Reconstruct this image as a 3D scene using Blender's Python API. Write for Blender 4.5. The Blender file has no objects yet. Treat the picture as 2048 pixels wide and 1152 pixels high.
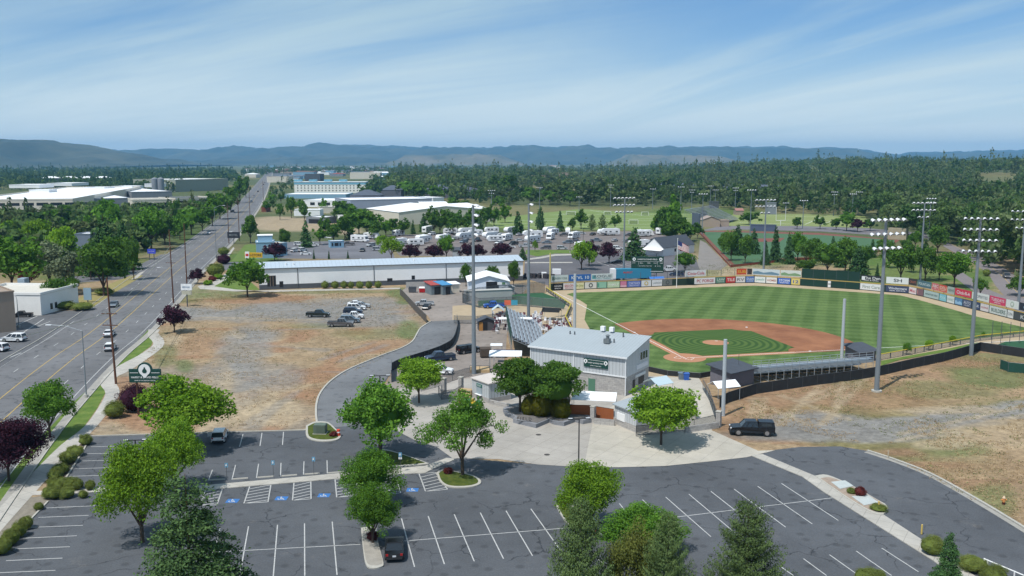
import bpy, bmesh, math, random
import numpy as np
from mathutils import Vector, Matrix
random.seed(7); np.random.seed(7)
sc = bpy.context.scene
COL = sc.collection
# ---------------------------------------------------------------- camera
F, YH, CX, CY, HC = 1820.0, 322.0, 1024.0, 576.0, 38.0
PITCH = math.atan((CY - YH) / F)
cam = bpy.data.cameras.new("camera"); camo = bpy.data.objects.new("camera", cam); COL.objects.link(camo)
cam.sensor_width = 36; cam.lens = F / 2048 * 36; cam.clip_start = 0.5; cam.clip_end = 60000
camo.location = (0, 0, HC); camo.rotation_euler = (math.pi / 2 - PITCH, 0, 0)
sc.camera = camo
# ---------------------------------------------------------------- light
SUN_EL = math.radians(61); SH = math.radians(50)      # shadows fall towards this heading from +X
sx, sy, sz = -math.cos(SH) * math.cos(SUN_EL), -math.sin(SH) * math.cos(SUN_EL), math.sin(SUN_EL)
sun = bpy.data.lights.new("sun", 'SUN'); suno = bpy.data.objects.new("sun", sun); COL.objects.link(suno)
sun.energy = 4.5; sun.angle = math.radians(0.5); sun.color = (1.0, 0.965, 0.91)
suno.rotation_euler = Vector((sx, sy, sz)).to_track_quat('Z', 'Y').to_euler()
suno.location = (0, 0, 300)
sc.view_settings.view_transform = 'Standard'; sc.view_settings.look = 'None'
sc.view_settings.exposure = 0.0; sc.view_settings.gamma = 1
w = bpy.data.worlds.new("World"); sc.world = w; w.use_nodes = True
nt = w.node_tree; nt.nodes.clear()
N = lambda t, **k: _n(nt, t, **k)
def _n(nt, t, **k):
    n = nt.nodes.new(t)
    for a, b in k.items(): setattr(n, a, b)
    return n
def world():
    L = nt.links.new
    out = N('ShaderNodeOutputWorld'); bg = N('ShaderNodeBackground'); bg.inputs[1].default_value = 0.14
    sky = N('ShaderNodeTexSky', sky_type='NISHITA', sun_disc=False)
    sky.sun_elevation = SUN_EL; sky.sun_rotation = math.atan2(sx, sy) ; sky.altitude = 400
    sky.air_density = 1.0; sky.dust_density = 0.6; sky.ozone_density = 2.2
    tc = N('ShaderNodeTexCoord'); sep = N('ShaderNodeSeparateXYZ'); L(tc.outputs['Generated'], sep.inputs[0])
    # thin high cloud on a flat layer overhead: direction / height
    mz = N('ShaderNodeMath', operation='MAXIMUM'); L(sep.outputs[2], mz.inputs[0]); mz.inputs[1].default_value = 0.0
    az = N('ShaderNodeMath', operation='ADD'); L(mz.outputs[0], az.inputs[0]); az.inputs[1].default_value = 0.045
    dx = N('ShaderNodeMath', operation='DIVIDE'); L(sep.outputs[0], dx.inputs[0]); L(az.outputs[0], dx.inputs[1])
    dy = N('ShaderNodeMath', operation='DIVIDE'); L(sep.outputs[1], dy.inputs[0]); L(az.outputs[0], dy.inputs[1])
    cb = N('ShaderNodeCombineXYZ'); L(dx.outputs[0], cb.inputs[0]); L(dy.outputs[0], cb.inputs[1])
    def layer(rot, scl, nscale, detail, dist, lo, hi, seed):
        mp = N('ShaderNodeMapping', vector_type='TEXTURE'); L(cb.outputs[0], mp.inputs[0])
        mp.inputs['Rotation'].default_value = (0, 0, math.radians(rot)); mp.inputs['Scale'].default_value = scl
        mp.inputs['Location'].default_value = (seed, seed * .7, 0)
        no = N('ShaderNodeTexNoise'); L(mp.outputs[0], no.inputs['Vector'])
        no.inputs['Scale'].default_value = nscale; no.inputs['Detail'].default_value = detail
        no.inputs['Roughness'].default_value = 0.58; no.inputs['Distortion'].default_value = dist
        mr = N('ShaderNodeMapRange', interpolation_type='SMOOTHSTEP'); L(no.outputs[0], mr.inputs[0])
        mr.inputs[1].default_value = lo; mr.inputs[2].default_value = hi
        return mr.outputs[0]
    def op(kind, a, b, clamp=False):
        n = N('ShaderNodeMath', operation=kind, use_clamp=clamp)
        for k, v in enumerate((a, b)):
            if isinstance(v, (int, float)): n.inputs[k].default_value = v
            else: L(v, n.inputs[k])
        return n.outputs[0]
    wr = N('ShaderNodeMapRange', interpolation_type='SMOOTHSTEP'); L(dx.outputs[0], wr.inputs[0]); wr.inputs[1].default_value = -0.8; wr.inputs[2].default_value = 1.6
    wR = wr.outputs[0]; wL = op('SUBTRACT', 1.0, wR)
    A1 = layer(-42, (4.5, 1, 1), 0.36, 6, .8, .33, .62, CLS[0]); A2 = layer(-38, (9, 1, 1), 1.5, 8, .5, .38, .72, CLS[1])
    B1 = layer(101, (6, 1, 1), 0.50, 6, .6, .36, .64, CLS[2]); B2 = layer(98, (12, 1, 1), 2.0, 8, .4, .36, .74, CLS[3])
    A = op('ADD', op('MULTIPLY', A1, .74), op('MULTIPLY', op('MULTIPLY', A1, A2), .24)); B = op('ADD', op('MULTIPLY', B1, .74), op('MULTIPLY', op('MULTIPLY', B1, B2), .22))
    s = op('ADD', op('MULTIPLY', A, wL), op('MULTIPLY', B, wR))
    s = op('ADD', op('MULTIPLY', s, .86), .12)
    lowv = N('ShaderNodeMapRange', interpolation_type='SMOOTHSTEP'); L(sep.outputs[2], lowv.inputs[0]); lowv.inputs[1].default_value = 0.17; lowv.inputs[2].default_value = 0.0
    lowv.inputs[3].default_value = 0.0; lowv.inputs[4].default_value = 0.8
    fac = N('ShaderNodeMath', operation='MINIMUM'); L(op('ADD', op('MULTIPLY', s, op('SUBTRACT', 1.0, lowv.outputs[0])), lowv.outputs[0]), fac.inputs[0]); fac.inputs[1].default_value = 0.9
    blue = N('ShaderNodeMixRGB', blend_type='MULTIPLY'); blue.inputs[0].default_value = 1; L(sky.outputs[0], blue.inputs[1])
    blue.inputs[2].default_value = (SKYT[0], SKYT[1], SKYT[2], 1)
    mix = N('ShaderNodeMixRGB'); L(fac.outputs[0], mix.inputs[0]); L(blue.outputs[0], mix.inputs[1])
    cc = N('ShaderNodeMixRGB'); L(lowv.outputs[0], cc.inputs[0]); cc.inputs[1].default_value = (CLC[0], CLC[1], CLC[2], 1); cc.inputs[2].default_value = (6.9, 7.5, 7.4, 1); L(cc.outputs[0], mix.inputs[2])
    L(mix.outputs[0], bg.inputs[0]); L(bg.outputs[0], out.inputs[0])
CLS = (15.3, 6.0, 21.0, 8.0); SKYT = (0.36, 0.59, 0.82); CLC = (3.5, 4.75, 5.4)
world()
cy = sc.cycles
cy.use_denoising = True; cy.max_bounces = 4; cy.diffuse_bounces = 2; cy.glossy_bounces = 2
cy.transmission_bounces = 2; cy.volume_bounces = 0; cy.transparent_max_bounces = 4
cy.use_adaptive_sampling = True; cy.adaptive_threshold = 0.02; cy.caustics_reflective = False; cy.caustics_refractive = False
cy.volume_step_rate = 1; cy.volume_max_steps = 64
# ---------------------------------------------------------------- picture <-> ground
def P(x, y, z=0.0):
    u = (x - CX) / F; v = (y - CY) / F
    dz = -math.sin(PITCH) - v * math.cos(PITCH); dyy = math.cos(PITCH) - v * math.sin(PITCH)
    t = (HC - z) / (-dz); return Vector((u * t, dyy * t, z))
def PX(x, y, z=0):
    d = y * math.cos(PITCH) - (z - HC) * math.sin(PITCH); up = y * math.sin(PITCH) + (z - HC) * math.cos(PITCH)
    return CX + F * x / d, CY - F * up / d
def HZ(Y, ytop):                       # height that reaches row ytop at forward distance Y
    return HC - Y * math.tan(PITCH + math.atan((ytop - CY) / F))
def MW(Y, w): return w * (Y * math.cos(PITCH) + HC * math.sin(PITCH)) / F     # metres across for w px
def lin(c): c = c / 255.0; return c / 12.92 if c <= 0.04045 else ((c + 0.055) / 1.055) ** 2.4
def C(r, g, b, k=1.4): return (lin(r) / k, lin(g) / k, lin(b) / k)
# ---------------------------------------------------------------- materials
MATS = {}
def mat(name, col, rough=0.8, var=0.0, vscale=1.0, metal=0.0, bump=0.0, spec=0.3, col2=None, streak=None, rand=0.0):
    if name in MATS: return MATS[name]
    m = bpy.data.materials.new(name); m.use_nodes = True; t = m.node_tree; b = t.nodes['Principled BSDF']
    b.inputs['Base Color'].default_value = (*col, 1); b.inputs['Roughness'].default_value = rough
    b.inputs['Metallic'].default_value = metal; b.inputs['Specular IOR Level'].default_value = spec
    L = t.links.new
    if var > 0 or col2 or streak or rand:
        tc = _n(t, 'ShaderNodeTexCoord'); mp = _n(t, 'ShaderNodeMapping'); L(tc.outputs['Object'], mp.inputs[0])
        if streak: mp.inputs['Scale'].default_value = streak
        no = _n(t, 'ShaderNodeTexNoise'); L(mp.outputs[0], no.inputs['Vector']); no.inputs['Scale'].default_value = vscale
        no.inputs['Detail'].default_value = 6; no.inputs['Roughness'].default_value = 0.65
        mx = _n(t, 'ShaderNodeMixRGB'); mr = _n(t, 'ShaderNodeMapRange'); L(no.outputs[0], mr.inputs[0])
        mr.inputs[1].default_value = 0.3; mr.inputs[2].default_value = 0.7; L(mr.outputs[0], mx.inputs[0])
        c2 = col2 if col2 else tuple(c * (1 + var) for c in col); c1 = col if col2 else tuple(c * (1 - var) for c in col)
        mx.inputs[1].default_value = (*c1, 1); mx.inputs[2].default_value = (*c2, 1)
        o = mx.outputs[0]
        if rand:
            oi = _n(t, 'ShaderNodeObjectInfo'); m2 = _n(t, 'ShaderNodeMapRange'); L(oi.outputs['Random'], m2.inputs[0])
            m2.inputs[3].default_value = 1 - rand; m2.inputs[4].default_value = 1 + rand
            mm = _n(t, 'ShaderNodeMixRGB', blend_type='MULTIPLY'); mm.inputs[0].default_value = 1; L(o, mm.inputs[1]); L(m2.outputs[0], mm.inputs[2]); o = mm.outputs[0]
        L(o, b.inputs['Base Color'])
        if bump:
            bp = _n(t, 'ShaderNodeBump'); bp.inputs['Strength'].default_value = bump; L(no.outputs[0], bp.inputs['Height']); L(bp.outputs[0], b.inputs['Normal'])
    MATS[name] = m; return m
def leafmat(name, c1, c2, trans=0.36):
    if name in MATS: return MATS[name]
    m = bpy.data.materials.new(name); m.use_nodes = True; t = m.node_tree; t.nodes.clear(); L = t.links.new
    out = _n(t, 'ShaderNodeOutputMaterial'); d = _n(t, 'ShaderNodeBsdfDiffuse'); tr = _n(t, 'ShaderNodeBsdfTranslucent'); ms = _n(t, 'ShaderNodeMixShader')
    at = _n(t, 'ShaderNodeAttribute', attribute_name='tone'); oi = _n(t, 'ShaderNodeObjectInfo')
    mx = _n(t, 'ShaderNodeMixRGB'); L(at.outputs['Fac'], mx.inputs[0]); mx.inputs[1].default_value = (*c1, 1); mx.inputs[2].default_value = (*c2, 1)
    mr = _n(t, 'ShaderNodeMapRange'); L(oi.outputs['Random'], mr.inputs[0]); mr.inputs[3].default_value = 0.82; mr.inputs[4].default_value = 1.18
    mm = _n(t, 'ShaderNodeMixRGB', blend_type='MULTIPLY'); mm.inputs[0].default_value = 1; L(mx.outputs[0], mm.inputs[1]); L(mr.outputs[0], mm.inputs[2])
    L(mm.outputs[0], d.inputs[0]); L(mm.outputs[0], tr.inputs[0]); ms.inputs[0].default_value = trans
    L(d.outputs[0], ms.inputs[1]); L(tr.outputs[0], ms.inputs[2]); L(ms.outputs[0], out.inputs[0])
    MATS[name] = m; return m
# ---------------------------------------------------------------- mesh builder
class MB:
    def __init__(s): s.v = []; s.f = []; s.m = []
    def add(s, vs, fs, mi=0):
        k = len(s.v); s.v += [tuple(q) for q in vs]; s.f += [tuple(k + i for i in f) for f in fs]; s.m += [mi] * len(fs); return s
    def hexa(s, b, t, mi=0):            # 4 bottom + 4 top points, counter-clockwise seen from above
        return s.add(list(b) + list(t), [(3, 2, 1, 0), (4, 5, 6, 7), (0, 1, 5, 4), (1, 2, 6, 5), (2, 3, 7, 6), (3, 0, 4, 7)], mi)
    def box(s, c, size, rz=0.0, mi=0):  # centre of base
        x, y, z = c; a, b, h = size[0] / 2, size[1] / 2, size[2]; cr, sr = math.cos(rz), math.sin(rz)
        q = [(x + i * cr - j * sr, y + i * sr + j * cr) for i, j in ((-a, -b), (a, -b), (a, b), (-a, b))]
        return s.hexa([(*p, z) for p in q], [(*p, z + h) for p in q], mi)
    def prism(s, poly, z0, z1, mi=0):
        n = len(poly)
        if sum(poly[i][0] * poly[(i + 1) % n][1] - poly[(i + 1) % n][0] * poly[i][1] for i in range(n)) < 0: poly = poly[::-1]
        vs = [(p[0], p[1], z0) for p in poly] + [(p[0], p[1], z1) for p in poly]
        return s.add(vs, [tuple(range(n, 2 * n)), tuple(range(n - 1, -1, -1))] + [(i, (i + 1) % n, n + (i + 1) % n, n + i) for i in range(n)], mi)
    def tube(s, p0, p1, r0, r1=None, n=8, mi=0, caps=True):
        r1 = r0 if r1 is None else r1; p0 = Vector(p0); p1 = Vector(p1); d = (p1 - p0)
        if d.length < 1e-6: return s
        d.normalize(); a = d.orthogonal().normalized(); b = d.cross(a)
        vs = []
        for p, r in ((p0, r0), (p1, r1)):
            for i in range(n):
                t = 2 * math.pi * i / n; vs.append(p + (a * math.cos(t) + b * math.sin(t)) * r)
        fs = [(i, (i + 1) % n, n + (i + 1) % n, n + i) for i in range(n)]
        if caps: fs += [tuple(range(n - 1, -1, -1)), tuple(range(n, 2 * n))]
        return s.add(vs, fs, mi)
    def quad(s, a, b, c, d, mi=0): return s.add([a, b, c, d], [(0, 1, 2, 3)], mi)
    def bar(s, a, b, wd, z0, z1, mi=0):  # wall piece between ground points a, b
        a = Vector((a[0], a[1], 0)); b = Vector((b[0], b[1], 0)); d = (b - a).normalized() if (b - a).length > 0 else Vector((1, 0, 0)); n = Vector((-d.y, d.x, 0)) * wd / 2
        q = [a - n, b - n, b + n, a + n]; g0 = (z0, z0) if not isinstance(z0, tuple) else z0; g1 = (z1, z1) if not isinstance(z1, tuple) else z1
        return s.hexa([(q[0].x, q[0].y, g0[0]), (q[1].x, q[1].y, g0[1]), (q[2].x, q[2].y, g0[1]), (q[3].x, q[3].y, g0[0])],
                      [(q[0].x, q[0].y, g1[0]), (q[1].x, q[1].y, g1[1]), (q[2].x, q[2].y, g1[1]), (q[3].x, q[3].y, g1[0])], mi)
    def mesh(s, name, mats):
        me = bpy.data.meshes.new(name); me.from_pydata(s.v, [], s.f)
        for m in (mats if isinstance(mats, (list, tuple)) else [mats]): me.materials.append(m)
        if any(s.m): me.polygons.foreach_set('material_index', s.m)
        me.update(); return me
    def build(s, name, mats, parent=None, smooth=False, bevel=0):
        me = s.mesh(name, mats)
        if smooth: me.polygons.foreach_set('use_smooth', [True] * len(me.polygons))
        o = bpy.data.objects.new(name, me); COL.objects.link(o)
        if bevel:
            bm = bmesh.new(); bm.from_mesh(me)
            bmesh.ops.bevel(bm, geom=bm.edges[:], offset=bevel, segments=2, affect='EDGES', clamp_overlap=True)
            bm.to_mesh(me); bm.free()
        if parent: o.parent = parent
        return o
def tag(o, label=None, cat=None, group=None, kind=None):
    if label: o['label'] = label
    if cat: o['category'] = cat
    if group: o['group'] = group
    if kind: o['kind'] = kind
    return o
def empty(name, loc=(0, 0, 0), rz=0.0, label=None, cat=None, group=None):
    o = bpy.data.objects.new(name, None); COL.objects.link(o); o.location = loc; o.rotation_euler = (0, 0, rz); o.empty_display_size = 0.3
    return tag(o, label, cat, group)
def copy_tree(o, parent=None):
    c = o.copy(); COL.objects.link(c)
    if parent: c.parent = parent
    for ch in [q for q in o.children]: copy_tree(ch, c)
    return c
def sheet(name, pts, z, m, px=True, kind='structure'):
    q = [P(*p) if px else Vector((p[0], p[1], 0)) for p in pts]
    me = MB(); me.add([(p.x, p.y, z) for p in q], [tuple(range(len(q)))])
    n = len(q); ar = sum(q[i].x * q[(i + 1) % n].y - q[(i + 1) % n].x * q[i].y for i in range(n))
    if ar < 0: me.f = [tuple(reversed(me.f[0]))]
    o = me.build(name, m); 
    bm = bmesh.new(); bm.from_mesh(o.data); bmesh.ops.triangulate(bm, faces=bm.faces[:]); bm.to_mesh(o.data); bm.free()
    if kind: tag(o, kind=kind)
    return o
def smoothline(pts, n=6):               # Catmull-Rom through points
    out = []
    for i in range(len(pts) - 1):
        p0 = pts[max(i - 1, 0)]; p1 = pts[i]; p2 = pts[i + 1]; p3 = pts[min(i + 2, len(pts) - 1)]
        for k in range(n):
            t = k / n
            out.append(tuple(0.5 * (2 * b + (c - a) * t + (2 * a - 5 * b + 4 * c - d) * t * t + (3 * b - a - 3 * c + d) * t ** 3) for a, b, c, d in zip(p0, p1, p2, p3)))
    out.append(tuple(pts[-1])); return out
def offs(line, d):                      # offset a ground polyline to its right by d
    r = []
    for i, p in enumerate(line):
        a = Vector(line[max(i - 1, 0)][:2]); b = Vector(line[min(i + 1, len(line) - 1)][:2]); t = (b - a).normalized()
        r.append((p[0] + t.y * d, p[1] - t.x * d))
    return r
def ribbon(mb, line, d0, d1, z, mi=0):
    a = offs(line, d0); b = offs(line, d1)
    vs = [(*p, z) for p in a] + [(*p, z) for p in b]; n = len(a)
    mb.add(vs, [(i, n + i, n + i + 1, i + 1) if d1 > d0 else (i, i + 1, n + i + 1, n + i) for i in range(n - 1)], mi)
def kerb(name, line, wd=0.16, h=0.14, m=None, parent=None):
    mb = MB(); a = offs(line, -wd / 2); b = offs(line, wd / 2); n = len(a)
    vs = [(*p, 0.0) for p in a] + [(*p, h) for p in a] + [(*p, h) for p in b] + [(*p, 0.0) for p in b]
    fs = []
    for i in range(n - 1):
        for k in range(3): fs.append((k * n + i, k * n + i + 1, (k + 1) * n + i + 1, (k + 1) * n + i))
    fs += [(0, n, 2 * n, 3 * n), (n - 1, 4 * n - 1, 3 * n - 1, 2 * n - 1)]
    mb.add(vs, fs); o = mb.build(name, m or mat('kerb_concrete', C(198, 194, 184), 0.9, 0.12, 2.0))
    return tag(o, kind='structure')
def xy(pts): return [tuple(P(*p)[:2]) for p in pts]
# lettering
_FC = {}
def text_mesh(s, bold=True):
    if s in _FC: return _FC[s]
    cu = bpy.data.curves.new('lettering', 'FONT'); cu.body = s; cu.size = 1; cu.offset = 0.012 if bold else 0; cu.extrude = 0.0
    cu.align_x = 'CENTER'; cu.align_y = 'CENTER'; cu.resolution_u = 3
    o = bpy.data.objects.new('lettering', cu); COL.objects.link(o)
    dg = bpy.context.evaluated_depsgraph_get(); me = bpy.data.meshes.new_from_object(o.evaluated_get(dg))
    vs = np.array([v.co[:] for v in me.vertices]); fs = [tuple(p.vertices) for p in me.polygons]
    bpy.data.objects.remove(o); _FC[s] = (vs, fs); return _FC[s]
def write(parent, s, cen, right, up, wd, ht, m, name='lettering', slant=0.0, off=0.03):
    """a line of text, fitted into wd x ht, on a plane (cen, right, up), in the parent's own space"""
    vs, fs = text_mesh(s); lo = vs.min(0); hi = vs.max(0); k = min(wd / (hi[0] - lo[0]), ht / max(hi[1] - lo[1], .3))
    kx = min(wd / (hi[0] - lo[0]), k * 1.6); cc = (lo + hi) / 2
    right = Vector(right).normalized(); up = Vector(up).normalized(); n = right.cross(up); cen = Vector(cen) + n * off
    q = [cen + right * ((v[0] - cc[0]) * kx + slant * (v[1] - cc[1]) * k) + up * (v[1] - cc[1]) * k for v in vs]
    return MB().add(q, fs).build(name, m, parent)
WHITE = mat('white_paint', (0.78, 0.78, 0.78), 0.6); BLACK = mat('black_paint', (0.02, 0.02, 0.022), 0.5)
# ================================================================ ground, with its own natural colours
def vcol_mat(name):
    m = bpy.data.materials.new(name); m.use_nodes = True; t = m.node_tree; b = t.nodes['Principled BSDF']; L = t.links.new
    b.inputs['Roughness'].default_value = 0.95; b.inputs['Specular IOR Level'].default_value = 0.1
    at = _n(t, 'ShaderNodeAttribute', attribute_name='col'); tc = _n(t, 'ShaderNodeTexCoord')
    o = at.outputs['Color']
    for scl, lo, hi, st in ((0.9, 0.66, 1.34, (1, 1, 1)), (0.16, 0.8, 1.2, (1, 1, 1)), (3.0, 0.8, 1.2, (0.35, 1.3, 1)), (7.0, .78, 1.22, (1, 1, 1))):
        mp = _n(t, 'ShaderNodeMapping'); L(tc.outputs['Object'], mp.inputs[0]); mp.inputs['Scale'].default_value = st; mp.inputs['Rotation'].default_value = (0, 0, -0.25)
        no = _n(t, 'ShaderNodeTexNoise'); L(mp.outputs[0], no.inputs['Vector']); no.inputs['Scale'].default_value = scl; no.inputs['Detail'].default_value = 7; no.inputs['Roughness'].default_value = .7
        mr = _n(t, 'ShaderNodeMapRange'); L(no.outputs[0], mr.inputs[0]); mr.inputs[1].default_value = .3; mr.inputs[2].default_value = .7; mr.inputs[3].default_value = lo; mr.inputs[4].default_value = hi
        mm = _n(t, 'ShaderNodeMixRGB', blend_type='MULTIPLY'); mm.inputs[0].default_value = 1; L(o, mm.inputs[1]); L(mr.outputs[0], mm.inputs[2]); o = mm.outputs[0]
    L(o, b.inputs['Base Color']); return m
def hgt(x, y):
    """height of the land: flat near by, rising gently far off to the right"""
    a = np.clip((y - 620) / 1500, 0, 1); a = a * a * (3 - 2 * a)
    b = np.clip((x - 0.10 * y + 60) / (0.32 * y + 1), 0, 1); b = b * b * (3 - 2 * b)
    z = 19 * a * b * (1 + .35 * np.clip(x / 1100, 0, 1.5)) * (1 + 0.12 * np.sin(x / 170.0) * np.cos(y / 260.0))
    q = ((x - 760) / 190) ** 2 + ((y - 1300) / 330) ** 2
    return np.where(y > 620, z + 10 * np.exp(-q), 0.0)
def vnoise(x, y, s, seed=0):
    """cheap smooth value noise"""
    x = x / s + seed * 17.3; y = y / s + seed * 9.1
    xi = np.floor(x); yi = np.floor(y); fx = x - xi; fy = y - yi; fx = fx * fx * (3 - 2 * fx); fy = fy * fy * (3 - 2 * fy)
    h = lambda a, b: np.modf(np.abs(np.sin(a * 127.1 + b * 311.7) * 43758.5453))[0]
    return (h(xi, yi) * (1 - fx) + h(xi + 1, yi) * fx) * (1 - fy) + (h(xi, yi + 1) * (1 - fx) + h(xi + 1, yi + 1) * fx) * fy
def inpoly(x, y, poly):
    r = np.zeros(x.shape, bool); n = len(poly)
    for i in range(n):
        x0, y0 = poly[i]; x1, y1 = poly[(i + 1) % n]
        if y0 == y1: continue
        c = ((y0 > y) != (y1 > y)) & (x < (x1 - x0) * (y - y0) / (y1 - y0) + x0); r ^= c
    return r
def ground():
    fine = 0.8
    gx = list(np.arange(-130, 190, fine)); gy = list(np.arange(58, 330, fine))
    s = 1.0; x = gx[0]; left = []
    while x > -11000: s *= 1.13; x -= s; left.append(x)
    s = 1.0; x = gx[-1]; right = []
    while x < 11000: s *= 1.13; x += s; right.append(x)
    s = 1.0; y = gy[-1]; far = []
    while y < 14800: s *= 1.035; y += s; far.append(y)
    X = np.array(left[::-1] + gx + right); Y = np.array([-400, -60, 20, 45] + gy + far)
    XX, YY = np.meshgrid(X, Y); ZZ = hgt(XX, YY)
    d = YY * math.cos(PITCH) + HC * math.sin(PITCH); d = np.maximum(d, 5)
    px = CX + F * XX / d; py = CY - F * (YY * math.sin(PITCH) - HC * math.cos(PITCH)) / d
    n1 = vnoise(XX, YY, 9, 1); n2 = vnoise(XX, YY, 3.1, 2); n3 = vnoise(XX, YY, 27, 3); nn = (n1 * .5 + n2 * .3 + n3 * .2)
    col = np.zeros(XX.shape + (3,))
    dry = np.array(C(170, 148, 118)); brown = np.array(C(160, 130, 102)); green = np.array(C(105, 122, 74)); grey = np.array(C(148, 145, 140)); straw = np.array(C(186, 168, 140)); rust = np.array(C(164, 128, 100))
    far_g = np.array(C(98, 108, 72)); farm = np.array(C(150, 140, 100)); lawn = np.array(C(92, 122, 56))
    col[:] = dry
    def blend(w, c):
        nonlocal col
        w = np.clip(w, 0, 1)[..., None]; col = col * (1 - w) + c * w
    blend(np.clip((nn - .45) * 4, 0, 1) * .6, brown)
    # wide surroundings
    fw = np.clip((YY - 320) / 120, 0, 1); blend(fw, far_g); blend(fw * np.clip((vnoise(XX, YY, 160, 5) - .55) * 5, 0, 1) * .6, farm)
    def gb(cx, cy_, rx, ry, c, k=1.0, rag=.9):     # soft patch, centred and sized as seen in plan through the survey points
        q = ((px - cx) / rx) ** 2 + ((py - cy_) / ry) ** 2
        blend(np.clip((1.25 - q + (nn - .5) * 2 * rag) * 1.3, 0, 1) * k, c)
    # vacant lot west of the ball park
    lot = inpoly(px, py, [(310, 640), (380, 560), (560, 575), (800, 575), (850, 640), (830, 690), (650, 770), (620, 870), (180, 880), (230, 770)])
    blend(lot * 1.0, dry * .98); blend(lot * np.clip((n3 - .45) * 4, 0, 1) * .5, grey * .9); blend(lot * np.clip((n1 * .5 + n2 * .5 - .5) * 5, 0, 1) * .4, brown); blend(lot * np.clip((n2 * .4 + n1 * .6 - .5) * 4, 0, 1) * .8, straw); blend(lot * np.clip((vnoise(XX, YY, 6, 9) - .62) * 5, 0, 1) * .8, rust)
    for a in ((450, 632, 160, 15, grey, .9), (640, 622, 210, 22, grey, .92), (690, 640, 120, 22, grey * .95, .8), (760, 606, 70, 14, grey, .8), (510, 665, 60, 22, grey, .8), (480, 700, 60, 45, grey, .7), (470, 760, 50, 50, grey * 1.05, .55), (530, 745, 95, 26, grey, .35), (560, 760, 60, 20, grey, .4),
              (400, 625, 70, 12, grey, .8), (350, 625, 40, 14, grey, .8), (620, 654, 90, 9, green, .35), (730, 668, 90, 14, green, .4), (420, 585, 70, 16, straw, .9), (470, 600, 110, 8, rust, .7), (800, 585, 30, 14, green, .8),
              (640, 583, 190, 4.5, green, .55), (330, 700, 25, 40, green, .55), (370, 735, 22, 16, green, .7), (400, 690, 50, 26, rust, .5), (260, 800, 40, 40, brown, .8), (300, 830, 60, 30, rust, .8), (340, 680, 30, 14, straw, .9),
              (820, 660, 30, 18, green, .75), (700, 745, 60, 14, rust, .8), (640, 790, 45, 26, rust, .6), (770, 690, 50, 12, rust, .6), (810, 600, 22, 10, green, .8), (560, 830, 60, 25, straw, .8), (430, 800, 70, 50, straw, .5),
              (385, 590, 45, 18, green, .6), (470, 583, 70, 6, green, .4), (330, 760, 30, 20, green, .5), (295, 755, 25, 14, straw, .8)): gb(*a)
    for (ax, ay, bx, by) in ((380, 625, 700, 612), (385, 634, 640, 640), (700, 745, 560, 740), (720, 735, 590, 725), (560, 740, 430, 800), (700, 755, 600, 775), (650, 700, 520, 690), (520, 690, 470, 640), (505, 700, 455, 650), (480, 780, 470, 690), (455, 790, 448, 700), (760, 680, 640, 720), (770, 690, 660, 730), (600, 780, 500, 850), (330, 840, 450, 690), (560, 660, 780, 650)):
        A = P(ax, ay); B = P(bx, by); dv = (B - A).xy; t = np.clip(((XX - A.x) * dv.x + (YY - A.y) * dv.y) / dv.length_squared, 0, 1); wob = (vnoise(XX, YY, 6, 21) - .5) * 2.5
        q = np.hypot(XX - A.x - t * dv.x, YY - A.y - t * dv.y) + wob; blend(np.clip(1.6 - q / .6, 0, 1) * .45 * lot, straw if (ax + by) % 2 else grey)
    # right-hand dry field and tracks
    rf = inpoly(px, py, [(1430, 830), (1520, 790), (1960, 705), (2300, 730), (2400, 1300), (2048, 1060), (1740, 900), (1450, 880)])
    blend(rf * 1.0, brown * 1.05); blend(rf * np.clip((n1 - .5) * 4, 0, 1) * .7, dry * 1.1); blend(rf * np.clip((vnoise(XX, YY, 12, 4) - .5) * 4, 0, 1) * .55, green)
    blend(rf * np.clip((py - 800) / 60, 0, 1) * np.clip((px - 1820) / 120, 0, 1) * .65, dry * 1.08)
    for a in ((1620, 790, 190, 24, brown, .85), (1560, 830, 130, 28, rust, .45), (1640, 850, 120, 30, grey, .9), (1700, 866, 190, 22, grey, .95), (1850, 845, 140, 12, grey, .95), (1980, 825, 130, 12, grey, .95), (2080, 812, 90, 10, grey, .9), (1560, 868, 110, 18, grey * .85, .9),
              (1490, 850, 50, 20, brown * .9, .8), (1870, 935, 180, 10, brown, .4), (1800, 905, 90, 10, brown, .9), (1860, 930, 90, 8, brown, .8), (1960, 965, 90, 10, brown, .8), (2020, 750, 120, 22, green, .7), (1880, 780, 120, 18, green, .45),
              (1900, 820, 90, 8, straw, .7), (1990, 1000, 60, 40, green * 1.1, .6), (1900, 900, 80, 16, green, .6), (2000, 870, 120, 26, straw, .45), (1880, 890, 60, 12, straw, .7), (1620, 760, 90, 8, straw, .6)): gb(*a)
    for k, (ax, ay, bx, by) in enumerate(((1500, 800, 1620, 850), (1510, 795, 1500, 850), (1528, 795, 1518, 850), (1690, 760, 1660, 840), (1640, 770, 1560, 850), (1720, 770, 1640, 850), (1560, 790, 1700, 840), (1780, 730, 1600, 800), (1790, 735, 1615, 806), (2048, 812, 1800, 868), (2048, 830, 1800, 880))):
        A = P(ax, ay); B = P(bx, by); dv = (B - A).xy; t = np.clip(((XX - A.x) * dv.x + (YY - A.y) * dv.y) / dv.length_squared, 0, 1)
        q = np.hypot(XX - A.x - t * dv.x, YY - A.y - t * dv.y); blend(np.clip(1.5 - q / .55, 0, 1) * .6, straw)
    # meadow beyond the outfield wall, and dry strip by the motel
    gb(1460, 535, 230, 26, straw * .95, .9, .5); gb(1500, 525, 120, 12, green, .5); gb(1550, 520, 90, 8, rust * 1.2, .6); gb(1390, 545, 60, 20, green, .5)
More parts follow.
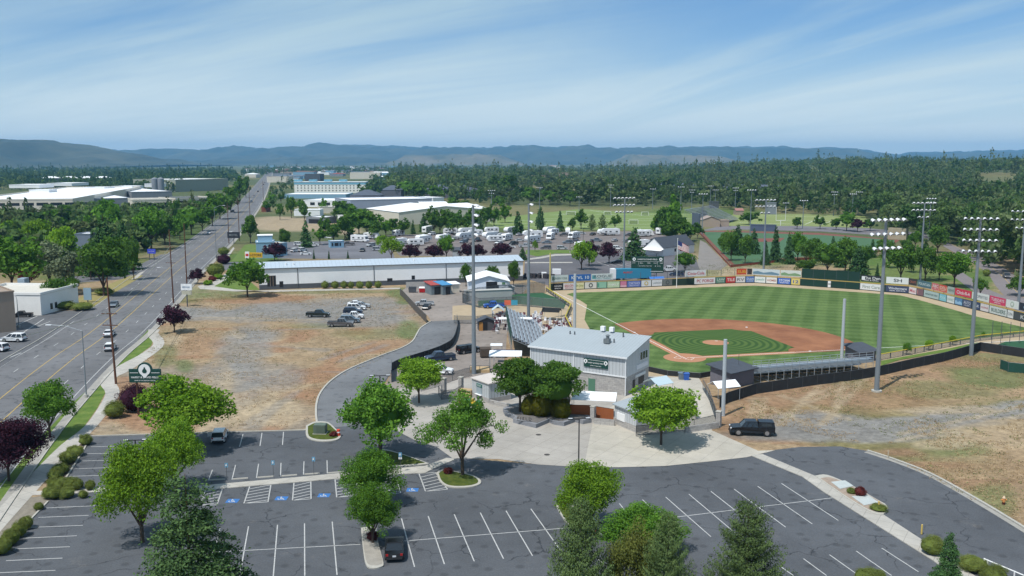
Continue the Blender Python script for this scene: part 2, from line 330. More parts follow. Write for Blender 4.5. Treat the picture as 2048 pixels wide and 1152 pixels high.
    gb(1790, 545, 150, 30, lawn * 1.05, .8); gb(1950, 560, 60, 45, lawn, .9); gb(1640, 540, 90, 16, dry, .8); gb(1980, 520, 70, 20, dry, .6); gb(1680, 520, 200, 14, lawn, .7)
    gb(590, 450, 120, 14, straw * .92, 1., .3); gb(560, 440, 60, 8, straw * .9, 1., .3); gb(690, 462, 40, 8, straw * .85, 1., .3)
    # soccer lawns
    gb(1130, 447, 260, 16, green * 1.0, .8, .3); gb(1400, 430, 150, 16, lawn, .8, .3)
    # left: lawns between office blocks
    gb(130, 520, 190, 50, lawn * .8, .8); gb(60, 440, 120, 20, grey * .7, .8); gb(380, 480, 30, 50, lawn * .7, .5); gb(500, 520, 60, 20, lawn, .9)
    gb(440, 590, 60, 12, lawn * .8, .5)
    ny, nx = XX.shape
    co = np.stack([XX, YY, ZZ], -1).reshape(-1, 3).astype(np.float32)
    idx = np.arange(nx * ny).reshape(ny, nx); q = np.stack([idx[:-1, :-1], idx[:-1, 1:], idx[1:, 1:], idx[1:, :-1]], -1).reshape(-1, 4)
    me = npmesh('ground', co, q); ca = me.color_attributes.new('col', 'FLOAT_COLOR', 'POINT')
    buf = np.ones((co.shape[0], 4), np.float32); buf[:, :3] = col.reshape(-1, 3); ca.data.foreach_set('color', buf.ravel())
    me.materials.append(vcol_mat('ground_soil')); o = bpy.data.objects.new('ground', me); COL.objects.link(o); tag(o, kind='structure')
def npmesh(name, co, quads):
    me = bpy.data.meshes.new(name); n = len(quads); k = quads.shape[1]
    me.vertices.add(len(co)); me.vertices.foreach_set('co', np.ascontiguousarray(co, np.float32).ravel())
    me.loops.add(n * k); me.loops.foreach_set('vertex_index', np.ascontiguousarray(quads, np.int32).ravel())
    me.polygons.add(n); me.polygons.foreach_set('loop_start', np.arange(0, n * k, k, dtype=np.int32)); me.polygons.foreach_set('loop_total', np.full(n, k, np.int32))
    me.update(calc_edges=True); return me
ground()
# ================================================================ mountains
def ridge(name, prof, D, depth, m, seed, foot=0.0):
    """a range: its crest follows prof (surveyed as rows), its flanks fall to the plain before and behind"""
    xs = np.array([p[0] for p in prof], float); ys = np.array([p[1] for p in prof], float)
    u = np.arange(xs[0], xs[-1], 4.0); cy_ = np.interp(u, xs, ys)
    rows = 27; R = np.linspace(-1, 1, rows); V = []
    for r in R:
        yy = D + r * depth; X = (u - CX) / F * (D) * (1 + 0.0 * r)
        top = HC + D * (YH - cy_ + (vnoise(u, u * 0, 13, seed) - .5) * 4.0 + (vnoise(u, u * 0, 5.5, seed + 5) - .5) * 2.6) / F
        fall = 1 - abs(r) ** 1.25
        nz = (vnoise(X, np.full_like(X, yy), depth * .35, seed) - .5) * 1.0 + (vnoise(X, np.full_like(X, yy), depth * .12, seed + 1) - .5) * .8
        z = top * np.clip(fall + nz * (1 - fall) * fall * 3.2, 0, 1) - 2 * (abs(r) > .99)
        if r == 0: z = top
        V.append(np.stack([X + r * depth * .15 * (vnoise(X, X * 0, 900, seed + 3) - .5), np.full_like(X, yy), z], -1))
    V = np.array(V); ny, nx = V.shape[:2]; idx = np.arange(nx * ny).reshape(ny, nx)
    q = np.stack([idx[:-1, :-1], idx[:-1, 1:], idx[1:, 1:], idx[1:, :-1]], -1).reshape(-1, 4)
    me = npmesh(name, V.reshape(-1, 3), q); me.materials.append(m); o = bpy.data.objects.new(name, me); COL.objects.link(o); tag(o, kind='structure')
MT = mat('mountain_forest', C(40, 58, 42), .95, 0, 0.0022, col2=C(104, 104, 76), streak=(1, 1, 2))
MTD = mat('mountain_dry', C(84, 92, 64), .95, 0, 0.003, col2=C(150, 134, 104))
ridge('hills', [(-500, 300), (-200, 288), (0, 282), (60, 282), (80, 281), (110, 284), (135, 289), (165, 292), (200, 300), (235, 305), (262, 309), (290, 318), (325, 327), (360, 331)], 6200, 1700, MT, 1)
ridge('mountains', [(150, 320), (210, 306), (250, 302), (280, 300), (325, 297), (360, 299), (410, 302), (440, 297), (475, 292), (510, 297), (525, 295), (560, 297), (600, 294), (630, 294), (655, 287), (680, 290), (700, 291), (730, 297), (760, 293), (800, 297), (830, 299), (870, 297), (900, 295), (930, 296), (980, 298), (1000, 295), (1040, 292), (1060, 292), (1090, 293), (1105, 297), (1140, 295), (1175, 290), (1200, 296), (1240, 297), (1290, 295), (1310, 297), (1340, 290), (1355, 295), (1400, 295), (1430, 296), (1460, 300), (1515, 297), (1560, 300), (1600, 299), (1660, 300), (1700, 304), (1760, 311), (1850, 309), (1900, 308), (1960, 304), (2048, 304), (2300, 300)], 11500, 2300, MT, 4)
ridge('far_mountains', [(120, 296), (165, 290), (185, 291), (215, 299), (330, 301), (540, 300), (690, 291), (740, 291), (780, 293), (850, 296), (1140, 294), (1230, 298), (1440, 294), (1470, 294), (1520, 293), (1560, 297), (1610, 299), (1660, 296), (1730, 302), (1790, 311), (1810, 304), (1840, 306), (1950, 302), (1990, 301), (2048, 301), (2400, 300)], 14000, 1700, MT, 8)
ridge('table_hills', [(780, 331), (800, 318), (812, 311), (860, 311), (900, 310), (1000, 309), (1008, 313), (1040, 324), (1060, 331)], 8600, 700, MTD, 11)
ridge('table_hills', [(1205, 331), (1230, 320), (1250, 311), (1330, 310), (1430, 311), (1450, 318), (1490, 331)], 8200, 700, MTD, 14)
ridge('foothills', [(330, 332), (420, 321), (560, 316), (640, 312), (760, 317), (850, 322), (930, 331)], 8800, 900, MT, 17)
# ================================================================ paving
def asphalt(name, col, crack=0.0, cell=0.16, var=0.10, light=None):
    m = mat(name, col, 0.9, var, 0.35, spec=0.25); t = m.node_tree; b = t.nodes['Principled BSDF']; L = t.links.new
    src = b.inputs['Base Color'].links[0].from_socket; tc = [n for n in t.nodes if n.type == 'TEX_COORD'][0]
    n2 = _n(t, 'ShaderNodeTexNoise'); n2.inputs['Scale'].default_value = 6; n2.inputs['Detail'].default_value = 4; L(tc.outputs['Object'], n2.inputs['Vector'])
    m2 = _n(t, 'ShaderNodeMapRange'); L(n2.outputs[0], m2.inputs[0]); m2.inputs[1].default_value = .3; m2.inputs[2].default_value = .7; m2.inputs[3].default_value = .86; m2.inputs[4].default_value = 1.14
    n3 = _n(t, 'ShaderNodeTexNoise'); n3.inputs['Scale'].default_value = .06; n3.inputs['Detail'].default_value = 5; L(tc.outputs['Object'], n3.inputs['Vector'])
    m3 = _n(t, 'ShaderNodeMapRange'); L(n3.outputs[0], m3.inputs[0]); m3.inputs[1].default_value = .3; m3.inputs[2].default_value = .7; m3.inputs[3].default_value = .82; m3.inputs[4].default_value = 1.18
    a = _n(t, 'ShaderNodeMixRGB', blend_type='MULTIPLY'); a.inputs[0].default_value = 1; L(src, a.inputs[1]); L(m2.outputs[0], a.inputs[2])
    a2 = _n(t, 'ShaderNodeMixRGB', blend_type='MULTIPLY'); a2.inputs[0].default_value = 1; L(a.outputs[0], a2.inputs[1]); L(m3.outputs[0], a2.inputs[2]); o = a2.outputs[0]
    if crack:
        wn = _n(t, 'ShaderNodeTexNoise'); wn.inputs['Scale'].default_value = .45; wn.inputs['Detail'].default_value = 6; L(tc.outputs['Object'], wn.inputs['Vector'])
        va = _n(t, 'ShaderNodeVectorMath', operation='MULTIPLY_ADD'); L(wn.outputs['Color'], va.inputs[0]); va.inputs[1].default_value = (3.4, 3.4, 0); L(tc.outputs['Object'], va.inputs[2])
        vo = _n(t, 'ShaderNodeTexVoronoi', feature='DISTANCE_TO_EDGE', voronoi_dimensions='2D'); vo.inputs['Scale'].default_value = cell; L(va.outputs[0], vo.inputs['Vector'])
        cr = _n(t, 'ShaderNodeMapRange'); L(vo.outputs['Distance'], cr.inputs[0]); cr.inputs[1].default_value = 0.006; cr.inputs[2].default_value = 0.014; cr.inputs[3].default_value = 1; cr.inputs[4].default_value = 0
        ms = _n(t, 'ShaderNodeTexNoise'); ms.inputs['Scale'].default_value = .11; ms.inputs['Detail'].default_value = 2; L(tc.outputs['Object'], ms.inputs['Vector'])
        mk = _n(t, 'ShaderNodeMapRange'); L(ms.outputs[0], mk.inputs[0]); mk.inputs[1].default_value = .42; mk.inputs[2].default_value = .56
        f = _n(t, 'ShaderNodeMath', operation='MULTIPLY'); L(cr.outputs[0], f.inputs[0]); L(mk.outputs[0], f.inputs[1])
        f2 = _n(t, 'ShaderNodeMath', operation='MULTIPLY'); L(f.outputs[0], f2.inputs[0]); f2.inputs[1].default_value = crack
        sv = _n(t, 'ShaderNodeTexVoronoi', voronoi_dimensions='2D'); sv.inputs['Scale'].default_value = .33; L(tc.outputs['Object'], sv.inputs['Vector'])
        sr = _n(t, 'ShaderNodeMapRange', interpolation_type='SMOOTHSTEP'); L(sv.outputs['Distance'], sr.inputs[0]); sr.inputs[1].default_value = .07; sr.inputs[2].default_value = .19; sr.inputs[3].default_value = .74; sr.inputs[4].default_value = 1
        sm = _n(t, 'ShaderNodeMixRGB', blend_type='MULTIPLY'); sm.inputs[0].default_value = 1; L(o, sm.inputs[1]); L(sr.outputs[0], sm.inputs[2]); o = sm.outputs[0]
        pn = _n(t, 'ShaderNodeTexNoise'); pn.inputs['Scale'].default_value = .21; pn.inputs['Detail'].default_value = 8; pn.inputs['Roughness'].default_value = .7; L(tc.outputs['Object'], pn.inputs['Vector'])
        pr = _n(t, 'ShaderNodeMapRange', interpolation_type='SMOOTHSTEP'); L(pn.outputs[0], pr.inputs[0]); pr.inputs[1].default_value = .6; pr.inputs[2].default_value = .74; pr.inputs[3].default_value = 0; pr.inputs[4].default_value = .35
        pm = _n(t, 'ShaderNodeMixRGB'); L(pr.outputs[0], pm.inputs[0]); L(o, pm.inputs[1]); pm.inputs[2].default_value = (*C(160, 152, 142), 1); o = pm.outputs[0]
        mx = _n(t, 'ShaderNodeMixRGB'); L(f2.outputs[0], mx.inputs[0]); L(o, mx.inputs[1]); mx.inputs[2].default_value = (0.018, 0.02, 0.024, 1); o = mx.outputs[0]
    L(o, b.inputs['Base Color']); return m
A_LOT = asphalt('asphalt_lot', C(99, 102, 107), .7); A_ROAD = asphalt('asphalt_road', C(124, 124, 126), .45, .07); A_DRIVE = asphalt('asphalt_drive', C(126, 128, 131), .25)
A_BACK = asphalt('asphalt_back', C(160, 150, 142), .15); A_FAR = asphalt('asphalt_far', C(120, 120, 124), 0)
def slabs(name, col, size=3.0):
    m = mat(name, col, .9, .10, .5); t = m.node_tree; b = t.nodes['Principled BSDF']; L = t.links.new
    src = b.inputs['Base Color'].links[0].from_socket; tc = [n for n in t.nodes if n.type == 'TEX_COORD'][0]
    mp = _n(t, 'ShaderNodeMapping'); mp.inputs['Rotation'].default_value = (0, 0, math.radians(32)); L(tc.outputs['Object'], mp.inputs[0])
    br = _n(t, 'ShaderNodeTexBrick', offset=0.0); L(mp.outputs[0], br.inputs['Vector']); br.inputs['Scale'].default_value = 1; br.inputs['Brick Width'].default_value = size; br.inputs['Row Height'].default_value = size
    br.inputs['Mortar Size'].default_value = .03; br.inputs['Color1'].default_value = (1, 1, 1, 1); br.inputs['Color2'].default_value = (.94, .94, .93, 1); br.inputs['Mortar'].default_value = (.66, .66, .66, 1)
    a = _n(t, 'ShaderNodeMixRGB', blend_type='MULTIPLY'); a.inputs[0].default_value = 1; L(src, a.inputs[1]); L(br.outputs[0], a.inputs[2])
    n3 = _n(t, 'ShaderNodeTexNoise'); n3.inputs['Scale'].default_value = .12; n3.inputs['Detail'].default_value = 6; L(tc.outputs['Object'], n3.inputs['Vector'])
    m3 = _n(t, 'ShaderNodeMapRange'); L(n3.outputs[0], m3.inputs[0]); m3.inputs[1].default_value = .3; m3.inputs[2].default_value = .7; m3.inputs[3].default_value = .86; m3.inputs[4].default_value = 1.08
    a2 = _n(t, 'ShaderNodeMixRGB', blend_type='MULTIPLY'); a2.inputs[0].default_value = 1; L(a.outputs[0], a2.inputs[1]); L(m3.outputs[0], a2.inputs[2]); L(a2.outputs[0], b.inputs['Base Color']); return m
CONC = slabs('concrete_plaza', C(190, 184, 176)); CONC2 = slabs('concrete_pale', C(210, 203, 190)); WALKM = slabs('concrete_walk', C(204, 199, 190), 1.6)
KERBM = mat('kerb_concrete', C(198, 194, 184), 0.9, 0.12, 2.0)
def turf(name, c1, c2, k=1.0):
    return mat(name, c1, .95, 0, .5 * k, col2=c2, spec=.1)
GRASS = turf('verge_grass', C(88, 120, 52), C(128, 146, 76))
# ---- avenue
yl = smoothline(xy([(-420, 1290), (-60, 905), (65, 787), (150, 715), (237, 650), (350, 547), (380, 522), (433, 480), (472, 442), (500, 411), (519, 384), (531, 362), (540, 346), (545, 336)]), 5)
cen = offs(yl, -2.1)
def stripm(name, line, d0, d1, z, m):
    mb = MB(); ribbon(mb, line, d0, d1, z); return tag(mb.build(name, m), kind='structure')
stripm('road', cen, -10.6, 11.6, 0.012, A_ROAD)
kerb('kerb', offs(cen, 11.75), m=KERBM); kerb('kerb', offs(cen[8:], -10.75), m=KERBM)
YEL = mat('yellow_road_paint', C(208, 176, 96), .8, .25, 3); WPT = mat('white_road_paint', C(206, 206, 204), .8, .22, 3); BPT = mat('blue_road_paint', C(70, 130, 200), .8, .15, 3)
mb = MB()
ribbon(mb, cen, 2.0, 2.16, .018); ribbon(mb, cen, -2.16, -2.0, .018)
tag(mb.build('yellow_lane_lines', YEL), kind='structure')
mb = MB()
def arclen(line):
    d = [0]
    for a, b in zip(line, line[1:]): d.append(d[-1] + math.hypot(b[0] - a[0], b[1] - a[1]))
    return d
def at_len(line, d, s):
    s = min(max(s, 0), d[-1]); i = min(int(np.searchsorted(d, s)), len(line) - 1); i = max(i, 1); t = (s - d[i - 1]) / max(d[i] - d[i - 1], 1e-6)
    return (line[i - 1][0] + t * (line[i][0] - line[i - 1][0]), line[i - 1][1] + t * (line[i][1] - line[i - 1][1]))
for off_ in (-5.6, 5.6):
    ln = offs(cen, off_); d = arclen(ln); s = 2.0
    while s < min(d[-1], 900):
        a, b = at_len(ln, d, s), at_len(ln, d, s + 3.0); mb.bar(a, b, .14, .013, .018); s += 12.2
ribbon(mb, cen, 9.2, 9.34, .018); ribbon(mb, cen, -9.34, -9.2, .018)
tag(mb.build('white_lane_lines', WPT), kind='structure')
stripm('gutter', cen, 10.4, 11.6, .022, mat('gutter_concrete', C(176, 172, 164), .9, .15, 1.0))
# ---- verge and winding walk
ve = [(-60, 1010), (0, 973), (87, 871), (145, 806), (216, 750), (300, 662)]
sheet('verge', [(-90, 1110), (-60, 1020), (0, 968), (87, 869), (145, 806), (216, 745), (297, 659), (296, 672), (306, 682), (302, 692), (275, 712), (237, 732), (207, 755), (201, 770), (200, 766), (211, 785), (195, 816), (167, 855), (122, 890), (66, 945), (0, 1015), (-90, 1110)][:-1], .016, GRASS)
WL = smoothline(xy([(297, 659), (296, 672), (306, 685), (302, 694), (275, 712), (237, 732), (207, 755), (201, 770), (211, 787), (195, 818), (167, 855), (122, 890), (66, 945), (0, 1015), (-80, 1105)]), 3)
WR = smoothline(xy([(320, 659), (317, 667), (328, 680), (325, 694), (300, 714), (262, 740), (230, 757), (238, 777), (238, 790), (226, 812), (196, 850), (157, 892), (101, 951), (63, 993), (0, 1064), (-80, 1160)]), 3)
sheet('sidewalk', WL + WR[::-1], .03, WALKM, px=False)
sheet('sidewalk', [(60, 991), (66, 983), (215, 974), (310, 966), (310, 974), (215, 983), (100, 990)], .034, WALKM)
# ---- ball park drive, car park
lot = [(-260, 1400), (-40, 1152), (40, 1062), (75, 1020), (110, 992), (135, 952), (165, 905), (182, 873), (424, 866), (500, 862), (610, 861), (636, 850), (632, 830), (633, 808), (641, 786), (661, 763), (692, 742), (732, 724), (772, 708), (802, 697), (824, 684), (834, 668), (842, 656), (862, 643),
       (856, 632), (800, 584), (826, 566), (925, 566), (918, 600), (914, 640), (913, 665), (904, 690), (884, 704), (862, 713), (838, 721), (800, 734), (783, 745), (760, 780), (760, 815), (785, 850), (805, 868), (830, 881), (873, 893), (940, 918), (1076, 929), (1168, 935), (1331, 932), (1424, 922), (1493, 914), (1549, 900), (1600, 894), (1680, 893), (1735, 902), (1790, 920), (1865, 950), (1960, 1003), (2048, 1056), (2200, 1150), (2500, 1400)]
sheet('parking_lot', lot, .02, A_LOT)
sheet('drive', [(636, 850), (632, 830), (633, 808), (641, 786), (661, 763), (692, 742), (732, 724), (772, 708), (802, 697), (824, 684), (834, 668), (842, 656), (862, 643), (914, 640), (913, 665), (904, 690), (884, 704), (862, 713), (838, 721), (800, 734), (783, 745), (757, 775), (740, 800), (720, 850), (660, 856)], .026, A_DRIVE)
kerb('kerb', smoothline(xy([(610, 861), (632, 851), (632, 830), (633, 808), (641, 786), (661, 763), (692, 742), (732, 724), (772, 708), (802, 697), (824, 684), (834, 668), (842, 656), (862, 643)]), 4), .3, .16, KERBM)
kerb('kerb', xy([(182, 873), (424, 866), (610, 861)]), .2, .14, KERBM)
kerb('kerb', xy([(182, 873), (165, 905), (135, 952), (120, 974)]), .2, .14, KERBM)
kerb('kerb', xy([(96, 1004), (40, 1062), (-40, 1152)]), .2, .14, KERBM)
kerb('kerb', smoothline(xy([(1735, 902), (1790, 920), (1865, 950), (1960, 1003), (2048, 1056), (2200, 1150)]), 4), .3, .16, KERBM)
stripm('gutter', smoothline(xy([(1735, 903), (1790, 921), (1865, 951), (1960, 1004), (2048, 1057), (2200, 1151)]), 4), 0.1, .75, .03, mat('gutter_concrete', (0, 0, 0)))
sheet('back_lot', [(800, 584), (826, 566), (925, 562), (1060, 570), (1030, 602), (1016, 636), (1012, 700), (1000, 770), (930, 790), (862, 792), (790, 790), (760, 800), (783, 745), (838, 721), (884, 704), (904, 690), (914, 660), (914, 640), (862, 643), (856, 632)], .030, A_BACK)
sheet('plaza', [(803, 867), (772, 848), (757, 815), (775, 786), (800, 777), (868, 772), (925, 758), (1040, 745), (1250, 790), (1300, 745), (1395, 752), (1418, 790), (1437, 842), (1423, 861), (1516, 902), (1551, 901), (1493, 915), (1424, 923), (1331, 932.5), (1239, 935), (1168, 935), (1076, 929.5), (996, 918.5), (905, 917), (873, 894), (828, 880)], .040, CONC)
sheet('plaza_forecourt', [(1187, 838), (1300, 760), (1320, 745), (1395, 752), (1418, 790), (1437, 842), (1423, 861), (1516, 902), (1551, 901), (1493, 915), (1424, 923), (1331, 932.5), (1239, 935), (1168, 935)], .048, CONC2)
def slab_strip(name, pts, h, m):
    q = xy(pts); return tag(MB().prism(q, 0.0, h).build(name, m), kind='structure')
slab_strip('concrete_walk', [(1502, 912), (1525, 909.5), (1630, 953), (1735, 1010), (1841, 1079), (1871, 1102), (1960, 1160), (1930, 1170), (1864, 1121), (1813, 1089), (1735, 1040), (1646, 984), (1604, 954)], .10, WALKM)
slab_strip('concrete_walk', [(396, 973), (600, 955), (686, 947), (780, 939), (850, 933), (893, 917), (912, 919), (868, 938), (850, 947), (780, 950), (686, 957.5), (600, 965), (396, 982)], .10, WALKM)
# ---- painted stalls
mk = MB()
def ln(x0, y0, x1, y1, wd=.11, mb=None, z=.026):
    (mb or mk).bar(P(x0, y0), P(x1, y1), wd, .0205, z)
for q in ((181.5, 893.8, 261.8, 892.4), (171, 907.8, 253.8, 906), (160, 922.4, 245, 920), (150, 937.8, 235.6, 935), (138, 953, 226, 950.3), (91.4, 1016.3, 190.2, 1011.8), (76.8, 1035.2, 177.3, 1031), (62, 1055, 165.8, 1051), (46, 1076.7, 153.6, 1071.8), (29.7, 1098, 139.6, 1093.8), (12.2, 1121.7, 125, 1116.5), (-5, 1146, 111, 1141), (-25, 1172, 96, 1167),
          (486, 868.7, 479, 893.8), (524, 866, 520, 892), (567, 864, 565, 890), (424.8, 940, 417, 961), (471, 930.5, 464, 959.5), (517, 928, 513, 956), (562, 926, 561, 953), (608, 923, 607, 949.5), (654, 921, 654.6, 947), (700, 918.4, 701, 943),
          (609, 1047, 609.5, 1152), (664.4, 1043.7, 674, 1150), (803, 1037.4, 829, 1134), (856.4, 1032.6, 888.8, 1128.5), (908.5, 1028.8, 948.5, 1123), (960.5, 1025.6, 1007, 1117.7), (1012, 1021.8, 1065, 1112), (1061.8, 1018, 1125, 1107), (555, 1050, 546, 1160), (497, 1053, 478, 1160), (440, 1057, 412, 1165), (495, 1101, 720.6, 1089), (803, 1082.8, 1150, 1055), (420, 1105, 495, 1101),
          (1285, 999.6, 1365, 1078), (1239, 1007.5, 1300, 1085), (1331.5, 994.5, 1421.8, 1073.7), (1377.8, 988.5, 1470, 1066), (1421.8, 983, 1520, 1060), (1468, 978.3, 1571.3, 1054.7), (1515.3, 972.8, 1624.5, 1048.2), (1563, 967.2, 1676.8, 1041.3), (1250, 1047, 1664.8, 996),
          (1563, 1134.8, 1587, 1151.5), (1607, 1117.7, 1653, 1151.5), (1659, 1109.8, 1712.5, 1147.8), (1712.5, 1102.4, 1783, 1151.5), (1763.4, 1096.4, 1837, 1144), (1185, 1105, 1225, 1150), (1160, 1012, 1190, 1040)): ln(*q)
def aisle(a, b, c, d, n=6):            # far-left, near-left, near-right, far-right
    for s, e in ((a, b), (b, c), (c, d), (d, a)): ln(*s, *e, .13)
    for k in range(n):
        t = (k + .35) / n; u = min(t + .9 / n, 1.0)
        ln(a[0] + (b[0] - a[0]) * u, a[1] + (b[1] - a[1]) * u, d[0] + (c[0] - d[0]) * t, d[1] + (c[1] - d[1]) * t, .13)
aisle((838, 947.5), (851, 983), (895, 979), (871, 945)); aisle((755, 954), (762, 990), (801.5, 986), (790, 951)); aisle((670, 959), (673.5, 995), (720, 991), (711, 956)); aisle((588, 965), (585, 1001), (622, 998), (621.6, 962)); aisle((500, 971), (488, 1007), (536, 1004), (542, 968)); aisle((412, 977), (400, 1011), (434, 1010), (446, 974))
tag(mk.build('parking_markings', WPT), kind='structure')
# accessible symbols
for (x, y) in ((825, 980), (648, 991), (563, 997), (465, 1002)):
    o = P(x, y); mb = MB().box((o.x, o.y, .0205), (1.35, 1.15, .0055)); b_ = mb.build('accessible_parking_marking', BPT); tag(b_, kind='structure')
    s_ = MB(); c0 = (o.x - .1, o.y - .12)
    for k in range(10):
        a = math.radians(150 + k * 26); a2 = math.radians(150 + (k + 1) * 26)
        s_.bar((c0[0] + .28 * math.cos(a), c0[1] + .28 * math.sin(a)), (c0[0] + .28 * math.cos(a2), c0[1] + .28 * math.sin(a2)), .09, .0261, .031)
    s_.bar((c0[0], c0[1] + .5), (c0[0] + .02, c0[1]), .12, .0261, .031); s_.bar((c0[0], c0[1]), (c0[0] + .33, c0[1] - .02), .10, .0261, .032); s_.bar((c0[0] + .33, c0[1]), (c0[0] + .45, c0[1] - .3), .10, .0261, .033); s_.box((c0[0], c0[1] + .5, .0261), (.17, .17, .008))
    s_.build('marking_symbol', WPT, b_)
# wheel stops
for i, (x0, y0, x1, y1) in enumerate(((419, 961, 450, 959.5), (466, 959, 496, 957), (515, 956, 548, 953.5), (563, 953, 594, 950.5), (609, 949.5, 639, 947.5), (656, 947, 687, 944.5))):
    a = P(x0, y0); b = P(x1, y1); d = (b - a).normalized(); n_ = Vector((-d.y, d.x, 0)); q = lambda p, s, z: (p.x + n_.x * s, p.y + n_.y * s, z)
    o = MB().hexa([q(a, -.1, .02), q(b, -.1, .02), q(b, .1, .02), q(a, .1, .02)], [q(a, -.06, .14), q(b, -.06, .14), q(b, .06, .14), q(a, .06, .14)]).build('wheel_stop', KERBM)
    tag(o, 'concrete wheel stop, %s from the left of the row along the dividing walk' % ('first', 'second', 'third', 'fourth', 'fifth', 'sixth')[i], 'wheel stop', 'concrete wheel stops in the car park')
# planted islands
MULCH = mat('island_mulch', C(110, 98, 84), .95, .3, 2); ISG = turf('island_groundcover', C(66, 86, 38), C(104, 112, 52), 3)
def island(pts, inner=ISG, h=.15, name='traffic_island'):
    q = smoothline(xy(pts + [pts[0]]), 4)[:-1]; c = (sum(p[0] for p in q) / len(q), sum(p[1] for p in q) / len(q))
    o = tag(MB().prism(q, 0, h).build(name, KERBM), kind='structure')
    r = [(c[0] + (p[0] - c[0]) * .88, c[1] + (p[1] - c[1]) * .85) for p in q]
    MB().prism(r, h - .05, h + .02).build('planting', inner, o)
    return o
island([(612, 853), (614, 876), (640, 884), (672, 882), (682, 872), (670, 858), (655, 846), (630, 845)], h=.15)
island([(742, 905), (735, 935), (790, 935), (852, 930), (850, 926), (800, 908), (765, 900)])
island([(873, 947), (880, 965), (900, 976), (940, 976), (962, 968), (952, 955), (915, 945), (885, 941)])
island([(722, 1058), (726, 1100), (732, 1132), (745, 1139), (762, 1136), (767, 1128), (757, 1090), (752, 1058)], mat('island_concrete', C(176, 170, 160), .9, .15, 1))
island([(1112, 1012), (1122, 1032), (1148, 1062), (1190, 1062), (1195, 1045), (1165, 1022), (1130, 1010)])
island([(1630, 953.5), (1655, 952), (1702, 972), (1752, 1000), (1772, 1012), (1774, 1024), (1753, 1031), (1700, 1002)], mat('island_gravel', C(178, 160, 144), .9, .2, 2))
WP = mat('pale_slab', C(205, 212, 210), .8, .08, 1)
for i, q in enumerate((((1662, 967), (1690, 964), (1707, 975), (1680, 981)), ((1703, 996), (1735, 993), (1757, 1008), (1728, 1014)))):
    tag(MB().prism(xy(q), .17, .22).build('utility_cover', WP), 'pale utility slab in the gravel island beside the walk, %s of two' % ('upper', 'lower')[i], 'utility cover')
sheet('planting_bed', [(110, 990), (96, 1004), (40, 1062), (-30, 1145), (-60, 1130), (0, 1064), (62, 995)], .028, mat('bed_gravel', C(150, 142, 128), .95, .2, 2))
sheet('planting_bed', [(182, 873), (165, 905), (135, 952), (120, 974), (95, 972), (101, 951), (157, 892), (170, 873)], .028, MULCH)
# ---- left parking beside the avenue
sheet('side_lot', [(-300, 905), (-40, 765), (0, 735), (60, 697), (120, 655), (165, 635), (185, 618), (125, 622), (80, 628), (30, 628), (-300, 640)], .024, asphalt('asphalt_side', C(112, 113, 116), .3))
sheet('side_street', [(290, 551), (345, 508), (322, 509), (250, 543), (120, 556), (120, 568), (230, 560)], .010, A_FAR)
sheet('verge', [(150, 622), (180, 618), (235, 582), (287, 551), (262, 551), (225, 566), (170, 590), (140, 605)], .028, turf('dry_verge', C(150, 146, 92), C(176, 160, 112)))
sheet('sidewalk', [(262, 560), (280, 545), (290, 542), (275, 556)], .03, WALKM)
# gas-station side strip east of the avenue
sheet('verge', [(463, 523), (489, 490), (500, 488), (520, 492), (520, 520)], .024, turf('verge_bright', C(104, 130, 66), C(122, 142, 80)))
sheet('verge', [(425, 574), (440, 560), (462, 545), (480, 545), (520, 580), (470, 580), (452, 577)], .024, GRASS)
sheet('sidewalk', [(396, 572), (425, 565), (440, 555), (461, 540), (478, 535), (452, 560), (428, 573)], .03, WALKM); sheet('sidewalk', [(449, 515), (453, 520), (469, 497), (467, 494)], .03, WALKM)
sheet('side_street', [(430, 543), (452, 524), (490, 524), (540, 524), (540, 532), (470, 534), (456, 540)], .03, A_FAR)
sheet('sidewalk', [(395, 572), (430, 573), (470, 579), (540, 584), (800, 578), (800, 575.5), (560, 580), (470, 583), (400, 578)], .03, WALKM)
# fuel-station yard, RV park, lot right of storage building
sheet('rental_yard', [(555, 517), (550, 500), (560, 484), (690, 482), (780, 489), (790, 518)], .018, asphalt('asphalt_yard', C(126, 126, 132), 0))
sheet('camp_roads', [(690, 482), (780, 470), (1000, 465), (1330, 462), (1340, 500), (1250, 512), (1060, 512), (800, 512), (780, 489)], .018, mat('camp_paving', C(120, 112, 112), .95, 0, .12, col2=C(150, 140, 134)))
sheet('parking_lot_beyond', [(1048, 556), (1050, 514), (1100, 511), (1230, 505), (1390, 512), (1400, 540), (1380, 562), (1230, 568), (1100, 572)], .026, asphalt('asphalt_beyond', C(112, 110, 114), 0))
sheet('lawn', [(1050, 508), (1052, 500), (1130, 500), (1180, 500), (1180, 507), (1110, 507), (1075, 513)], .030, GRASS)
sheet('sidewalk', [(1058, 517), (1080, 514), (1110, 508.5), (1145, 508), (1145, 510.5), (1112, 511.5), (1085, 516.5), (1060, 519.5)], .034, WALKM)
sheet('sidewalk', [(1050, 524.5), (1145, 524), (1145, 526), (1050, 526.5)], .034, WALKM)
sheet('sidewalk', [(1280, 514), (1300, 517), (1310, 519.5), (1290, 519), (1265, 516)], .034, WALKM)
mk2 = MB()
for k in range(9): ln(1195 + k * 13, 524 + .3 * k, 1218 + k * 15, 532 + .3 * k, .2, mk2, .032)
tag(mk2.build('parking_markings', WPT), kind='structure')
mk3 = MB()
for q in ((30, 652, 75, 632), (48, 664, 88, 638), (75, 653, 100, 643), (20, 715, 42, 706)): ln(*q, .25, mk3, .032)
tag(mk3.build('parking_markings', WPT), kind='structure')
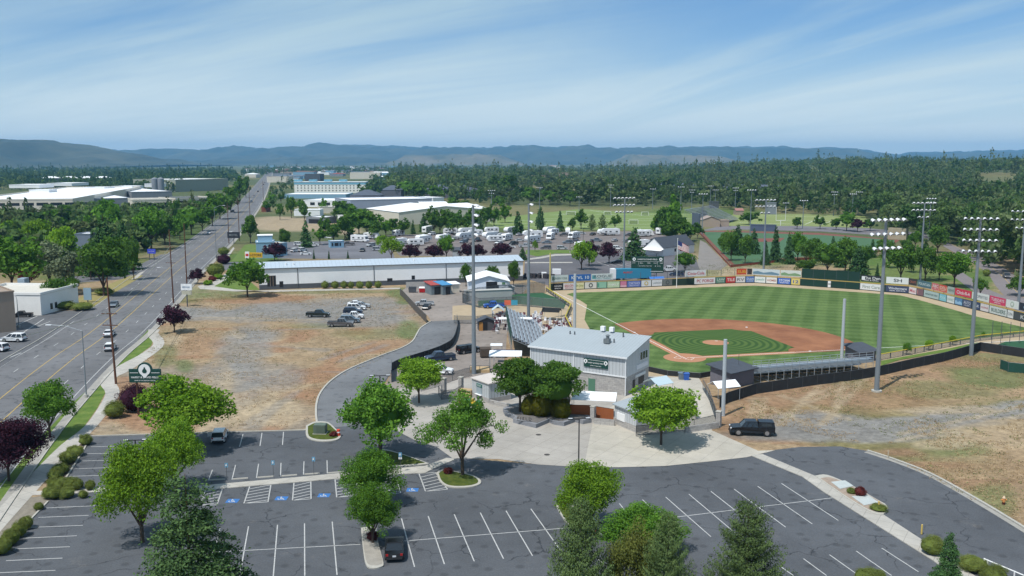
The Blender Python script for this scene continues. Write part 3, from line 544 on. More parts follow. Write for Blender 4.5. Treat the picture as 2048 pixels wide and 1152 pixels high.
sheet('path', [(1895, 485), (1886, 492), (1935, 520), (1975, 545), (1990, 570), (2048, 640), (2200, 720), (2200, 640), (2090, 605), (2048, 565), (2010, 537), (1960, 512)], .024, mat('road_east', C(142, 134, 134), .9, .1, .3))
sheet('path', [(1920, 556), (1900, 548), (1925, 540), (1960, 560), (2010, 600), (2048, 640), (1990, 600)][:0] + [(1925, 545), (1905, 552), (1950, 585), (2020, 612), (2060, 640), (2040, 605), (1975, 578)], .030, mat('road_east', (0, 0, 0)))
e2 = smoothline(xy([(1900, 487), (1960, 519), (2000, 548), (2030, 580), (2060, 605)]), 5)
stripm('yellow_lane_lines', e2, -.08, .08, .032, YEL)
# ================================================================ ball field
HOME = P(1368, 716.8); BI = math.radians(58.0); fd = Vector((math.cos(BI), math.sin(BI), 0)); MND = HOME + fd * 18.44
def fa(ang, r): a = BI + math.radians(ang); return (HOME.x + r * math.cos(a), HOME.y + r * math.sin(a))
WALL = [(1098, 582), (1192, 578), (1281, 575), (1387, 570), (1469, 566.5), (1508, 566), (1555, 569), (1600, 571.4), (1719, 580), (1770, 584.5), (1817, 587.7), (1847, 594), (1908, 609.5), (1978, 626.7), (2048, 645), (2150, 672)]
SAND = mat('warning_track_sand', C(196, 176, 146), .95, .10, .4)
sheet('warning_track', [(1098, 582)] + WALL[1:] + [(2250, 700), (2048, 690), (1760, 722), (1500, 752), (1400, 757), (1290, 752), (1100, 690), (1090, 655), (1010, 640), (905, 640), (905, 612), (1000, 606), (1085, 590)], .050, SAND)
def fieldmat():
    m = bpy.data.materials.new('outfield_turf'); m.use_nodes = True; t = m.node_tree; b = t.nodes['Principled BSDF']; L = t.links.new
    b.inputs['Roughness'].default_value = .95; b.inputs['Specular IOR Level'].default_value = .1
    tc = _n(t, 'ShaderNodeTexCoord'); o = None
    col = _n(t, 'ShaderNodeMixRGB'); col.inputs[1].default_value = (*C(76, 102, 52), 1); col.inputs[2].default_value = (*C(116, 140, 82), 1)
    acc = None
    for ang, per, ph, amp in ((20, 5.2, .3, .5), (-70, 4.7, .1, .5)):
        mp = _n(t, 'ShaderNodeMapping'); L(tc.outputs['Object'], mp.inputs[0]); mp.inputs['Rotation'].default_value = (0, 0, math.radians(ang)); 
        sp = _n(t, 'ShaderNodeSeparateXYZ'); L(mp.outputs[0], sp.inputs[0]); mu = _n(t, 'ShaderNodeMath', operation='MULTIPLY_ADD'); L(sp.outputs[0], mu.inputs[0]); mu.inputs[1].default_value = 2 * math.pi / per; mu.inputs[2].default_value = ph
        si = _n(t, 'ShaderNodeMath', operation='SINE'); L(mu.outputs[0], si.inputs[0]); mr = _n(t, 'ShaderNodeMapRange'); L(si.outputs[0], mr.inputs[0]); mr.inputs[1].default_value = -.45; mr.inputs[2].default_value = .45; mr.inputs[4].default_value = amp
        if acc is None: acc = mr.outputs[0]
        else:
            ad = _n(t, 'ShaderNodeMath', operation='ADD'); L(acc, ad.inputs[0]); L(mr.outputs[0], ad.inputs[1]); acc = ad.outputs[0]
    no = _n(t, 'ShaderNodeTexNoise'); no.inputs['Scale'].default_value = .09; no.inputs['Detail'].default_value = 5; L(tc.outputs['Object'], no.inputs['Vector'])
    n2 = _n(t, 'ShaderNodeMapRange'); L(no.outputs[0], n2.inputs[0]); n2.inputs[1].default_value = .3; n2.inputs[2].default_value = .7; n2.inputs[3].default_value = -.22; n2.inputs[4].default_value = .25
    ad = _n(t, 'ShaderNodeMath', operation='MULTIPLY_ADD'); L(acc, ad.inputs[0]); ad.inputs[1].default_value = .62; L(n2.outputs[0], ad.inputs[2]); ad2 = _n(t, 'ShaderNodeMath', operation='ADD', use_clamp=True); L(ad.outputs[0], ad2.inputs[0]); ad2.inputs[1].default_value = .2
    L(ad2.outputs[0], col.inputs[0])
    ns = _n(t, 'ShaderNodeTexNoise'); ns.inputs['Scale'].default_value = 1.6; ns.inputs['Detail'].default_value = 5; L(tc.outputs['Object'], ns.inputs['Vector'])
    nm = _n(t, 'ShaderNodeMapRange'); L(ns.outputs[0], nm.inputs[0]); nm.inputs[1].default_value = .3; nm.inputs[2].default_value = .7; nm.inputs[3].default_value = .82; nm.inputs[4].default_value = 1.16
    mm = _n(t, 'ShaderNodeMixRGB', blend_type='MULTIPLY'); mm.inputs[0].default_value = 1; L(col.outputs[0], mm.inputs[1]); L(nm.outputs[0], mm.inputs[2]); L(mm.outputs[0], b.inputs['Base Color']); return m
def ringmat():
    m = bpy.data.materials.new('infield_turf'); m.use_nodes = True; t = m.node_tree; b = t.nodes['Principled BSDF']; L = t.links.new
    b.inputs['Roughness'].default_value = .95; b.inputs['Specular IOR Level'].default_value = .1
    tc = _n(t, 'ShaderNodeTexCoord'); vm = _n(t, 'ShaderNodeVectorMath', operation='DISTANCE'); L(tc.outputs['Object'], vm.inputs[0]); vm.inputs[1].default_value = (MND.x, MND.y, .07)
    no = _n(t, 'ShaderNodeTexNoise'); no.inputs['Scale'].default_value = .2; L(tc.outputs['Object'], no.inputs['Vector'])
    a = _n(t, 'ShaderNodeMath', operation='MULTIPLY_ADD'); L(vm.outputs['Value'], a.inputs[0]); a.inputs[1].default_value = 2 * math.pi / 1.45; L(no.outputs[0], a.inputs[2])
    si = _n(t, 'ShaderNodeMath', operation='SINE'); L(a.outputs[0], si.inputs[0]); mr = _n(t, 'ShaderNodeMapRange'); L(si.outputs[0], mr.inputs[0]); mr.inputs[1].default_value = -.7; mr.inputs[2].default_value = .7
    col = _n(t, 'ShaderNodeMixRGB'); col.inputs[1].default_value = (*C(64, 94, 48), 1); col.inputs[2].default_value = (*C(94, 119, 62), 1); L(mr.outputs[0], col.inputs[0]); L(col.outputs[0], b.inputs['Base Color']); return m
sheet('outfield', [(1133, 588.6), (1147, 585.8), (1281, 581), (1400, 575), (1508, 571.6), (1600, 577), (1719, 585), (1800, 591), (1837, 600), (1908, 620), (1947, 632), (2048, 655), (2200, 690), (2200, 696), (2048, 667), (1960, 677), (1900, 685), (1830, 696), (1760, 709), (1700, 716), (1560, 730), (1500, 738), (1424, 747.5), (1371, 751), (1330, 747), (1300, 735), (1240, 700), (1190, 672), (1181, 661), (1169, 640), (1174, 610), (1160, 601), (1146, 594)], .062, fieldmat())
CLAY = mat('infield_clay', C(138, 88, 60), .95, 0, .16, col2=C(182, 126, 90)); CLAYD = mat('mound_clay', C(196, 142, 108), .95, .06, .5)
arc = []
for k in range(61):
    a = BI + math.radians(-100 + k * 200 / 60); arc.append((MND.x + 28.96 * math.cos(a), MND.y + 28.96 * math.sin(a)))
rel = lambda p: (Vector((p[0], p[1], 0)) - HOME)
def side(p):
    v = rel(p); a = math.degrees(math.atan2(v.y, v.x) - BI); return a
arc = [p for p in arc if abs(side(p)) < 47.5]
iw = [(fa(0, 0))]
sheet('infield_dirt', [fa(-47.5, 22)] + arc + [fa(47.5, 22), fa(45, 20), fa(45, 12), fa(0, 12), fa(-45, 12), fa(-45, 20)], .070, CLAY, px=False)
pth = MB()
for s in (-45, 45):
    a = fa(s, 1.0); b = fa(s, 24); pth.bar(a, b, 1.9, .0625, .074)
tag(pth.build('base_path', CLAYD), kind='structure')
# infield grass: inside the bases with rounded cuts
S2 = math.sqrt(.5); u1 = Vector((math.cos(BI - math.pi / 4), math.sin(BI - math.pi / 4), 0)); u3 = Vector((math.cos(BI + math.pi / 4), math.sin(BI + math.pi / 4), 0))
g = []; lo, hi = 1.0, 26.3; R_ = 4.0
def corner(c, a0, a1, r=R_):
    for k in range(9):
        t = math.radians(a0 + (a1 - a0) * k / 8); v = HOME + u1 * (c[0] + r * math.cos(t)) + u3 * (c[1] + r * math.sin(t)); g.append((v.x, v.y))
corner((0, 0), 75, 15, 4.3); corner((27.4, 0), 166, 106, 4.4); corner((27.4, 27.4), 256, 194, 4.4); corner((0, 27.4), -14, -76, 4.4)
sheet('infield_grass', g, .078, ringmat(), px=False)
def disc(name, c, r, z, m, n=40, h=None):
    q = [(c[0] + r * math.cos(2 * math.pi * k / n), c[1] + r * math.sin(2 * math.pi * k / n)) for k in range(n)]
    mb = MB()
    if h: 
        top = [(c[0] + r * .3 * math.cos(2 * math.pi * k / n), c[1] + r * .3 * math.sin(2 * math.pi * k / n)) for k in range(n)]
        mb.add([(*p, z) for p in q] + [(*p, z + h) for p in top], [(i, (i + 1) % n, n + (i + 1) % n, n + i) for i in range(n)] + [tuple(range(n, 2 * n))])
    else: mb.add([(*p, z) for p in q], [tuple(range(n))])
    return tag(mb.build(name, m), kind='structure')
disc('home_circle', fa(0, .3), 4.1, .084, CLAYD); disc('pitcher_mound', (MND.x - fd.x * .45, MND.y - fd.y * .45), 2.75, .086, CLAYD, h=.24)
ch = MB()
for s in (-45, 45): ch.bar(fa(s, 1.3), fa(s, 104 if s > 0 else 100), .12, .05, .092)
for s in (-1, 1):
    o = HOME + u1 * 0; 
    r_ = Vector((fd.y, -fd.x, 0)); c = HOME + r_ * s * 1.15
    q = [c + r_ * a * .6 + fd * b * .9 for a, b in ((-1, -1), (1, -1), (1, 1), (-1, 1))]
    for i in range(4): ch.bar(q[i], q[(i + 1) % 4], .08, .0845, .090)
tag(ch.build('chalk_lines', WHITE), kind='structure')
for nm, p, lab in (('base_bag', fa(-45, 27.2), 'white first base bag on the clay nearest the right-hand stands'), ('base_bag', fa(0, 38.8), 'white second base bag on the far clay'), ('base_bag', fa(45, 27.2), 'white third base bag on the left clay')):
    tag(MB().box((p[0], p[1], .071), (.4, .4, .1), BI + math.pi / 4).build(nm, WHITE), lab, 'base', 'bases of the ball field')
tag(MB().prism([(HOME.x + v.x, HOME.y + v.y) for v in (fd * -.22, Vector((fd.y, -fd.x, 0)) * .22, Vector((fd.y, -fd.x, 0)) * .22 + fd * .22, Vector((-fd.y, fd.x, 0)) * .22 + fd * .22, Vector((-fd.y, fd.x, 0)) * .22)], .085, .10).build('home_plate', WHITE), 'white five-sided home plate in the round clay patch', 'home plate')
tag(MB().box((MND.x, MND.y, .32), (.61, .15, .04), BI + math.pi / 2).build('pitching_rubber', WHITE), 'white pitching rubber on top of the mound', 'pitching rubber')
sheet('bullpen_turf', [(955, 603), (1038, 588), (1086, 586), (1134, 604), (1128, 617), (1085, 613), (1040, 609), (957, 613)], .075, mat('synthetic_turf', C(52, 98, 66), .9, .1, .5))
sheet('right_bullpen_turf', [(1985, 694), (2010, 684), (2048, 682), (2200, 690), (2200, 720), (2048, 697)], .075, mat('synthetic_turf', (0, 0, 0)))
sheet('grass_bank', [(1762, 722), (1900, 697), (1955, 685), (1960, 688), (1890, 705), (1800, 720), (1762, 732)], .075, GRASS)
# softball field beyond, soccer pitches
sheet('softball_clay', [(1398, 462), (1430, 496), (1464, 531), (1476, 533), (1560, 519), (1770, 500), (1800, 480), (1640, 466), (1470, 462)], .040, mat('softball_border', C(140, 88, 76), .95, .1, .2))
sheet('softball_turf', [(1405, 464), (1434, 495), (1468, 528), (1478, 531), (1560, 517), (1700, 508), (1782, 496), (1790, 480), (1640, 470), (1470, 464.5)], .055, mat('softball_turf', C(84, 120, 84), .9, .06, .1))
sheet('softball_clay', [(1505, 477.5), (1515, 484), (1560, 483.5), (1570, 476)], .070, mat('softball_border', (0, 0, 0)))
sheet('back_lane', [(1395, 528), (1400, 480), (1412, 486), (1455, 530), (1440, 540), (1400, 540)], .045, mat('gravel_lane', C(150, 144, 138), .9, .15, .3))
SOC = mat('soccer_turf', C(132, 152, 84), .95, .08, .05); SOC2 = mat('soccer_turf_dry', C(146, 158, 96), .95, .08, .05)
sheet('soccer_pitch', [(975, 446), (1020, 433), (1150, 419), (1300, 416), (1395, 418), (1400, 459), (1300, 461), (1100, 459), (1000, 456)], .030, SOC)
sheet('football_pitch', [(1410, 452), (1450, 437), (1475, 424), (1640, 429), (1730, 432), (1740, 456), (1600, 452), (1480, 455)], .035, SOC2)
sheet('football_apron', [(1400, 462), (1440, 452), (1600, 452), (1740, 457), (1900, 470), (1900, 480), (1640, 463), (1480, 459)], .045, mat('apron_grey', C(132, 128, 132), .9, .12, .1))
pl = MB()
for q in ((980, 447, 1395, 449), (1060, 438, 1395, 437), (1100, 430, 1400, 428), (1170, 422, 1395, 421), (1010, 441, 1330, 441.5), (985, 452, 1400, 455), (1330, 417, 1400, 418), (1115, 430, 1150, 425), (1180, 421, 1210, 425), (1265, 430, 1300, 432)): ln(*q, .35, pl, .052)
for q in ((1480, 431, 1700, 434), (1560, 440, 1720, 443), (1475, 445, 1580, 448), (1640, 450, 1690, 434), (1610, 449, 1645, 434)): ln(*q, .3, pl, .056)
tag(pl.build('pitch_lines', WHITE), kind='structure')
# ================================================================ trees
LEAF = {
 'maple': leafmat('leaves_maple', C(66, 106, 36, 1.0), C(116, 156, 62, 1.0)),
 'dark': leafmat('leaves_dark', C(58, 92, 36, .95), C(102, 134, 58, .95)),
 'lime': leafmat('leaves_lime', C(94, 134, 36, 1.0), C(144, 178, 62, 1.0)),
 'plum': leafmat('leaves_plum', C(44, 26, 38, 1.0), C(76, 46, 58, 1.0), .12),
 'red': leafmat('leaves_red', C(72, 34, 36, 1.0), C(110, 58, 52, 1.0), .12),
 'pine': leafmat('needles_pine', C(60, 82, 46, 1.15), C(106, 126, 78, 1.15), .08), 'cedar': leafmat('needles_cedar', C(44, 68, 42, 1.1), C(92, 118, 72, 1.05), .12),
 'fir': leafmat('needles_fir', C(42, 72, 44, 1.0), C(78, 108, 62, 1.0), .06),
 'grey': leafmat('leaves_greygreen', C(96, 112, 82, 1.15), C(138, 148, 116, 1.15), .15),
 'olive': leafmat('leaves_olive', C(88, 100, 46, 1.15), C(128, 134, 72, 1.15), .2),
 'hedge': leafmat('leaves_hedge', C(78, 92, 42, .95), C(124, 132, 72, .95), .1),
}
BARK = mat('bark', C(96, 82, 70), .9, .25, 6); BARKR = mat('bark_pine', C(110, 84, 64), .9, .25, 6)
def leafquads(pts, size, nrm=None, bias=.6, aspect=1.0):
    n = len(pts); r = np.random.normal(size=(n, 3)); r /= np.linalg.norm(r, axis=1)[:, None]
    if nrm is not None:
        r = r * (1 - bias) + nrm * bias; r /= np.linalg.norm(r, axis=1)[:, None] + 1e-9
    t = np.random.normal(size=(n, 3)); t -= (t * r).sum(1)[:, None] * r; t /= np.linalg.norm(t, axis=1)[:, None]; b = np.cross(r, t)
    s = (size * np.random.uniform(.6, 1.4, n))[:, None]
    q = np.stack([pts - t * s * .5 * aspect, pts - b * s * .32, pts + t * s * .5 * aspect, pts + b * s * .32], 1)
    return q.reshape(-1, 3)
def leafmesh(name, co, m, tone):
    me = npmesh(name, co, np.arange(len(co)).reshape(-1, 4)); a = me.attributes.new('tone', 'FLOAT', 'POINT'); a.data.foreach_set('value', np.repeat(tone, 4).astype(np.float32)); me.materials.append(m); return me
def crown_broad(n, leaf, nclump=60, bottom=.22, ragged=.16, top=1.0, wpow=1.0, seed=0, egg=0.0):
    """unit crown: height 1, width 1. clumps over an uneven shell and inside it"""
    rs = np.random.RandomState(seed); st = np.random.get_state(); np.random.seed(seed)
    c = (top + bottom) / 2; hz = (top - bottom) / 2
    v = rs.normal(size=(nclump, 3)); v /= np.linalg.norm(v, axis=1)[:, None]; v[:, 2] = np.where(v[:, 2] < -.55, -v[:, 2], v[:, 2])
    rad = rs.uniform(.45, 1.0, nclump) ** .5 * (1 + rs.normal(size=nclump) * ragged)
    cc = v * rad[:, None] * np.array([.40, .40, hz * .84]); z = cc[:, 2] / hz
    cc[:, :2] *= (1 - egg * z)[:, None]; cc[:, 2] += c
    cr = rs.uniform(.06, .17, nclump)
    k = rs.choice(nclump, n, p=cr ** 2 / (cr ** 2).sum()); w_ = rs.normal(size=(n, 3)); w_ /= np.linalg.norm(w_, axis=1)[:, None]
    rr = rs.uniform(0, 1, n) ** .33; p = cc[k] + w_ * (rr * cr[k])[:, None] * np.array([1, 1, .9 * hz / .42])
    tone = np.clip(.5 + rs.normal(size=nclump) * .25, 0, 1)[k] * .6 + rs.uniform(0, .4, n)
    q = leafquads(p, leaf, w_, .45); np.random.set_state(st); return q, tone
def crown_conifer(n, leaf, bottom=.08, droop=.25, tiers=24, seed=0, dens=1.0, wpow=.85, up=.0):
    rs = np.random.RandomState(seed); st = np.random.get_state(); np.random.seed(seed); P_ = []; T = []; Nn = []
    tot = 0; tiers_ = []
    for i in range(tiers):
        h = bottom + (1 - bottom) * (i / tiers) ** .95; R = .5 * (1 - (h - bottom) / (1 - bottom)) ** wpow * rs.uniform(.82, 1.12) + .012
        nb = max(4, int(6 + 9 * R / .5))
        for j in range(nb): tiers_.append((h + rs.uniform(-.012, .012), R * rs.uniform(.7, 1.12), rs.uniform(0, 2 * math.pi)))
    L_ = np.array([t[1] for t in tiers_]); cnt = rs.multinomial(n, L_ / L_.sum())
    for (h, R, a), m in zip(tiers_, cnt):
        if m == 0: continue
        t = rs.uniform(.08, 1, m) ** .7; d = np.array([math.cos(a), math.sin(a)]); wdt = .055 * (1 - t * .55) + .015
        sidew = rs.normal(size=m) * wdt; x = d[0] * R * t - d[1] * sidew; y = d[1] * R * t + d[0] * sidew
        z = h - droop * R * t ** 1.5 + up * R * t ** 2 + rs.normal(size=m) * .010
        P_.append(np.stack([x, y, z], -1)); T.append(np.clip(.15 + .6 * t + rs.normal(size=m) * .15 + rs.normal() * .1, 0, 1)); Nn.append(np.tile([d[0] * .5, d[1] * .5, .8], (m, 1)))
    p = np.concatenate(P_); tn = np.concatenate(T); nn = np.concatenate(Nn); nn /= np.linalg.norm(nn, axis=1)[:, None]
    q = leafquads(p, leaf, nn, .5, 1.3); np.random.set_state(st); return q, tn
def trunkmesh(name, bottom, m, forks=5, r=.028, seed=0, conifer=False):
    rs = random.Random(seed); mb = MB()
    if conifer: mb.tube((0, 0, -.01), (0, 0, .55), r, r * .5, 8); mb.tube((0, 0, .55), (0, 0, .97), r * .5, r * .1, 6)
    else:
        mb.tube((0, 0, -.01), (0, 0, bottom), r, r * .8, 8)
        for k in range(forks):
            a = 2 * math.pi * (k + rs.random() * .6) / forks; d = rs.uniform(.10, .22); z = bottom + rs.uniform(.18, .32)
            e = (math.cos(a) * d, math.sin(a) * d, z); mb.tube((0, 0, bottom * rs.uniform(.7, .98)), e, r * .6, r * .3, 6)
            for j in range(2):
                a2 = a + rs.uniform(-.7, .7); mb.tube(e, (e[0] + math.cos(a2) * .12, e[1] + math.sin(a2) * .12, e[2] + rs.uniform(.1, .22)), r * .3, r * .1, 5)
        mb.tube((0, 0, bottom), (rs.uniform(-.03, .03), rs.uniform(-.03, .03), .82), r * .7, r * .2, 6)
    return mb.mesh(name, m)
TMPL = {}
def template(kind, res):
    """kind: look.  res: 'h' near, 'm' middle, 'l' far"""
    key = (kind, res)
    if key in TMPL: return TMPL[key]
    n, lf = {'x': (22000, .026), 'h': (9000, .039), 'm': (2400, .066), 'l': (700, .11)}[res]
    out = []
    for v in range(3):
        sd = (sum(map(ord, kind)) * 7 + v * 31 + ord(res)) % 10000; b = .22
        if kind in ('maple', 'dark', 'lime', 'plum', 'red', 'grey', 'olive'):
            b = {'maple': .2, 'dark': .16, 'lime': .17, 'plum': .2, 'red': .15, 'grey': .1, 'olive': .04}[kind]
            q, t = crown_broad(n, lf, {'x': 120, 'h': 90, 'm': 50, 'l': 26}[res], b, .20, seed=sd, egg=.14); mt = LEAF[kind]; con = False
        elif kind == 'ragged': q, t = crown_broad(int(n * .62), lf * .95, 46, .16, .3, seed=sd, egg=.62); mt = LEAF['maple']; con = False; b = .2
        elif kind == 'flat': q, t = crown_broad(n, lf, 70, .3, .10, seed=sd, egg=.0); mt = LEAF['dark']; con = False; b = .3
        elif kind == 'flatlime': q, t = crown_broad(n, lf, 80, .26, .12, seed=sd, egg=-.05); mt = LEAF['lime']; con = False; b = .26
        elif kind == 'flatmaple': q, t = crown_broad(n, lf, 80, .26, .12, seed=sd, egg=-.05); mt = LEAF['maple']; con = False; b = .26
        elif kind == 'bush': q, t = crown_broad(n, lf * .75, 60, -.1, .05, seed=sd); mt = LEAF['hedge']; con = False; b = .05
        elif kind == 'plumbush': q, t = crown_broad(n, lf * .75, 60, -.1, .05, seed=sd); mt = LEAF['plum']; con = False; b = .05
        elif kind == 'redbush': q, t = crown_broad(n, lf * .8, 40, -.1, .05, seed=sd); mt = LEAF['red']; con = False; b = .05
        elif kind == 'yellowbush': q, t = crown_broad(n, lf * 1.2, 40, -.1, .08, seed=sd); mt = LEAF['lime']; con = False; b = .05
        elif kind == 'olivebush': q, t = crown_broad(n, lf * .75, 60, -.1, .1, seed=sd); mt = leafmat('leaves_oliveshade', C(92, 96, 30, 1.3), C(130, 128, 50, 1.3)); con = False; b = .05  # yellow-green leaves darkened to olive: shade under the trees put into the colour
        elif kind == 'pine': q, t = crown_conifer(int(n * 1.7), lf * .58, .05, -.1, 30, sd, 1, .6, .35); mt = LEAF['pine']; con = True
        elif kind == 'cedar': q, t = crown_conifer(int(n * 2.6), lf * .46, .03, .42, 15, sd, 1, 1.0); mt = LEAF['cedar']; con = True
        elif kind == 'fir': q, t = crown_conifer(int(n * 1.2), lf * .85, .06, .28, 24, sd, 1, .9); mt = LEAF['fir']; con = True
        elif kind == 'cypress': q, t = crown_conifer(int(n * 1.1), lf, .10, -.35, 26, sd, 1, .5, .1); mt = LEAF['fir']; con = True
        else: raise KeyError(kind)
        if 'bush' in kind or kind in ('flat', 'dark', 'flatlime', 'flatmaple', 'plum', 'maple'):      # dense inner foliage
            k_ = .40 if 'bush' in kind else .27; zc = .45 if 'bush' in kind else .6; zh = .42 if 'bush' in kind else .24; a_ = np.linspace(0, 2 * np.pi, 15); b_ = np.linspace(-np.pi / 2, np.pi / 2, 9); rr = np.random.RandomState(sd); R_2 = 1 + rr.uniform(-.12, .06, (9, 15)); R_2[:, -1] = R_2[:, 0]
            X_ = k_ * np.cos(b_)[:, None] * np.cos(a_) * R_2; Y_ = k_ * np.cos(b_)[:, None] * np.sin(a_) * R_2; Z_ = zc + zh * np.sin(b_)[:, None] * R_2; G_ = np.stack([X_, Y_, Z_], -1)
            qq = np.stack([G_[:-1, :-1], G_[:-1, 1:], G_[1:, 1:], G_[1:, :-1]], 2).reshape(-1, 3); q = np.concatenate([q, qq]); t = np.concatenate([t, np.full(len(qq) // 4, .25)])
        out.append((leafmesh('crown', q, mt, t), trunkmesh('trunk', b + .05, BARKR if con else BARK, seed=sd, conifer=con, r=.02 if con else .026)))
    TMPL[key] = out; return out
_tc = [0]
NM = {'plum': 'purple_plum_tree', 'pine': 'pine_tree', 'cedar': 'cedar_tree', 'fir': 'fir_tree', 'cypress': 'cypress_tree', 'bush': 'shrub', 'plumbush': 'shrub', 'redbush': 'shrub', 'yellowbush': 'shrub', 'olivebush': 'shrub', 'maple': 'maple_tree'}
def tree(kind, x, yb, yt, wpx, label=None, group=None, res=None, z0=0.0, depth=None, bottomcut=None):
    g = P(x, yb, z0); H = HZ(g.y, yt) - z0; W = MW(g.y, wpx)
    if res is None: res = 'x' if g.y < 112 else 'h' if g.y < 190 else 'm' if g.y < 400 else 'l'
    t = template(kind, res); _tc[0] += 1; me = t[_tc[0] % len(t)]; nm = NM.get(kind, 'broadleaf_tree'); sh = nm == 'shrub'
    o = empty(nm, (g.x, g.y, z0), random.uniform(0, 6.28), label, 'shrub' if sh else 'tree', group)
    kw = 1.14 if kind not in ('fir', 'cedar', 'pine', 'cypress') else 1.04
    for k, (m, n) in enumerate(zip(me, ('crown', 'trunk'))):
        c = bpy.data.objects.new(n, m); COL.objects.link(c); c.parent = o; tw = W * kw; c.scale = (tw, (MW(g.y, depth) if depth else tw), H) if k == 0 else (min(tw, H * .9), min(tw, H * .9), H)
        if sh and k == 1: c.scale = (tw * .6, tw * .6, H * .7)
    return o
ORD = 'first second third fourth fifth sixth seventh eighth ninth tenth eleventh twelfth thirteenth fourteenth fifteenth sixteenth seventeenth eighteenth nineteenth twentieth'.split()
def ordn(i): return ORD[i] if i < 20 else ('twenty-' if i < 30 else 'thirty-' if i < 40 else 'forty-') + (ORD[i % 10 - 1] if i % 10 else '') if (i + 1) % 10 else {30: 'thirtieth', 40: 'fortieth', 50: 'fiftieth'}[i + 1]
def ordn(i):
    i += 1
    if i <= 20: return ORD[i - 1]
    t, u = divmod(i, 10)
    if u == 0: return {3: 'thirtieth', 4: 'fortieth', 5: 'fiftieth', 6: 'sixtieth'}[t]
    return {2: 'twenty-', 3: 'thirty-', 4: 'forty-', 5: 'fifty-'}[t] + ORD[u - 1]
def cluster(items, phrase, group, looks=None, **kw):
    """a named cluster: each gets its own label from its rank in the cluster"""
    items = sorted(items, key=lambda t: t[1]); LK = {'maple': 'mid-green round tree', 'dark': 'dark green round tree', 'lime': 'light green tree', 'plum': 'dark purple tree', 'red': 'reddish tree', 'grey': 'grey-green loose tree', 'olive': 'olive shrubby tree', 'pine': 'grey-green pine', 'cedar': 'spreading cedar', 'fir': 'dark fir', 'cypress': 'narrow dark cypress', 'ragged': 'ragged green tree', 'flat': 'dark spreading tree', 'flatlime': 'light green spreading tree', 'flatmaple': 'green spreading tree', 'bush': 'green shrub', 'plumbush': 'dark purple shrub', 'redbush': 'dark red shrub', 'yellowbush': 'yellow-green shrub'}
    for i, it in enumerate(items):
        tree(*it, label='%s, %s from the left %s' % (LK[it[0]], ordn(i), phrase), group=group, **kw)
# --- near trees
tree('cedar', 388, 1300, 936, 440, 'huge grey-green cedar in the near corner of the car park')
tree('lime', 285, 1085, 888, 142, 'tall light green tree left of the huge cedar')
tree('lime', 352, 985, 846, 112, 'bright green tree around the middle lamp post beyond the cedar')
tree('flatlime', 372, 900, 762, 160, 'lumpy light green tree at the edge of the vacant lot by the white hatchback')
tree('maple', 100, 874, 766, 92, 'mid-green tree standing on the verge between avenue and winding walk')
tree('plum', 18, 962, 841, 140, 'big dark purple tree on the verge at the edge of the avenue')
tree('maple', 760, 918, 768, 146, 'dense mid-green maple on the long grassy island left of the plaza')
tree('ragged', 925, 952, 792, 142, 'ragged-topped maple on the island with the hatched bay beside it')
tree('maple', 742, 1012, 907, 108, 'bright maple behind the black sedan, upper of the overlapping two')
tree('maple', 746, 1088, 973, 100, 'bright maple beside the black sedan, lower of the overlapping two')
tree('lime', 1180, 1062, 926, 118, 'bright green tree on the corner island under the black lamp post')
tree('maple', 1283, 1110, 1020, 150, 'dark green round tree between the grey pines at the bottom of the car park')
tree('pine', 1160, 1262, 998, 150, 'grey-green pine, leftmost of the pines along the bottom edge')
tree('pine', 1332, 1260, 1024, 125, 'slim grey-green pine in the middle of the pines along the bottom edge')
tree('pine', 1490, 1225, 1003, 165, 'broad green pine standing over the right-hand stalls')
tree('fir', 1893, 1192, 1062, 88, 'dark pointed fir at the lower end of the concrete walk')
tree('olive', 1262, 1230, 1062, 110, 'brownish olive shrub tree between two pines')
tree('flatlime', 838, 806, 716, 94, 'light green tree in the plaza by the entry gate and parked pickups')
tree('flat', 1040, 832, 716, 108, 'dense dark tree with forked trunk in the walled bed, left one')
tree('flat', 1112, 840, 727, 112, 'dense dark tree in the walled bed, right one by the awning')
tree('flatlime', 1322, 890, 775, 140, 'light green multi-stem tree alone in the pale forecourt')
tree('plum', 349, 665, 611, 58, 'small dark purple tree beside the bend of the walk at the vacant lot')
tree('plum', 396, 568, 538, 32, 'small purple tree by the drive to the long storage building')
tree('maple', 495, 594, 517, 82, 'broad green tree at the left end of the long storage building')
tree('olivebush', 1085, 838, 770, 60, 'yellow-green bush under the dark trees of the walled bed', depth=60)
tree('olivebush', 1123, 842, 790, 42, 'yellow-green bush, smaller one beside the brown fence')
tree('olivebush', 1058, 836, 785, 36, 'yellow-green bush against the left trunk in the walled bed')
tree('plumbush', 269, 822, 768, 62, 'brown-purple shrub below the green ball park sign')
tree('bush', 230, 835, 800, 40, 'low grey-green shrub on the bank beside the walk')
tree('redbush', 896, 949, 934, 20, 'dark red round shrub on the island with the ragged maple')
tree('redbush', 667, 874, 862, 17, 'dark red shrub by the orange barrel on the utility island')
tree('redbush', 1720, 993, 972, 22, 'dark red round shrub on the gravel island')
tree('bush', 1703, 988, 976, 22, 'small green shrub touching the red one on the gravel island')
tree('redbush', 745, 1080, 1062, 26, 'small reddish shrub at the foot of the bright maple')
tree('redbush', 1129, 1012, 990, 26, 'orange-red shrub at the corner island')
tree('bush', 1757, 1022, 1008, 34, 'low green shrub round the yellow bollard on the gravel island')
tree('bush', 1865, 1108, 1072, 52, 'green mound shrub beside the walk above the dark fir')
tree('bush', 1945, 1140, 1112, 60, 'green mound shrub right of the dark fir')
tree('bush', 1985, 1165, 1130, 56, 'green mound shrub under the white rail')
tree('bush', 1740, 1165, 1140, 70, 'green shrub at the very bottom edge among the stalls')
tree('bush', 78, 1020, 1004, 20, 'small round shrub alone in the gravel bed')
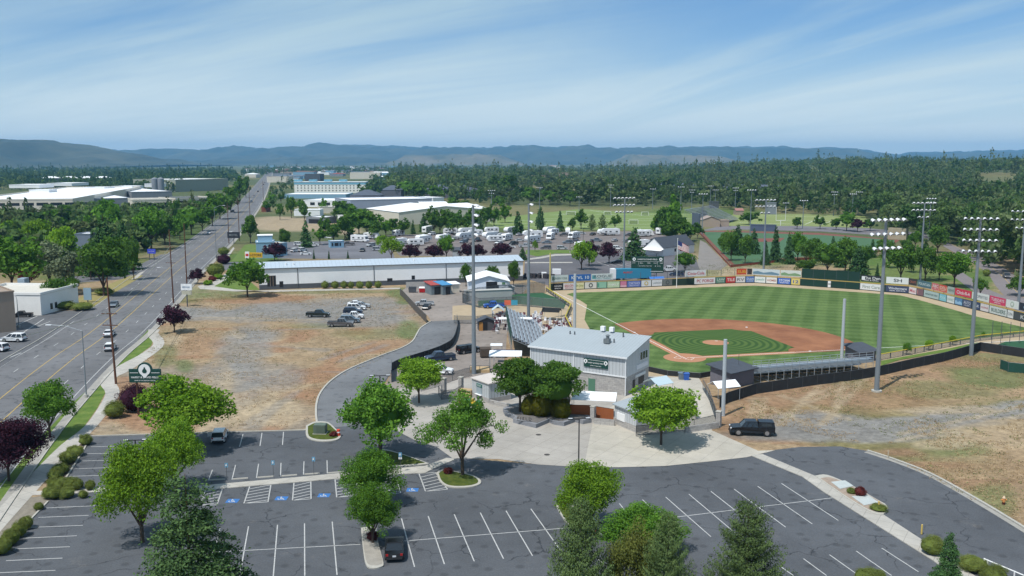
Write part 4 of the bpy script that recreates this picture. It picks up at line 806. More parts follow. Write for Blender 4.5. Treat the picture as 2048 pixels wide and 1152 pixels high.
cluster([('bush', 172, 890, 868, 27), ('bush', 150, 912, 890, 36), ('bush', 137, 926, 900, 38), ('bush', 121, 948, 926, 36), ('bush', 112, 962, 934, 30)], 'beside the upper stalls', 'shrubs beside the upper stalls')
cluster([('bush', 108, 978, 954, 26), ('bush', 122, 978, 953, 30), ('bush', 142, 978, 954, 36), ('bush', 155, 979, 956, 26), ('bush', 181, 979, 960, 22), ('bush', 98, 997, 972, 28), ('bush', 112, 997, 972, 34), ('bush', 134, 996, 973, 32), ('bush', 167, 996, 980, 19)], 'in the clipped hedges at the walk crossing', 'clipped hedge shrubs at the crossing')
cluster([('bush', 53, 1058, 1030, 28), ('bush', 38, 1074, 1042, 34), ('bush', 22, 1090, 1056, 36), ('bush', 6, 1108, 1072, 38)], 'in the hedge beside the lower stalls', 'shrubs beside the lower stalls')
cluster([('bush', 650, 577, 561, 16), ('bush', 670, 577, 561, 17), ('bush', 688, 577, 561, 15), ('bush', 702, 577, 562, 14), ('bush', 720, 577, 561, 16), ('bush', 738, 577, 561, 15), ('bush', 756, 576, 561, 15)], 'along the long storage building', 'ball-shaped shrubs along the storage building')
tree('bush', 432, 553, 524, 38, 'yellow-green rounded tree by the avenue corner'); tree('plumbush', 448, 528, 508, 30, 'dark purple shrub under the grey street light'); tree('bush', 447, 510, 493, 24, 'olive shrub above the purple shrub by the avenue')
tree('yellowbush', 416, 570, 560, 18, 'yellow flowering shrub low on the avenue corner'); tree('yellowbush', 437, 558, 548, 20, 'yellow flowering shrub, higher on the avenue corner'); tree('redbush', 425, 562, 552, 18, 'dark low shrub between the yellow flowering ones')
cluster([('dark', 932, 573, 528, 24), ('dark', 985, 572, 531, 30), ('dark', 1027, 574, 521, 28)], 'between storage building and gabled hall', 'dark trees by the white gabled hall')
cluster([('plum', 549, 522, 486, 46), ('plum', 820, 524, 489, 38), ('plum', 868, 523, 490, 40), ('plum', 936, 522, 487, 40), ('plum', 954, 521, 489, 30), ('plum', 1004, 520, 486, 44), ('plum', 1178, 532, 483, 38), ('plum', 1218, 527, 485, 38)], 'behind the storage building', 'purple trees behind the storage building')
cluster([('lime', 783, 520, 474, 42), ('maple', 893, 519, 471, 34), ('lime', 764, 500, 470, 26), ('fir', 1045, 520, 494, 24), ('lime', 1070, 503, 481, 12), ('lime', 1163, 540, 483, 44), ('fir', 1268, 520, 453, 60), ('dark', 1370, 545, 505, 44)], 'from storage roof to scoreboard', 'green trees behind the storage building')
cluster([('fir', 658, 518, 500, 6), ('fir', 628, 518, 499, 6), ('fir', 696, 517, 500, 6)], 'in the rental yard', 'thin cypresses in the rental yard')
tree('bush', 1008, 516, 510, 60, 'low hedge tree behind the storage roof') if False else None
# park edge along the campground
cluster([('dark', 501, 486, 432, 34), ('dark', 571, 498, 458, 26), ('fir', 612, 495, 438, 32), ('maple', 640, 490, 455, 26), ('dark', 667, 487, 447, 30), ('dark', 690, 480, 430, 50), ('dark', 735, 474, 424, 66), ('maple', 718, 470, 420, 50), ('dark', 785, 470, 438, 34), ('fir', 826, 468, 438, 14), ('fir', 848, 464, 425, 26), ('dark', 868, 468, 418, 34), ('dark', 894, 466, 420, 40), ('maple', 915, 464, 426, 24), ('dark', 950, 460, 420, 36), ('dark', 972, 456, 415, 30), ('fir', 1036, 470, 420, 32), ('cypress', 1080, 468, 415, 20), ('fir', 1120, 463, 420, 22), ('dark', 1162, 458, 422, 30), ('pine', 1184, 461, 428, 20), ('pine', 1205, 462, 429, 22), ('dark', 1230, 458, 432, 24), ('dark', 1325, 470, 415, 36), ('maple', 1350, 478, 402, 34), ('dark', 1366, 484, 440, 44), ('dark', 1338, 488, 444, 50), ('dark', 1380, 482, 450, 28), ('dark', 652, 474, 436, 30), ('fir', 700, 478, 440, 22), ('dark', 752, 478, 446, 30), ('maple', 772, 474, 440, 28), ('dark', 806, 472, 440, 30), ('dark', 880, 468, 430, 28), ('dark', 906, 470, 432, 26), ('dark', 932, 466, 430, 30), ('fir', 960, 462, 424, 20), ('dark', 988, 452, 414, 28), ('maple', 1010, 446, 412, 30), ('dark', 1145, 462, 436, 18), ('dark', 1395, 478, 446, 24), ('dark', 1352, 486, 430, 40), ('maple', 1310, 468, 440, 20)], 'along the campground edge', 'trees between campground and playing fields')
cluster([('dark', 583, 436, 392, 20), ('dark', 609, 444, 408, 22), ('maple', 600, 422, 398, 24), ('dark', 684, 446, 403, 54), ('maple', 545, 412, 388, 18), ('dark', 562, 406, 386, 16), ('maple', 648, 425, 400, 16), ('dark', 840, 420, 398, 18), ('plum', 757, 420, 405, 8), ('plum', 768, 419, 404, 8), ('dark', 1000, 418, 392, 30), ('dark', 930, 425, 400, 24), ('maple', 905, 415, 395, 26), ('dark', 960, 405, 380, 20), ('dark', 720, 452, 416, 50), ('dark', 700, 440, 412, 34), ('maple', 812, 396, 360, 44), ('dark', 838, 398, 366, 40), ('dark', 870, 402, 372, 36), ('dark', 1018, 398, 352, 40), ('dark', 986, 396, 356, 34), ('maple', 1060, 408, 376, 34), ('dark', 1100, 410, 380, 34), ('dark', 1140, 412, 384, 36), ('maple', 745, 396, 372, 26), ('dark', 560, 440, 408, 20), ('maple', 533, 424, 402, 18)], 'among the warehouses', 'trees among the warehouses')
# behind the outfield
cluster([('dark', 1490, 528, 470, 34), ('dark', 1462, 522, 462, 34), ('fir', 1530, 530, 480, 24), ('dark', 1612, 532, 480, 34), ('maple', 1645, 530, 486, 30), ('dark', 1700, 528, 484, 34), ('dark', 1730, 540, 492, 34), ('dark', 1778, 536, 484, 34), ('fir', 1680, 535, 482, 26), ('dark', 1822, 545, 500, 30), ('fir', 1475, 510, 448, 46), ('dark', 1448, 508, 466, 30), ('fir', 1507, 508, 454, 34), ('fir', 1550, 524, 450, 30), ('fir', 1577, 528, 462, 32), ('maple', 1595, 525, 465, 40), ('dark', 1630, 520, 476, 36), ('fir', 1665, 512, 472, 24), ('dark', 1655, 548, 490, 62), ('dark', 1690, 545, 476, 50), ('fir', 1716, 556, 490, 58), ('fir', 1744, 515, 478, 24), ('dark', 1768, 512, 478, 34), ('dark', 1801, 562, 490, 54), ('dark', 1615, 548, 520, 42), ('fir', 1754, 556, 526, 12), ('dark', 1850, 562, 492, 48), ('fir', 1850, 520, 480, 34), ('dark', 1878, 560, 512, 34), ('flatmaple', 1908, 575, 504, 64), ('bush', 1973, 552, 537, 16), ('dark', 1960, 592, 556, 28), ('dark', 2040, 592, 552, 50), ('dark', 1875, 506, 452, 46), ('maple', 1830, 496, 462, 30), ('dark', 1810, 500, 480, 26)], 'behind the outfield wall', 'trees behind the outfield wall')
cluster([('dark', 1594, 458, 435, 22), ('dark', 1640, 458, 433, 24), ('maple', 1693, 462, 423, 40), ('plum', 1715, 464, 438, 30), ('dark', 1740, 462, 436, 28), ('dark', 1672, 460, 436, 24), ('dark', 1498, 450, 424, 40), ('dark', 1402, 443, 418, 24)], 'round the football pitch', 'trees round the football pitch')
cluster([('maple', 1765, 712, 684, 16), ('lime', 1752 + 105, 700, 680, 16), ('maple', 1813, 710, 686, 15), ('lime', 1905, 690, 672, 14), ('maple', 1967, 674, 664, 8)][1:], 'by the right-field fence', 'young trees by the right-field fence')
# left side of the avenue
cluster([('dark', 208, 592, 476, 96), ('maple', 25, 585, 474, 120), ('grey', 100, 570, 486, 70), ('grey', 140, 585, 500, 66), ('lime', 75, 520, 440, 62), ('lime', 20, 500, 442, 60), ('fir', 40, 520, 450, 26), ('lime', 128, 540, 452, 54), ('maple', 118, 470, 420, 60), ('maple', 216, 486, 396, 66), ('fir', 212, 550, 425, 100), ('fir', 248, 540, 440, 70), ('maple', 303, 500, 414, 66), ('dark', 330, 490, 428, 52), ('dark', 351, 460, 398, 22), ('maple', 383, 470, 410, 56), ('dark', 268, 560, 478, 36), ('red', 60, 572, 532, 46), ('dark', 118, 612, 556, 60), ('dark', 145, 590, 555, 36), ('fir', 14, 470, 405, 40), ('dark', 130, 455, 412, 44), ('maple', 178, 452, 418, 30), ('dark', 182, 560, 500, 40)], 'between offices and avenue', 'trees between the offices and the avenue')
cluster([('maple', 425, 452, 398, 46), ('dark', 440, 438, 384, 46), ('dark', 462, 425, 375, 40), ('dark', 480, 405, 358, 30), ('dark', 492, 395, 352, 22), ('dark', 405, 462, 420, 34), ('maple', 360, 480, 430, 36), ('dark', 395, 440, 400, 24)], 'lining the far avenue', 'trees lining the avenue')
tree('bush', 209, 590, 574, 36, 'low round shrub under the big tree left of the avenue'); tree('bush', 165, 620, 604, 44, 'olive shrub by the side lot mouth'); tree('bush', 120, 618, 600, 60, 'olive hedge shrub in front of the cream shop')
# ================================================================ woods and distant planting (one mass each)
def wood(name, pts, hs, mats_w, seed, n=60, size=1.0, label=None, conifer=.2):
    """far-off canopy built as many leaf clumps; pts world (x, y), hs heights; one object"""
    rs = np.random.RandomState(seed); st = np.random.get_state(); np.random.seed(seed)
    bases = []
    for v in range(10):
        con = v >= 7
        if con: q, t = crown_conifer(int(n * 1.1), .17 * size, .05, .1, 9, seed + v, 1, .8)
        else: q, t = crown_broad(n, (.19 + .012 * v) * size, 9 + 2 * v, .0, .2, seed=seed + v)
        bases.append((q, t))
    N_ = len(pts); con = rs.uniform(size=N_) < conifer; kind = np.where(con, rs.randint(7, 10, N_), rs.randint(0, 7, N_))
    z = hgt(pts[:, 0], pts[:, 1]); hh = hs * np.where(con, rs.uniform(.95, 1.85, N_), 1.0) * rs.uniform(.6, 1.35, N_); ww = np.where(con, hh * .42, hh * rs.uniform(.8, 1.15, N_))
    mi = rs.choice(len(mats_w), N_, p=[.4, .35, .25][:len(mats_w)] if len(mats_w) == 3 else None)
    cos, tones, mis = [], [], []
    for k in range(10):
        sel = np.where(kind == k)[0]
        if not len(sel): continue
        q, t = bases[k]; a = rs.uniform(0, 2 * math.pi, len(sel)); ca, sa = np.cos(a), np.sin(a)
        x = q[None, :, 0] * ca[:, None] - q[None, :, 1] * sa[:, None]; y = q[None, :, 0] * sa[:, None] + q[None, :, 1] * ca[:, None]
        co = np.stack([x * ww[sel][:, None] + pts[sel, 0][:, None], y * ww[sel][:, None] + pts[sel, 1][:, None], q[None, :, 2] * hh[sel][:, None] + z[sel][:, None]], -1)
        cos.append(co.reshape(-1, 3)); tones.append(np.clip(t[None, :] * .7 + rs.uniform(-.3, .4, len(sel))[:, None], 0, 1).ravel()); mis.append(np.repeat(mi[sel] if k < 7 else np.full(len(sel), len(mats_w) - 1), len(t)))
    co = np.concatenate(cos); tn = np.concatenate(tones); mm = np.concatenate(mis)
    me = npmesh(name, co, np.arange(len(co)).reshape(-1, 4)); at = me.attributes.new('tone', 'FLOAT', 'POINT'); at.data.foreach_set('value', np.repeat(tn, 4).astype(np.float32))
    for m in mats_w: me.materials.append(m)
    me.polygons.foreach_set('material_index', mm.astype(np.int32)); o = bpy.data.objects.new(name, me); COL.objects.link(o); np.random.set_state(st)
    return tag(o, label, 'woodland', kind='stuff')
def scatter(poly_px, y0, y1, step0, seed, grow=.0065, keep=None):
    """points over a surveyed area, spacing widening with distance"""
    rs = np.random.RandomState(seed); out = []; y = y0; poly = poly_px
    while y < y1:
        s = step0 * (1 + grow * (y - y0)) if grow else step0
        d = y * math.cos(PITCH) + HC * math.sin(PITCH); pr = CY - F * (y * math.sin(PITCH) - HC * math.cos(PITCH)) / d
        xs = np.arange((-120 - CX) / F * d, (2170 - CX) / F * d, s) + rs.uniform(-.45, .45) * s
        xs = xs + rs.uniform(-.5, .5, len(xs)) * s; ys = y + rs.uniform(-.5, .5, len(xs)) * s
        dd = ys * math.cos(PITCH) + HC * math.sin(PITCH); px = CX + F * xs / dd; py = CY - F * (ys * math.sin(PITCH) - HC * math.cos(PITCH)) / dd
        ok = inpoly(px, py, poly)
        if keep is not None: ok &= keep(px, py, xs, ys)
        out.append(np.stack([xs[ok], ys[ok]], -1)); y += s * .8
    return np.concatenate(out)
WM = [leafmat('leaves_wood_dark', C(60, 88, 46, .95), C(100, 122, 70, .95)), leafmat('leaves_wood', C(76, 98, 56, .95), C(118, 134, 84, .95)), leafmat('needles_wood', C(50, 76, 54, .95), C(84, 108, 76, .95))]
WD2 = [leafmat('leaves_wood', None, None) if 0 else WM[1], leafmat('leaves_drywood', C(92, 100, 66, 1.15), C(126, 128, 92, 1.15)), LEAF['dark']]
# right-hand wooded hillside behind the pitches
w1 = scatter([(1780, 480), (1760, 440), (1600, 428), (1440, 420), (1400, 414), (1180, 412), (990, 412), (960, 400), (900, 398), (900, 388), (1500, 384), (1600, 396), (2200, 396), (2300, 640), (2060, 600), (2000, 540), (1930, 505), (1890, 484), (1850, 480)], 300, 1000, 8.0, 5, .002)
WM2 = [WM[0], WM[1], leafmat('leaves_greywood', C(80, 96, 64, .95), C(120, 134, 92, .95))]
wn = w1[w1[:, 1] < 620]; w1 = w1[w1[:, 1] >= 620]
wood('woodland', wn, 9.0 + 9 * vnoise(wn[:, 0], wn[:, 1], 40, 2), WM2, 51, 480, .45, label='nearest dense trees beside the right-hand country road', conifer=.12)
wood('woodland', w1, 9.0 + 9 * vnoise(w1[:, 0], w1[:, 1], 40, 2), WM2, 50, 200, .7, label='dense green wood rising behind the playing fields', conifer=.12)
CLR = [(1870, 356, 36, 7), (1940, 352, 36, 6), (1990, 384, 44, 8), (1380, 356, 26, 4), (1496, 352, 26, 4), (1700, 350, 24, 4), (1180, 352, 30, 4), (1620, 364, 22, 5), (1300, 366, 30, 4), (2010, 344, 60, 5)]
w2 = scatter([(780, 392), (780, 345), (850, 334), (2300, 330), (2300, 398), (1600, 398), (1450, 380), (960, 380), (900, 392)], 880, 3600, 12.0, 6, .0016, keep=lambda px, py, x, y: ~np.any([((px - a) / b) ** 2 + ((py - c) / d) ** 2 < 1 for a, c, b, d in CLR], axis=0))
wood('woodland', w2, 9.0 + 9 * vnoise(w2[:, 0], w2[:, 1], 90, 3) + w2[:, 1] * .002, WM2, 60, 70, .8, label='far wooded valley and low hills under the mountains on the right', conifer=.24)
WF = [leafmat('leaves_farwood', C(66, 84, 54, 1.1), C(104, 114, 76, 1.1)), WM[1], LEAF['fir']]
w3 = scatter([(-200, 392), (-200, 331), (440, 333), (470, 350), (480, 366), (350, 384), (322, 388), (240, 384), (90, 381), (0, 382)], 800, 3600, 9.0, 7, .0016, keep=lambda px, py, x, y: ~((px > 76) & (px < 246) & (py > 361) & (py < 371)))
wood('woodland', w3, 11.0 + w3[:, 1] * .0012, WM, 70, 44, label='dark far tree belt left of the avenue under the long hill', conifer=.35)
w4 = scatter([(480, 352), (500, 331), (900, 331), (900, 345), (800, 352), (640, 348)], 1300, 3800, 14.0, 8, .001)
wood('woodland', w4, 11.0 + w4[:, 1] * .0012, WM, 80, 40, label='scattered far trees among the town roofs', conifer=.3)
w5 = scatter([(-200, 452), (0, 447), (180, 440), (262, 432), (345, 432), (430, 420), (440, 432), (400, 452), (300, 495), (262, 520), (230, 548), (100, 570), (60, 590), (-200, 610)], 300, 720, 9.5, 9, .001, keep=lambda px, py, x, y: ~((px > 140) & (px < 190) & (py > 490) & (py < 560)) & ~((py > 548) & (px < 95)))
wood('woodland', w5, np.full(len(w5), 9.5), [WM[1], WM[0], WF[0]], 90, 170, label='low mixed planting between the offices and the side lot', conifer=.12)
w6 = scatter([(700, 414), (735, 388), (740, 352), (840, 352), (1000, 352), (1000, 398), (960, 412), (900, 404), (860, 398), (780, 400)], 640, 1800, 14.0, 10, .001)
wood('woodland', w6, np.full(len(w6), 12.0), WM, 95, 60, label='green wood round the apartment roofs behind the warehouses', conifer=.15)
w7 = scatter([(540, 384), (560, 366), (586, 366), (586, 384), (566, 392), (560, 430), (545, 430)], 600, 1700, 22.0, 12, .001)
wood('woodland', w7, np.full(len(w7), 10.0), WM, 97, 60, label='loose trees between the far avenue and the hotel', conifer=.15)
# ================================================================ vehicles
GLASS = mat('car_glass', (0.02, 0.025, 0.03), .12, spec=.6); TYRE = mat('tyre', (0.018, 0.018, 0.018), .8); RIM = mat('rim', (.35, .35, .36), .35, metal=.6)
LAMPW = mat('headlamp', (.7, .72, .75), .2); LAMPR = mat('tail_lamp', (.35, .02, .02), .3); TRIM = mat('car_trim', (.03, .03, .032), .6); PLATE = mat('number_plate', (.6, .62, .65), .5)
PAINT = {k: mat('paint_' + k, c, .28, spec=.5) for k, c in dict(black=(.008, .008, .010), white=(.75, .76, .77), grey=(.11, .105, .11), blue=(.02, .10, .42), darkblue=(.02, .035, .07), silver=(.42, .44, .46), greyblue=(.14, .18, .22), green=(.015, .022, .018), green_tractor=(.02, .13, .03), yellow=(.62, .42, .04)).items()}
def loft(prof, wid, mb, mi=0):
    n = len(prof); L_ = [(x, w_, z) for (x, z), w_ in zip(prof, wid)]; R_ = [(x, -w_, z) for (x, z), w_ in zip(prof, wid)]
    mb.add(L_ + R_, [tuple(range(n - 1, -1, -1)), tuple(range(n, 2 * n))] + [(i, (i + 1) % n, n + (i + 1) % n, n + i) for i in range(n)], mi); return mb
SPEC = {
 'sedan': dict(L=4.75, W=.92, body=[(-2.3, .32), (-2.37, .62), (-2.3, .92), (-1.75, .99), (-1, .97), (.8, .96), (1.5, .86), (2.2, .72), (2.36, .52), (2.3, .28)], cab=(-1.75, -.95, .25, 1.12, .95, 1.43), wx=(-1.4, 1.42), wr=.33),
 'suv': dict(L=4.8, W=.96, body=[(-2.3, .38), (-2.38, .7), (-2.34, 1.05), (-1.75, 1.08), (-1, 1.07), (1.0, 1.06), (1.6, 1.0), (2.25, .88), (2.38, .62), (2.32, .35)], cab=(-2.3, -2.0, .35, 1.2, 1.04, 1.72), wx=(-1.42, 1.45), wr=.38),
 'pickup': dict(L=5.9, W=1.0, body=[(-2.85, .5), (-2.92, .8), (-2.92, 1.15), (-.62, 1.15), (-.6, 1.17), (1.4, 1.17), (1.8, 1.14), (2.7, 1.04), (2.9, .8), (2.85, .42)], cab=(-.72, -.5, .95, 1.55, 1.13, 1.9), wx=(-1.85, 1.85), wr=.42),
 'canopypickup': dict(L=6.2, W=1.03, body=[(-3.0, .58), (-3.06, .9), (-3.06, 1.3), (-.62, 1.3), (-.6, 1.3), (1.4, 1.3), (1.9, 1.27), (2.8, 1.18), (3.05, .9), (3.0, .5)], cab=(-.8, -.6, .95, 1.6, 1.26, 2.05), wx=(-1.95, 1.95), wr=.5),
}
VC = {}
def car_parts(kind):
    if kind in VC: return VC[kind]
    s = SPEC[kind]; W = s['W']; b0, t0, t1, b1, zb, zt = s['cab']; parts = []
    body = MB(); n = len(s['body']); loft(s['body'], [W * (.96 if i in (0, n - 1) else .88 if i in (1, 2, n - 2) else 1.0) for i in range(n)], body)
    # roof and pillars are part of the body
    ti = W * .78; bo = W * .955
    body.hexa([(t0 - .03, -ti - .02, zt - .05), (t1 + .03, -ti - .02, zt - .05), (t1 + .03, ti + .02, zt - .05), (t0 - .03, ti + .02, zt - .05)], [(t0 + .1, -ti + .08, zt + .02), (t1 - .1, -ti + .08, zt + .02), (t1 - .1, ti - .08, zt + .02), (t0 + .1, ti - .08, zt + .02)])
    for sg in (-1, 1):
        for fr in (0, .36, .7, 1):
            bx = b0 + (b1 - b0) * fr; tx = t0 + (t1 - t0) * fr; wd = .05 if 0 < fr < 1 else .06
            y0, y1 = sg * bo, sg * ti
            q = lambda x, y, z: (x, y + sg * .012, z)
            body.hexa([q(bx - wd, y0 - sg * .03, zb), q(bx + wd, y0 - sg * .03, zb), q(bx + wd, y0, zb), q(bx - wd, y0, zb)][::1 if sg > 0 else -1], [q(tx - wd, y1 - sg * .03, zt - .03), q(tx + wd, y1 - sg * .03, zt - .03), q(tx + wd, y1, zt - .03), q(tx - wd, y1, zt - .03)][::1 if sg > 0 else -1])
    if kind == 'pickup':      # open bed shown as a dark liner set in the deck
        parts.append(('bed_liner', MB().box((-1.75, 0, 1.155), (2.1, W * 1.62, .012)).mesh('bed_liner', TRIM), 0, 0, 0))
        for sg in (-1, 1): body.box((-1.75, sg * W * .93, 1.15), (2.3, .1, .09))
        body.box((-2.86, 0, 1.15), (.1, W * 1.8, .09))
    if kind == 'canopypickup':
        cb = MB(); cb.hexa([(-3.04, -.98, 1.3), (-.84, -.98, 1.3), (-.84, .98, 1.3), (-3.04, .98, 1.3)], [(-2.9, -.84, 2.02), (-.84, -.84, 2.06), (-.84, .84, 2.06), (-2.9, .84, 2.02)])
        parts.append(('bed_canopy', cb.mesh('bed_canopy', PAINT['black']), 0, 0, 0))
        for sg in (-1, 1):
            g2 = MB(); g2.hexa([(-2.6, sg * .955, 1.45), (-1.2, sg * .955, 1.45), (-1.2, sg * .965, 1.45), (-2.6, sg * .965, 1.45)][::sg], [(-2.5, sg * .885, 1.85), (-1.25, sg * .885, 1.85), (-1.25, sg * .895, 1.85), (-2.5, sg * .895, 1.85)][::sg])
            parts.append(('canopy_window', g2.mesh('canopy_window', GLASS), 0, 0, 0))
    parts.insert(0, ('body', None, 0, 0, 0)); VC[kind + '_b'] = body
    gl = MB(); gl.hexa([(b0, -bo, zb), (b1, -bo, zb), (b1, bo, zb), (b0, bo, zb)], [(t0, -ti, zt - .04), (t1, -ti, zt - .04), (t1, ti, zt - .04), (t0, ti, zt - .04)])
    parts.append(('windows', gl.mesh('windows', GLASS), 0, 0, 0))
    wm = MB(); r = s['wr']; wm.tube((0, -.12, 0), (0, .12, 0), r, r, 18, 0); wm.tube((0, -.125, 0), (0, .125, 0), r * .6, r * .6, 12, 1); wme = wm.mesh('wheel', [TYRE, RIM])
    for x in s['wx']:
        for sg in (-1, 1): parts.append(('wheel', wme, x, sg * (W - .10), r))
    xf, xr = s['body'][-2][0], s['body'][1][0]; zf = s['body'][-3][1] - .12; zr = s['body'][2][1] - .16
    hl = MB().box((0, 0, 0), (.16, .3, .15)).mesh('headlight', LAMPW); tl = MB().box((0, 0, 0), (.12, .24, .2)).mesh('tail_light', LAMPR)
    for sg in (-1, 1): parts.append(('headlight', hl, xf - .1, sg * W * .70, zf - .08)); parts.append(('tail_light', tl, xr + .05, sg * W * .74, zr - .05))
    parts.append(('bumper', MB().box((xf - .02, 0, .38), (.14, W * 1.66, .2)).box((xr + .02, 0, .38), (.14, W * 1.66, .2)).mesh('bumper', TRIM), 0, 0, 0))
    parts.append(('number_plate', MB().box((xr - .03, 0, .62 if kind != 'pickup' else .75), (.02, .34, .16)).mesh('number_plate', PLATE), 0, 0, 0))
    VC[kind] = parts; return parts
def car(kind, color, x, y, ang, label, group=None, z=0.03, sc_=1.0, name=None):
    g = P(x, y); parts = car_parts(kind)
    key = (kind, color)
    if key not in VC:
        me = VC[kind + '_b'].mesh('body', PAINT[color]); VC[key] = me
    o = empty(name or {'sedan': 'sedan_car', 'suv': 'suv_car'}.get(kind, 'pickup_truck'), (g.x, g.y, z), math.radians(ang), label, 'car' if 'pickup' not in kind else 'pickup truck', group); o.scale = (sc_,) * 3
    for nm, me, a, b, c in parts:
        q = bpy.data.objects.new(nm, VC[key] if nm == 'body' else me); COL.objects.link(q); q.parent = o; q.location = (a, b, c)
    return o
car('canopypickup', 'black', 1503, 869, 174, 'black pickup truck with a bed canopy parked on the dirt beside the plaza')
c_ = car('suv', 'white', 440, 880, 100, 'white hatchback with its driver door open at the edge of the vacant lot', sc_=.95)
MB().hexa([(.35, .98, .45), (.45, 1.75, .45), (.52, 1.74, .45), (.42, .97, .45)], [(.2, .95, 1.15), (.3, 1.72, 1.15), (.37, 1.71, 1.15), (.27, .94, 1.15)]).build('open_door', PAINT['white'], c_)
car('sedan', 'black', 789, 1106, 97, 'black sedan parked beside the bright maple island in the car park')
car('suv', 'black', 1222, 1066, 60, 'black suv parked in shade under the corner-island tree')
car('suv', 'white', 880, 748, -8, 'white suv behind the plaza railing beside the dark pickup')
car('pickup', 'darkblue', 880, 722, 205, 'dark blue-black pickup beside the white suv and the black mesh fence')
car('canopypickup', 'black', 938, 706, 32, 'black canopy pickup on the gravel by the tall grey mast', sc_=.85)
car('pickup', 'blue', 988, 616, 188, 'bright blue pickup beside the bullpen fence', sc_=.95)
car('pickup', 'silver', 849, 611, 185, 'pale pickup, upper of the pair parked behind the grey boundary wall', sc_=.85); car('sedan', 'black', 853, 618, 262, 'black car, lower of the pair behind the grey boundary wall', sc_=.9)
car('pickup', 'green', 636, 634, 0, 'dark green pickup alone left of the parked row on the vacant lot', sc_=.97)
LG = 'cars parked in a row on the vacant lot'
car('pickup', 'grey', 681, 653, 3, 'dark grey pickup nearest the camera in the vacant-lot row', LG); car('suv', 'greyblue', 700, 645, 3, 'grey-blue suv just behind the dark grey pickup', LG); car('pickup', 'white', 706, 637, 3, 'white pickup between the grey-blue and dark blue cars', LG, sc_=.9)
car('suv', 'darkblue', 706, 628, 3, 'dark blue suv in the middle of the vacant-lot row', LG); car('suv', 'white', 713, 620, 3, 'white suv behind the dark blue one in the vacant-lot row', LG); car('sedan', 'silver', 722, 614.5, 3, 'silver car peeking out between white cars in the vacant-lot row', LG); car('sedan', 'white', 713, 612, 3, 'white sedan farthest back in the vacant-lot row', LG)
RG = 'cars driving on the avenue'; rd = 105
car('sedan', 'white', 219, 672, 103, 'white sedan on the avenue beside the near wooden pole, farther of the two', RG, z=.02); car('suv', 'white', 221, 700, 103, 'white hatchback on the avenue in front of the white sedan', RG, z=.02, sc_=.92); car('sedan', 'greyblue', 228, 613, -77, 'dark grey-blue car coming down the avenue past the pale sign', RG, z=.02)
car('sedan', 'white', 418, 468, -76, 'small white car on the avenue by the dense trees', RG, z=.02); car('suv', 'white', 462, 470, 104, 'small white car on the avenue beside the slim black pole', RG, z=.02); car('suv', 'black', 466, 424, -76, 'tiny dark car farther up the avenue', RG, z=.02)
for i, (x, y, c) in enumerate(((503, 404, 'white'), (516, 384, 'black'), (508, 392, 'silver'), (522, 378, 'white'), (530, 366, 'silver'), (527, 370, 'black'), (535, 358, 'white'))):
    car('suv', c, x, y, 104, 'tiny far car on the avenue, %s from the camera of the far %d' % (ordn(i), 7), 'far cars on the avenue', z=.02)
car('suv', 'white', 28, 683, 176, 'white suv parked by the tan building in the side lot', z=.03, sc_=1.05); car('suv', 'white', -4, 702, 160, 'white car cut by the left picture edge in the side lot'); car('pickup', 'black', 45, 634, 190, 'dark vehicle tucked behind the tan building by the cream shop', sc_=.8)
YG = 'cars in the rental yard'
for x, y, k, c, a, l in ((598, 491, 'suv', 'white', 10, 'white suv at the back of the rental yard, left'), (627, 492, 'sedan', 'white', 10, 'white car at the back of the rental yard, right'), (591, 504, 'suv', 'white', 60, 'white truck low in the rental yard by the kerb'), (605, 503, 'suv', 'white', 60, 'white truck beside the low one in the rental yard'), (725, 503, 'sedan', 'black', 270, 'dark car alone right of the light blue kiosk'), (755, 501, 'suv', 'silver', 15, 'silver-blue car beside the lime tree in the yard'), (612, 510, 'sedan', 'white', 5, 'pale car nearest the storage roof in the yard')): car(k, c, x, y, a, l, YG)
for x, y, k, c, a, l in ((1235, 527, 'sedan', 'black', 175, 'dark car among the stalls under the purple trees'), (1337, 543, 'pickup', 'white', 10, 'white pickup right of the scoreboard'), (1353, 552, 'suv', 'darkblue', 170, 'dark suv behind the small gap left of the red-lettered banner'), (2013, 556, 'suv', 'grey', 250, 'dark grey car on the right-hand country road'),
                         (55, 436, 'sedan', 'white', 0, 'white car in front of the left office'), (62, 437, 'sedan', 'silver', 0, 'silver car by the office trees'), (175, 452, 'sedan', 'white', 30, 'white car between office trees'), (100, 500, 'suv', 'white', 20, 'white van glimpsed between lime trees at left'),
                         (1040, 483, 'sedan', 'silver', 5, 'silver car parked among the campers'), (998, 474, 'suv', 'white', 95, 'white car behind the big camper, left of mast'), (910, 480, 'pickup', 'white', 240, 'white pickup between two campers'), (955, 482, 'suv', 'black', 260, 'dark suv beside the tall trailer by the left mast')): car(k, c, x, y, a, l)
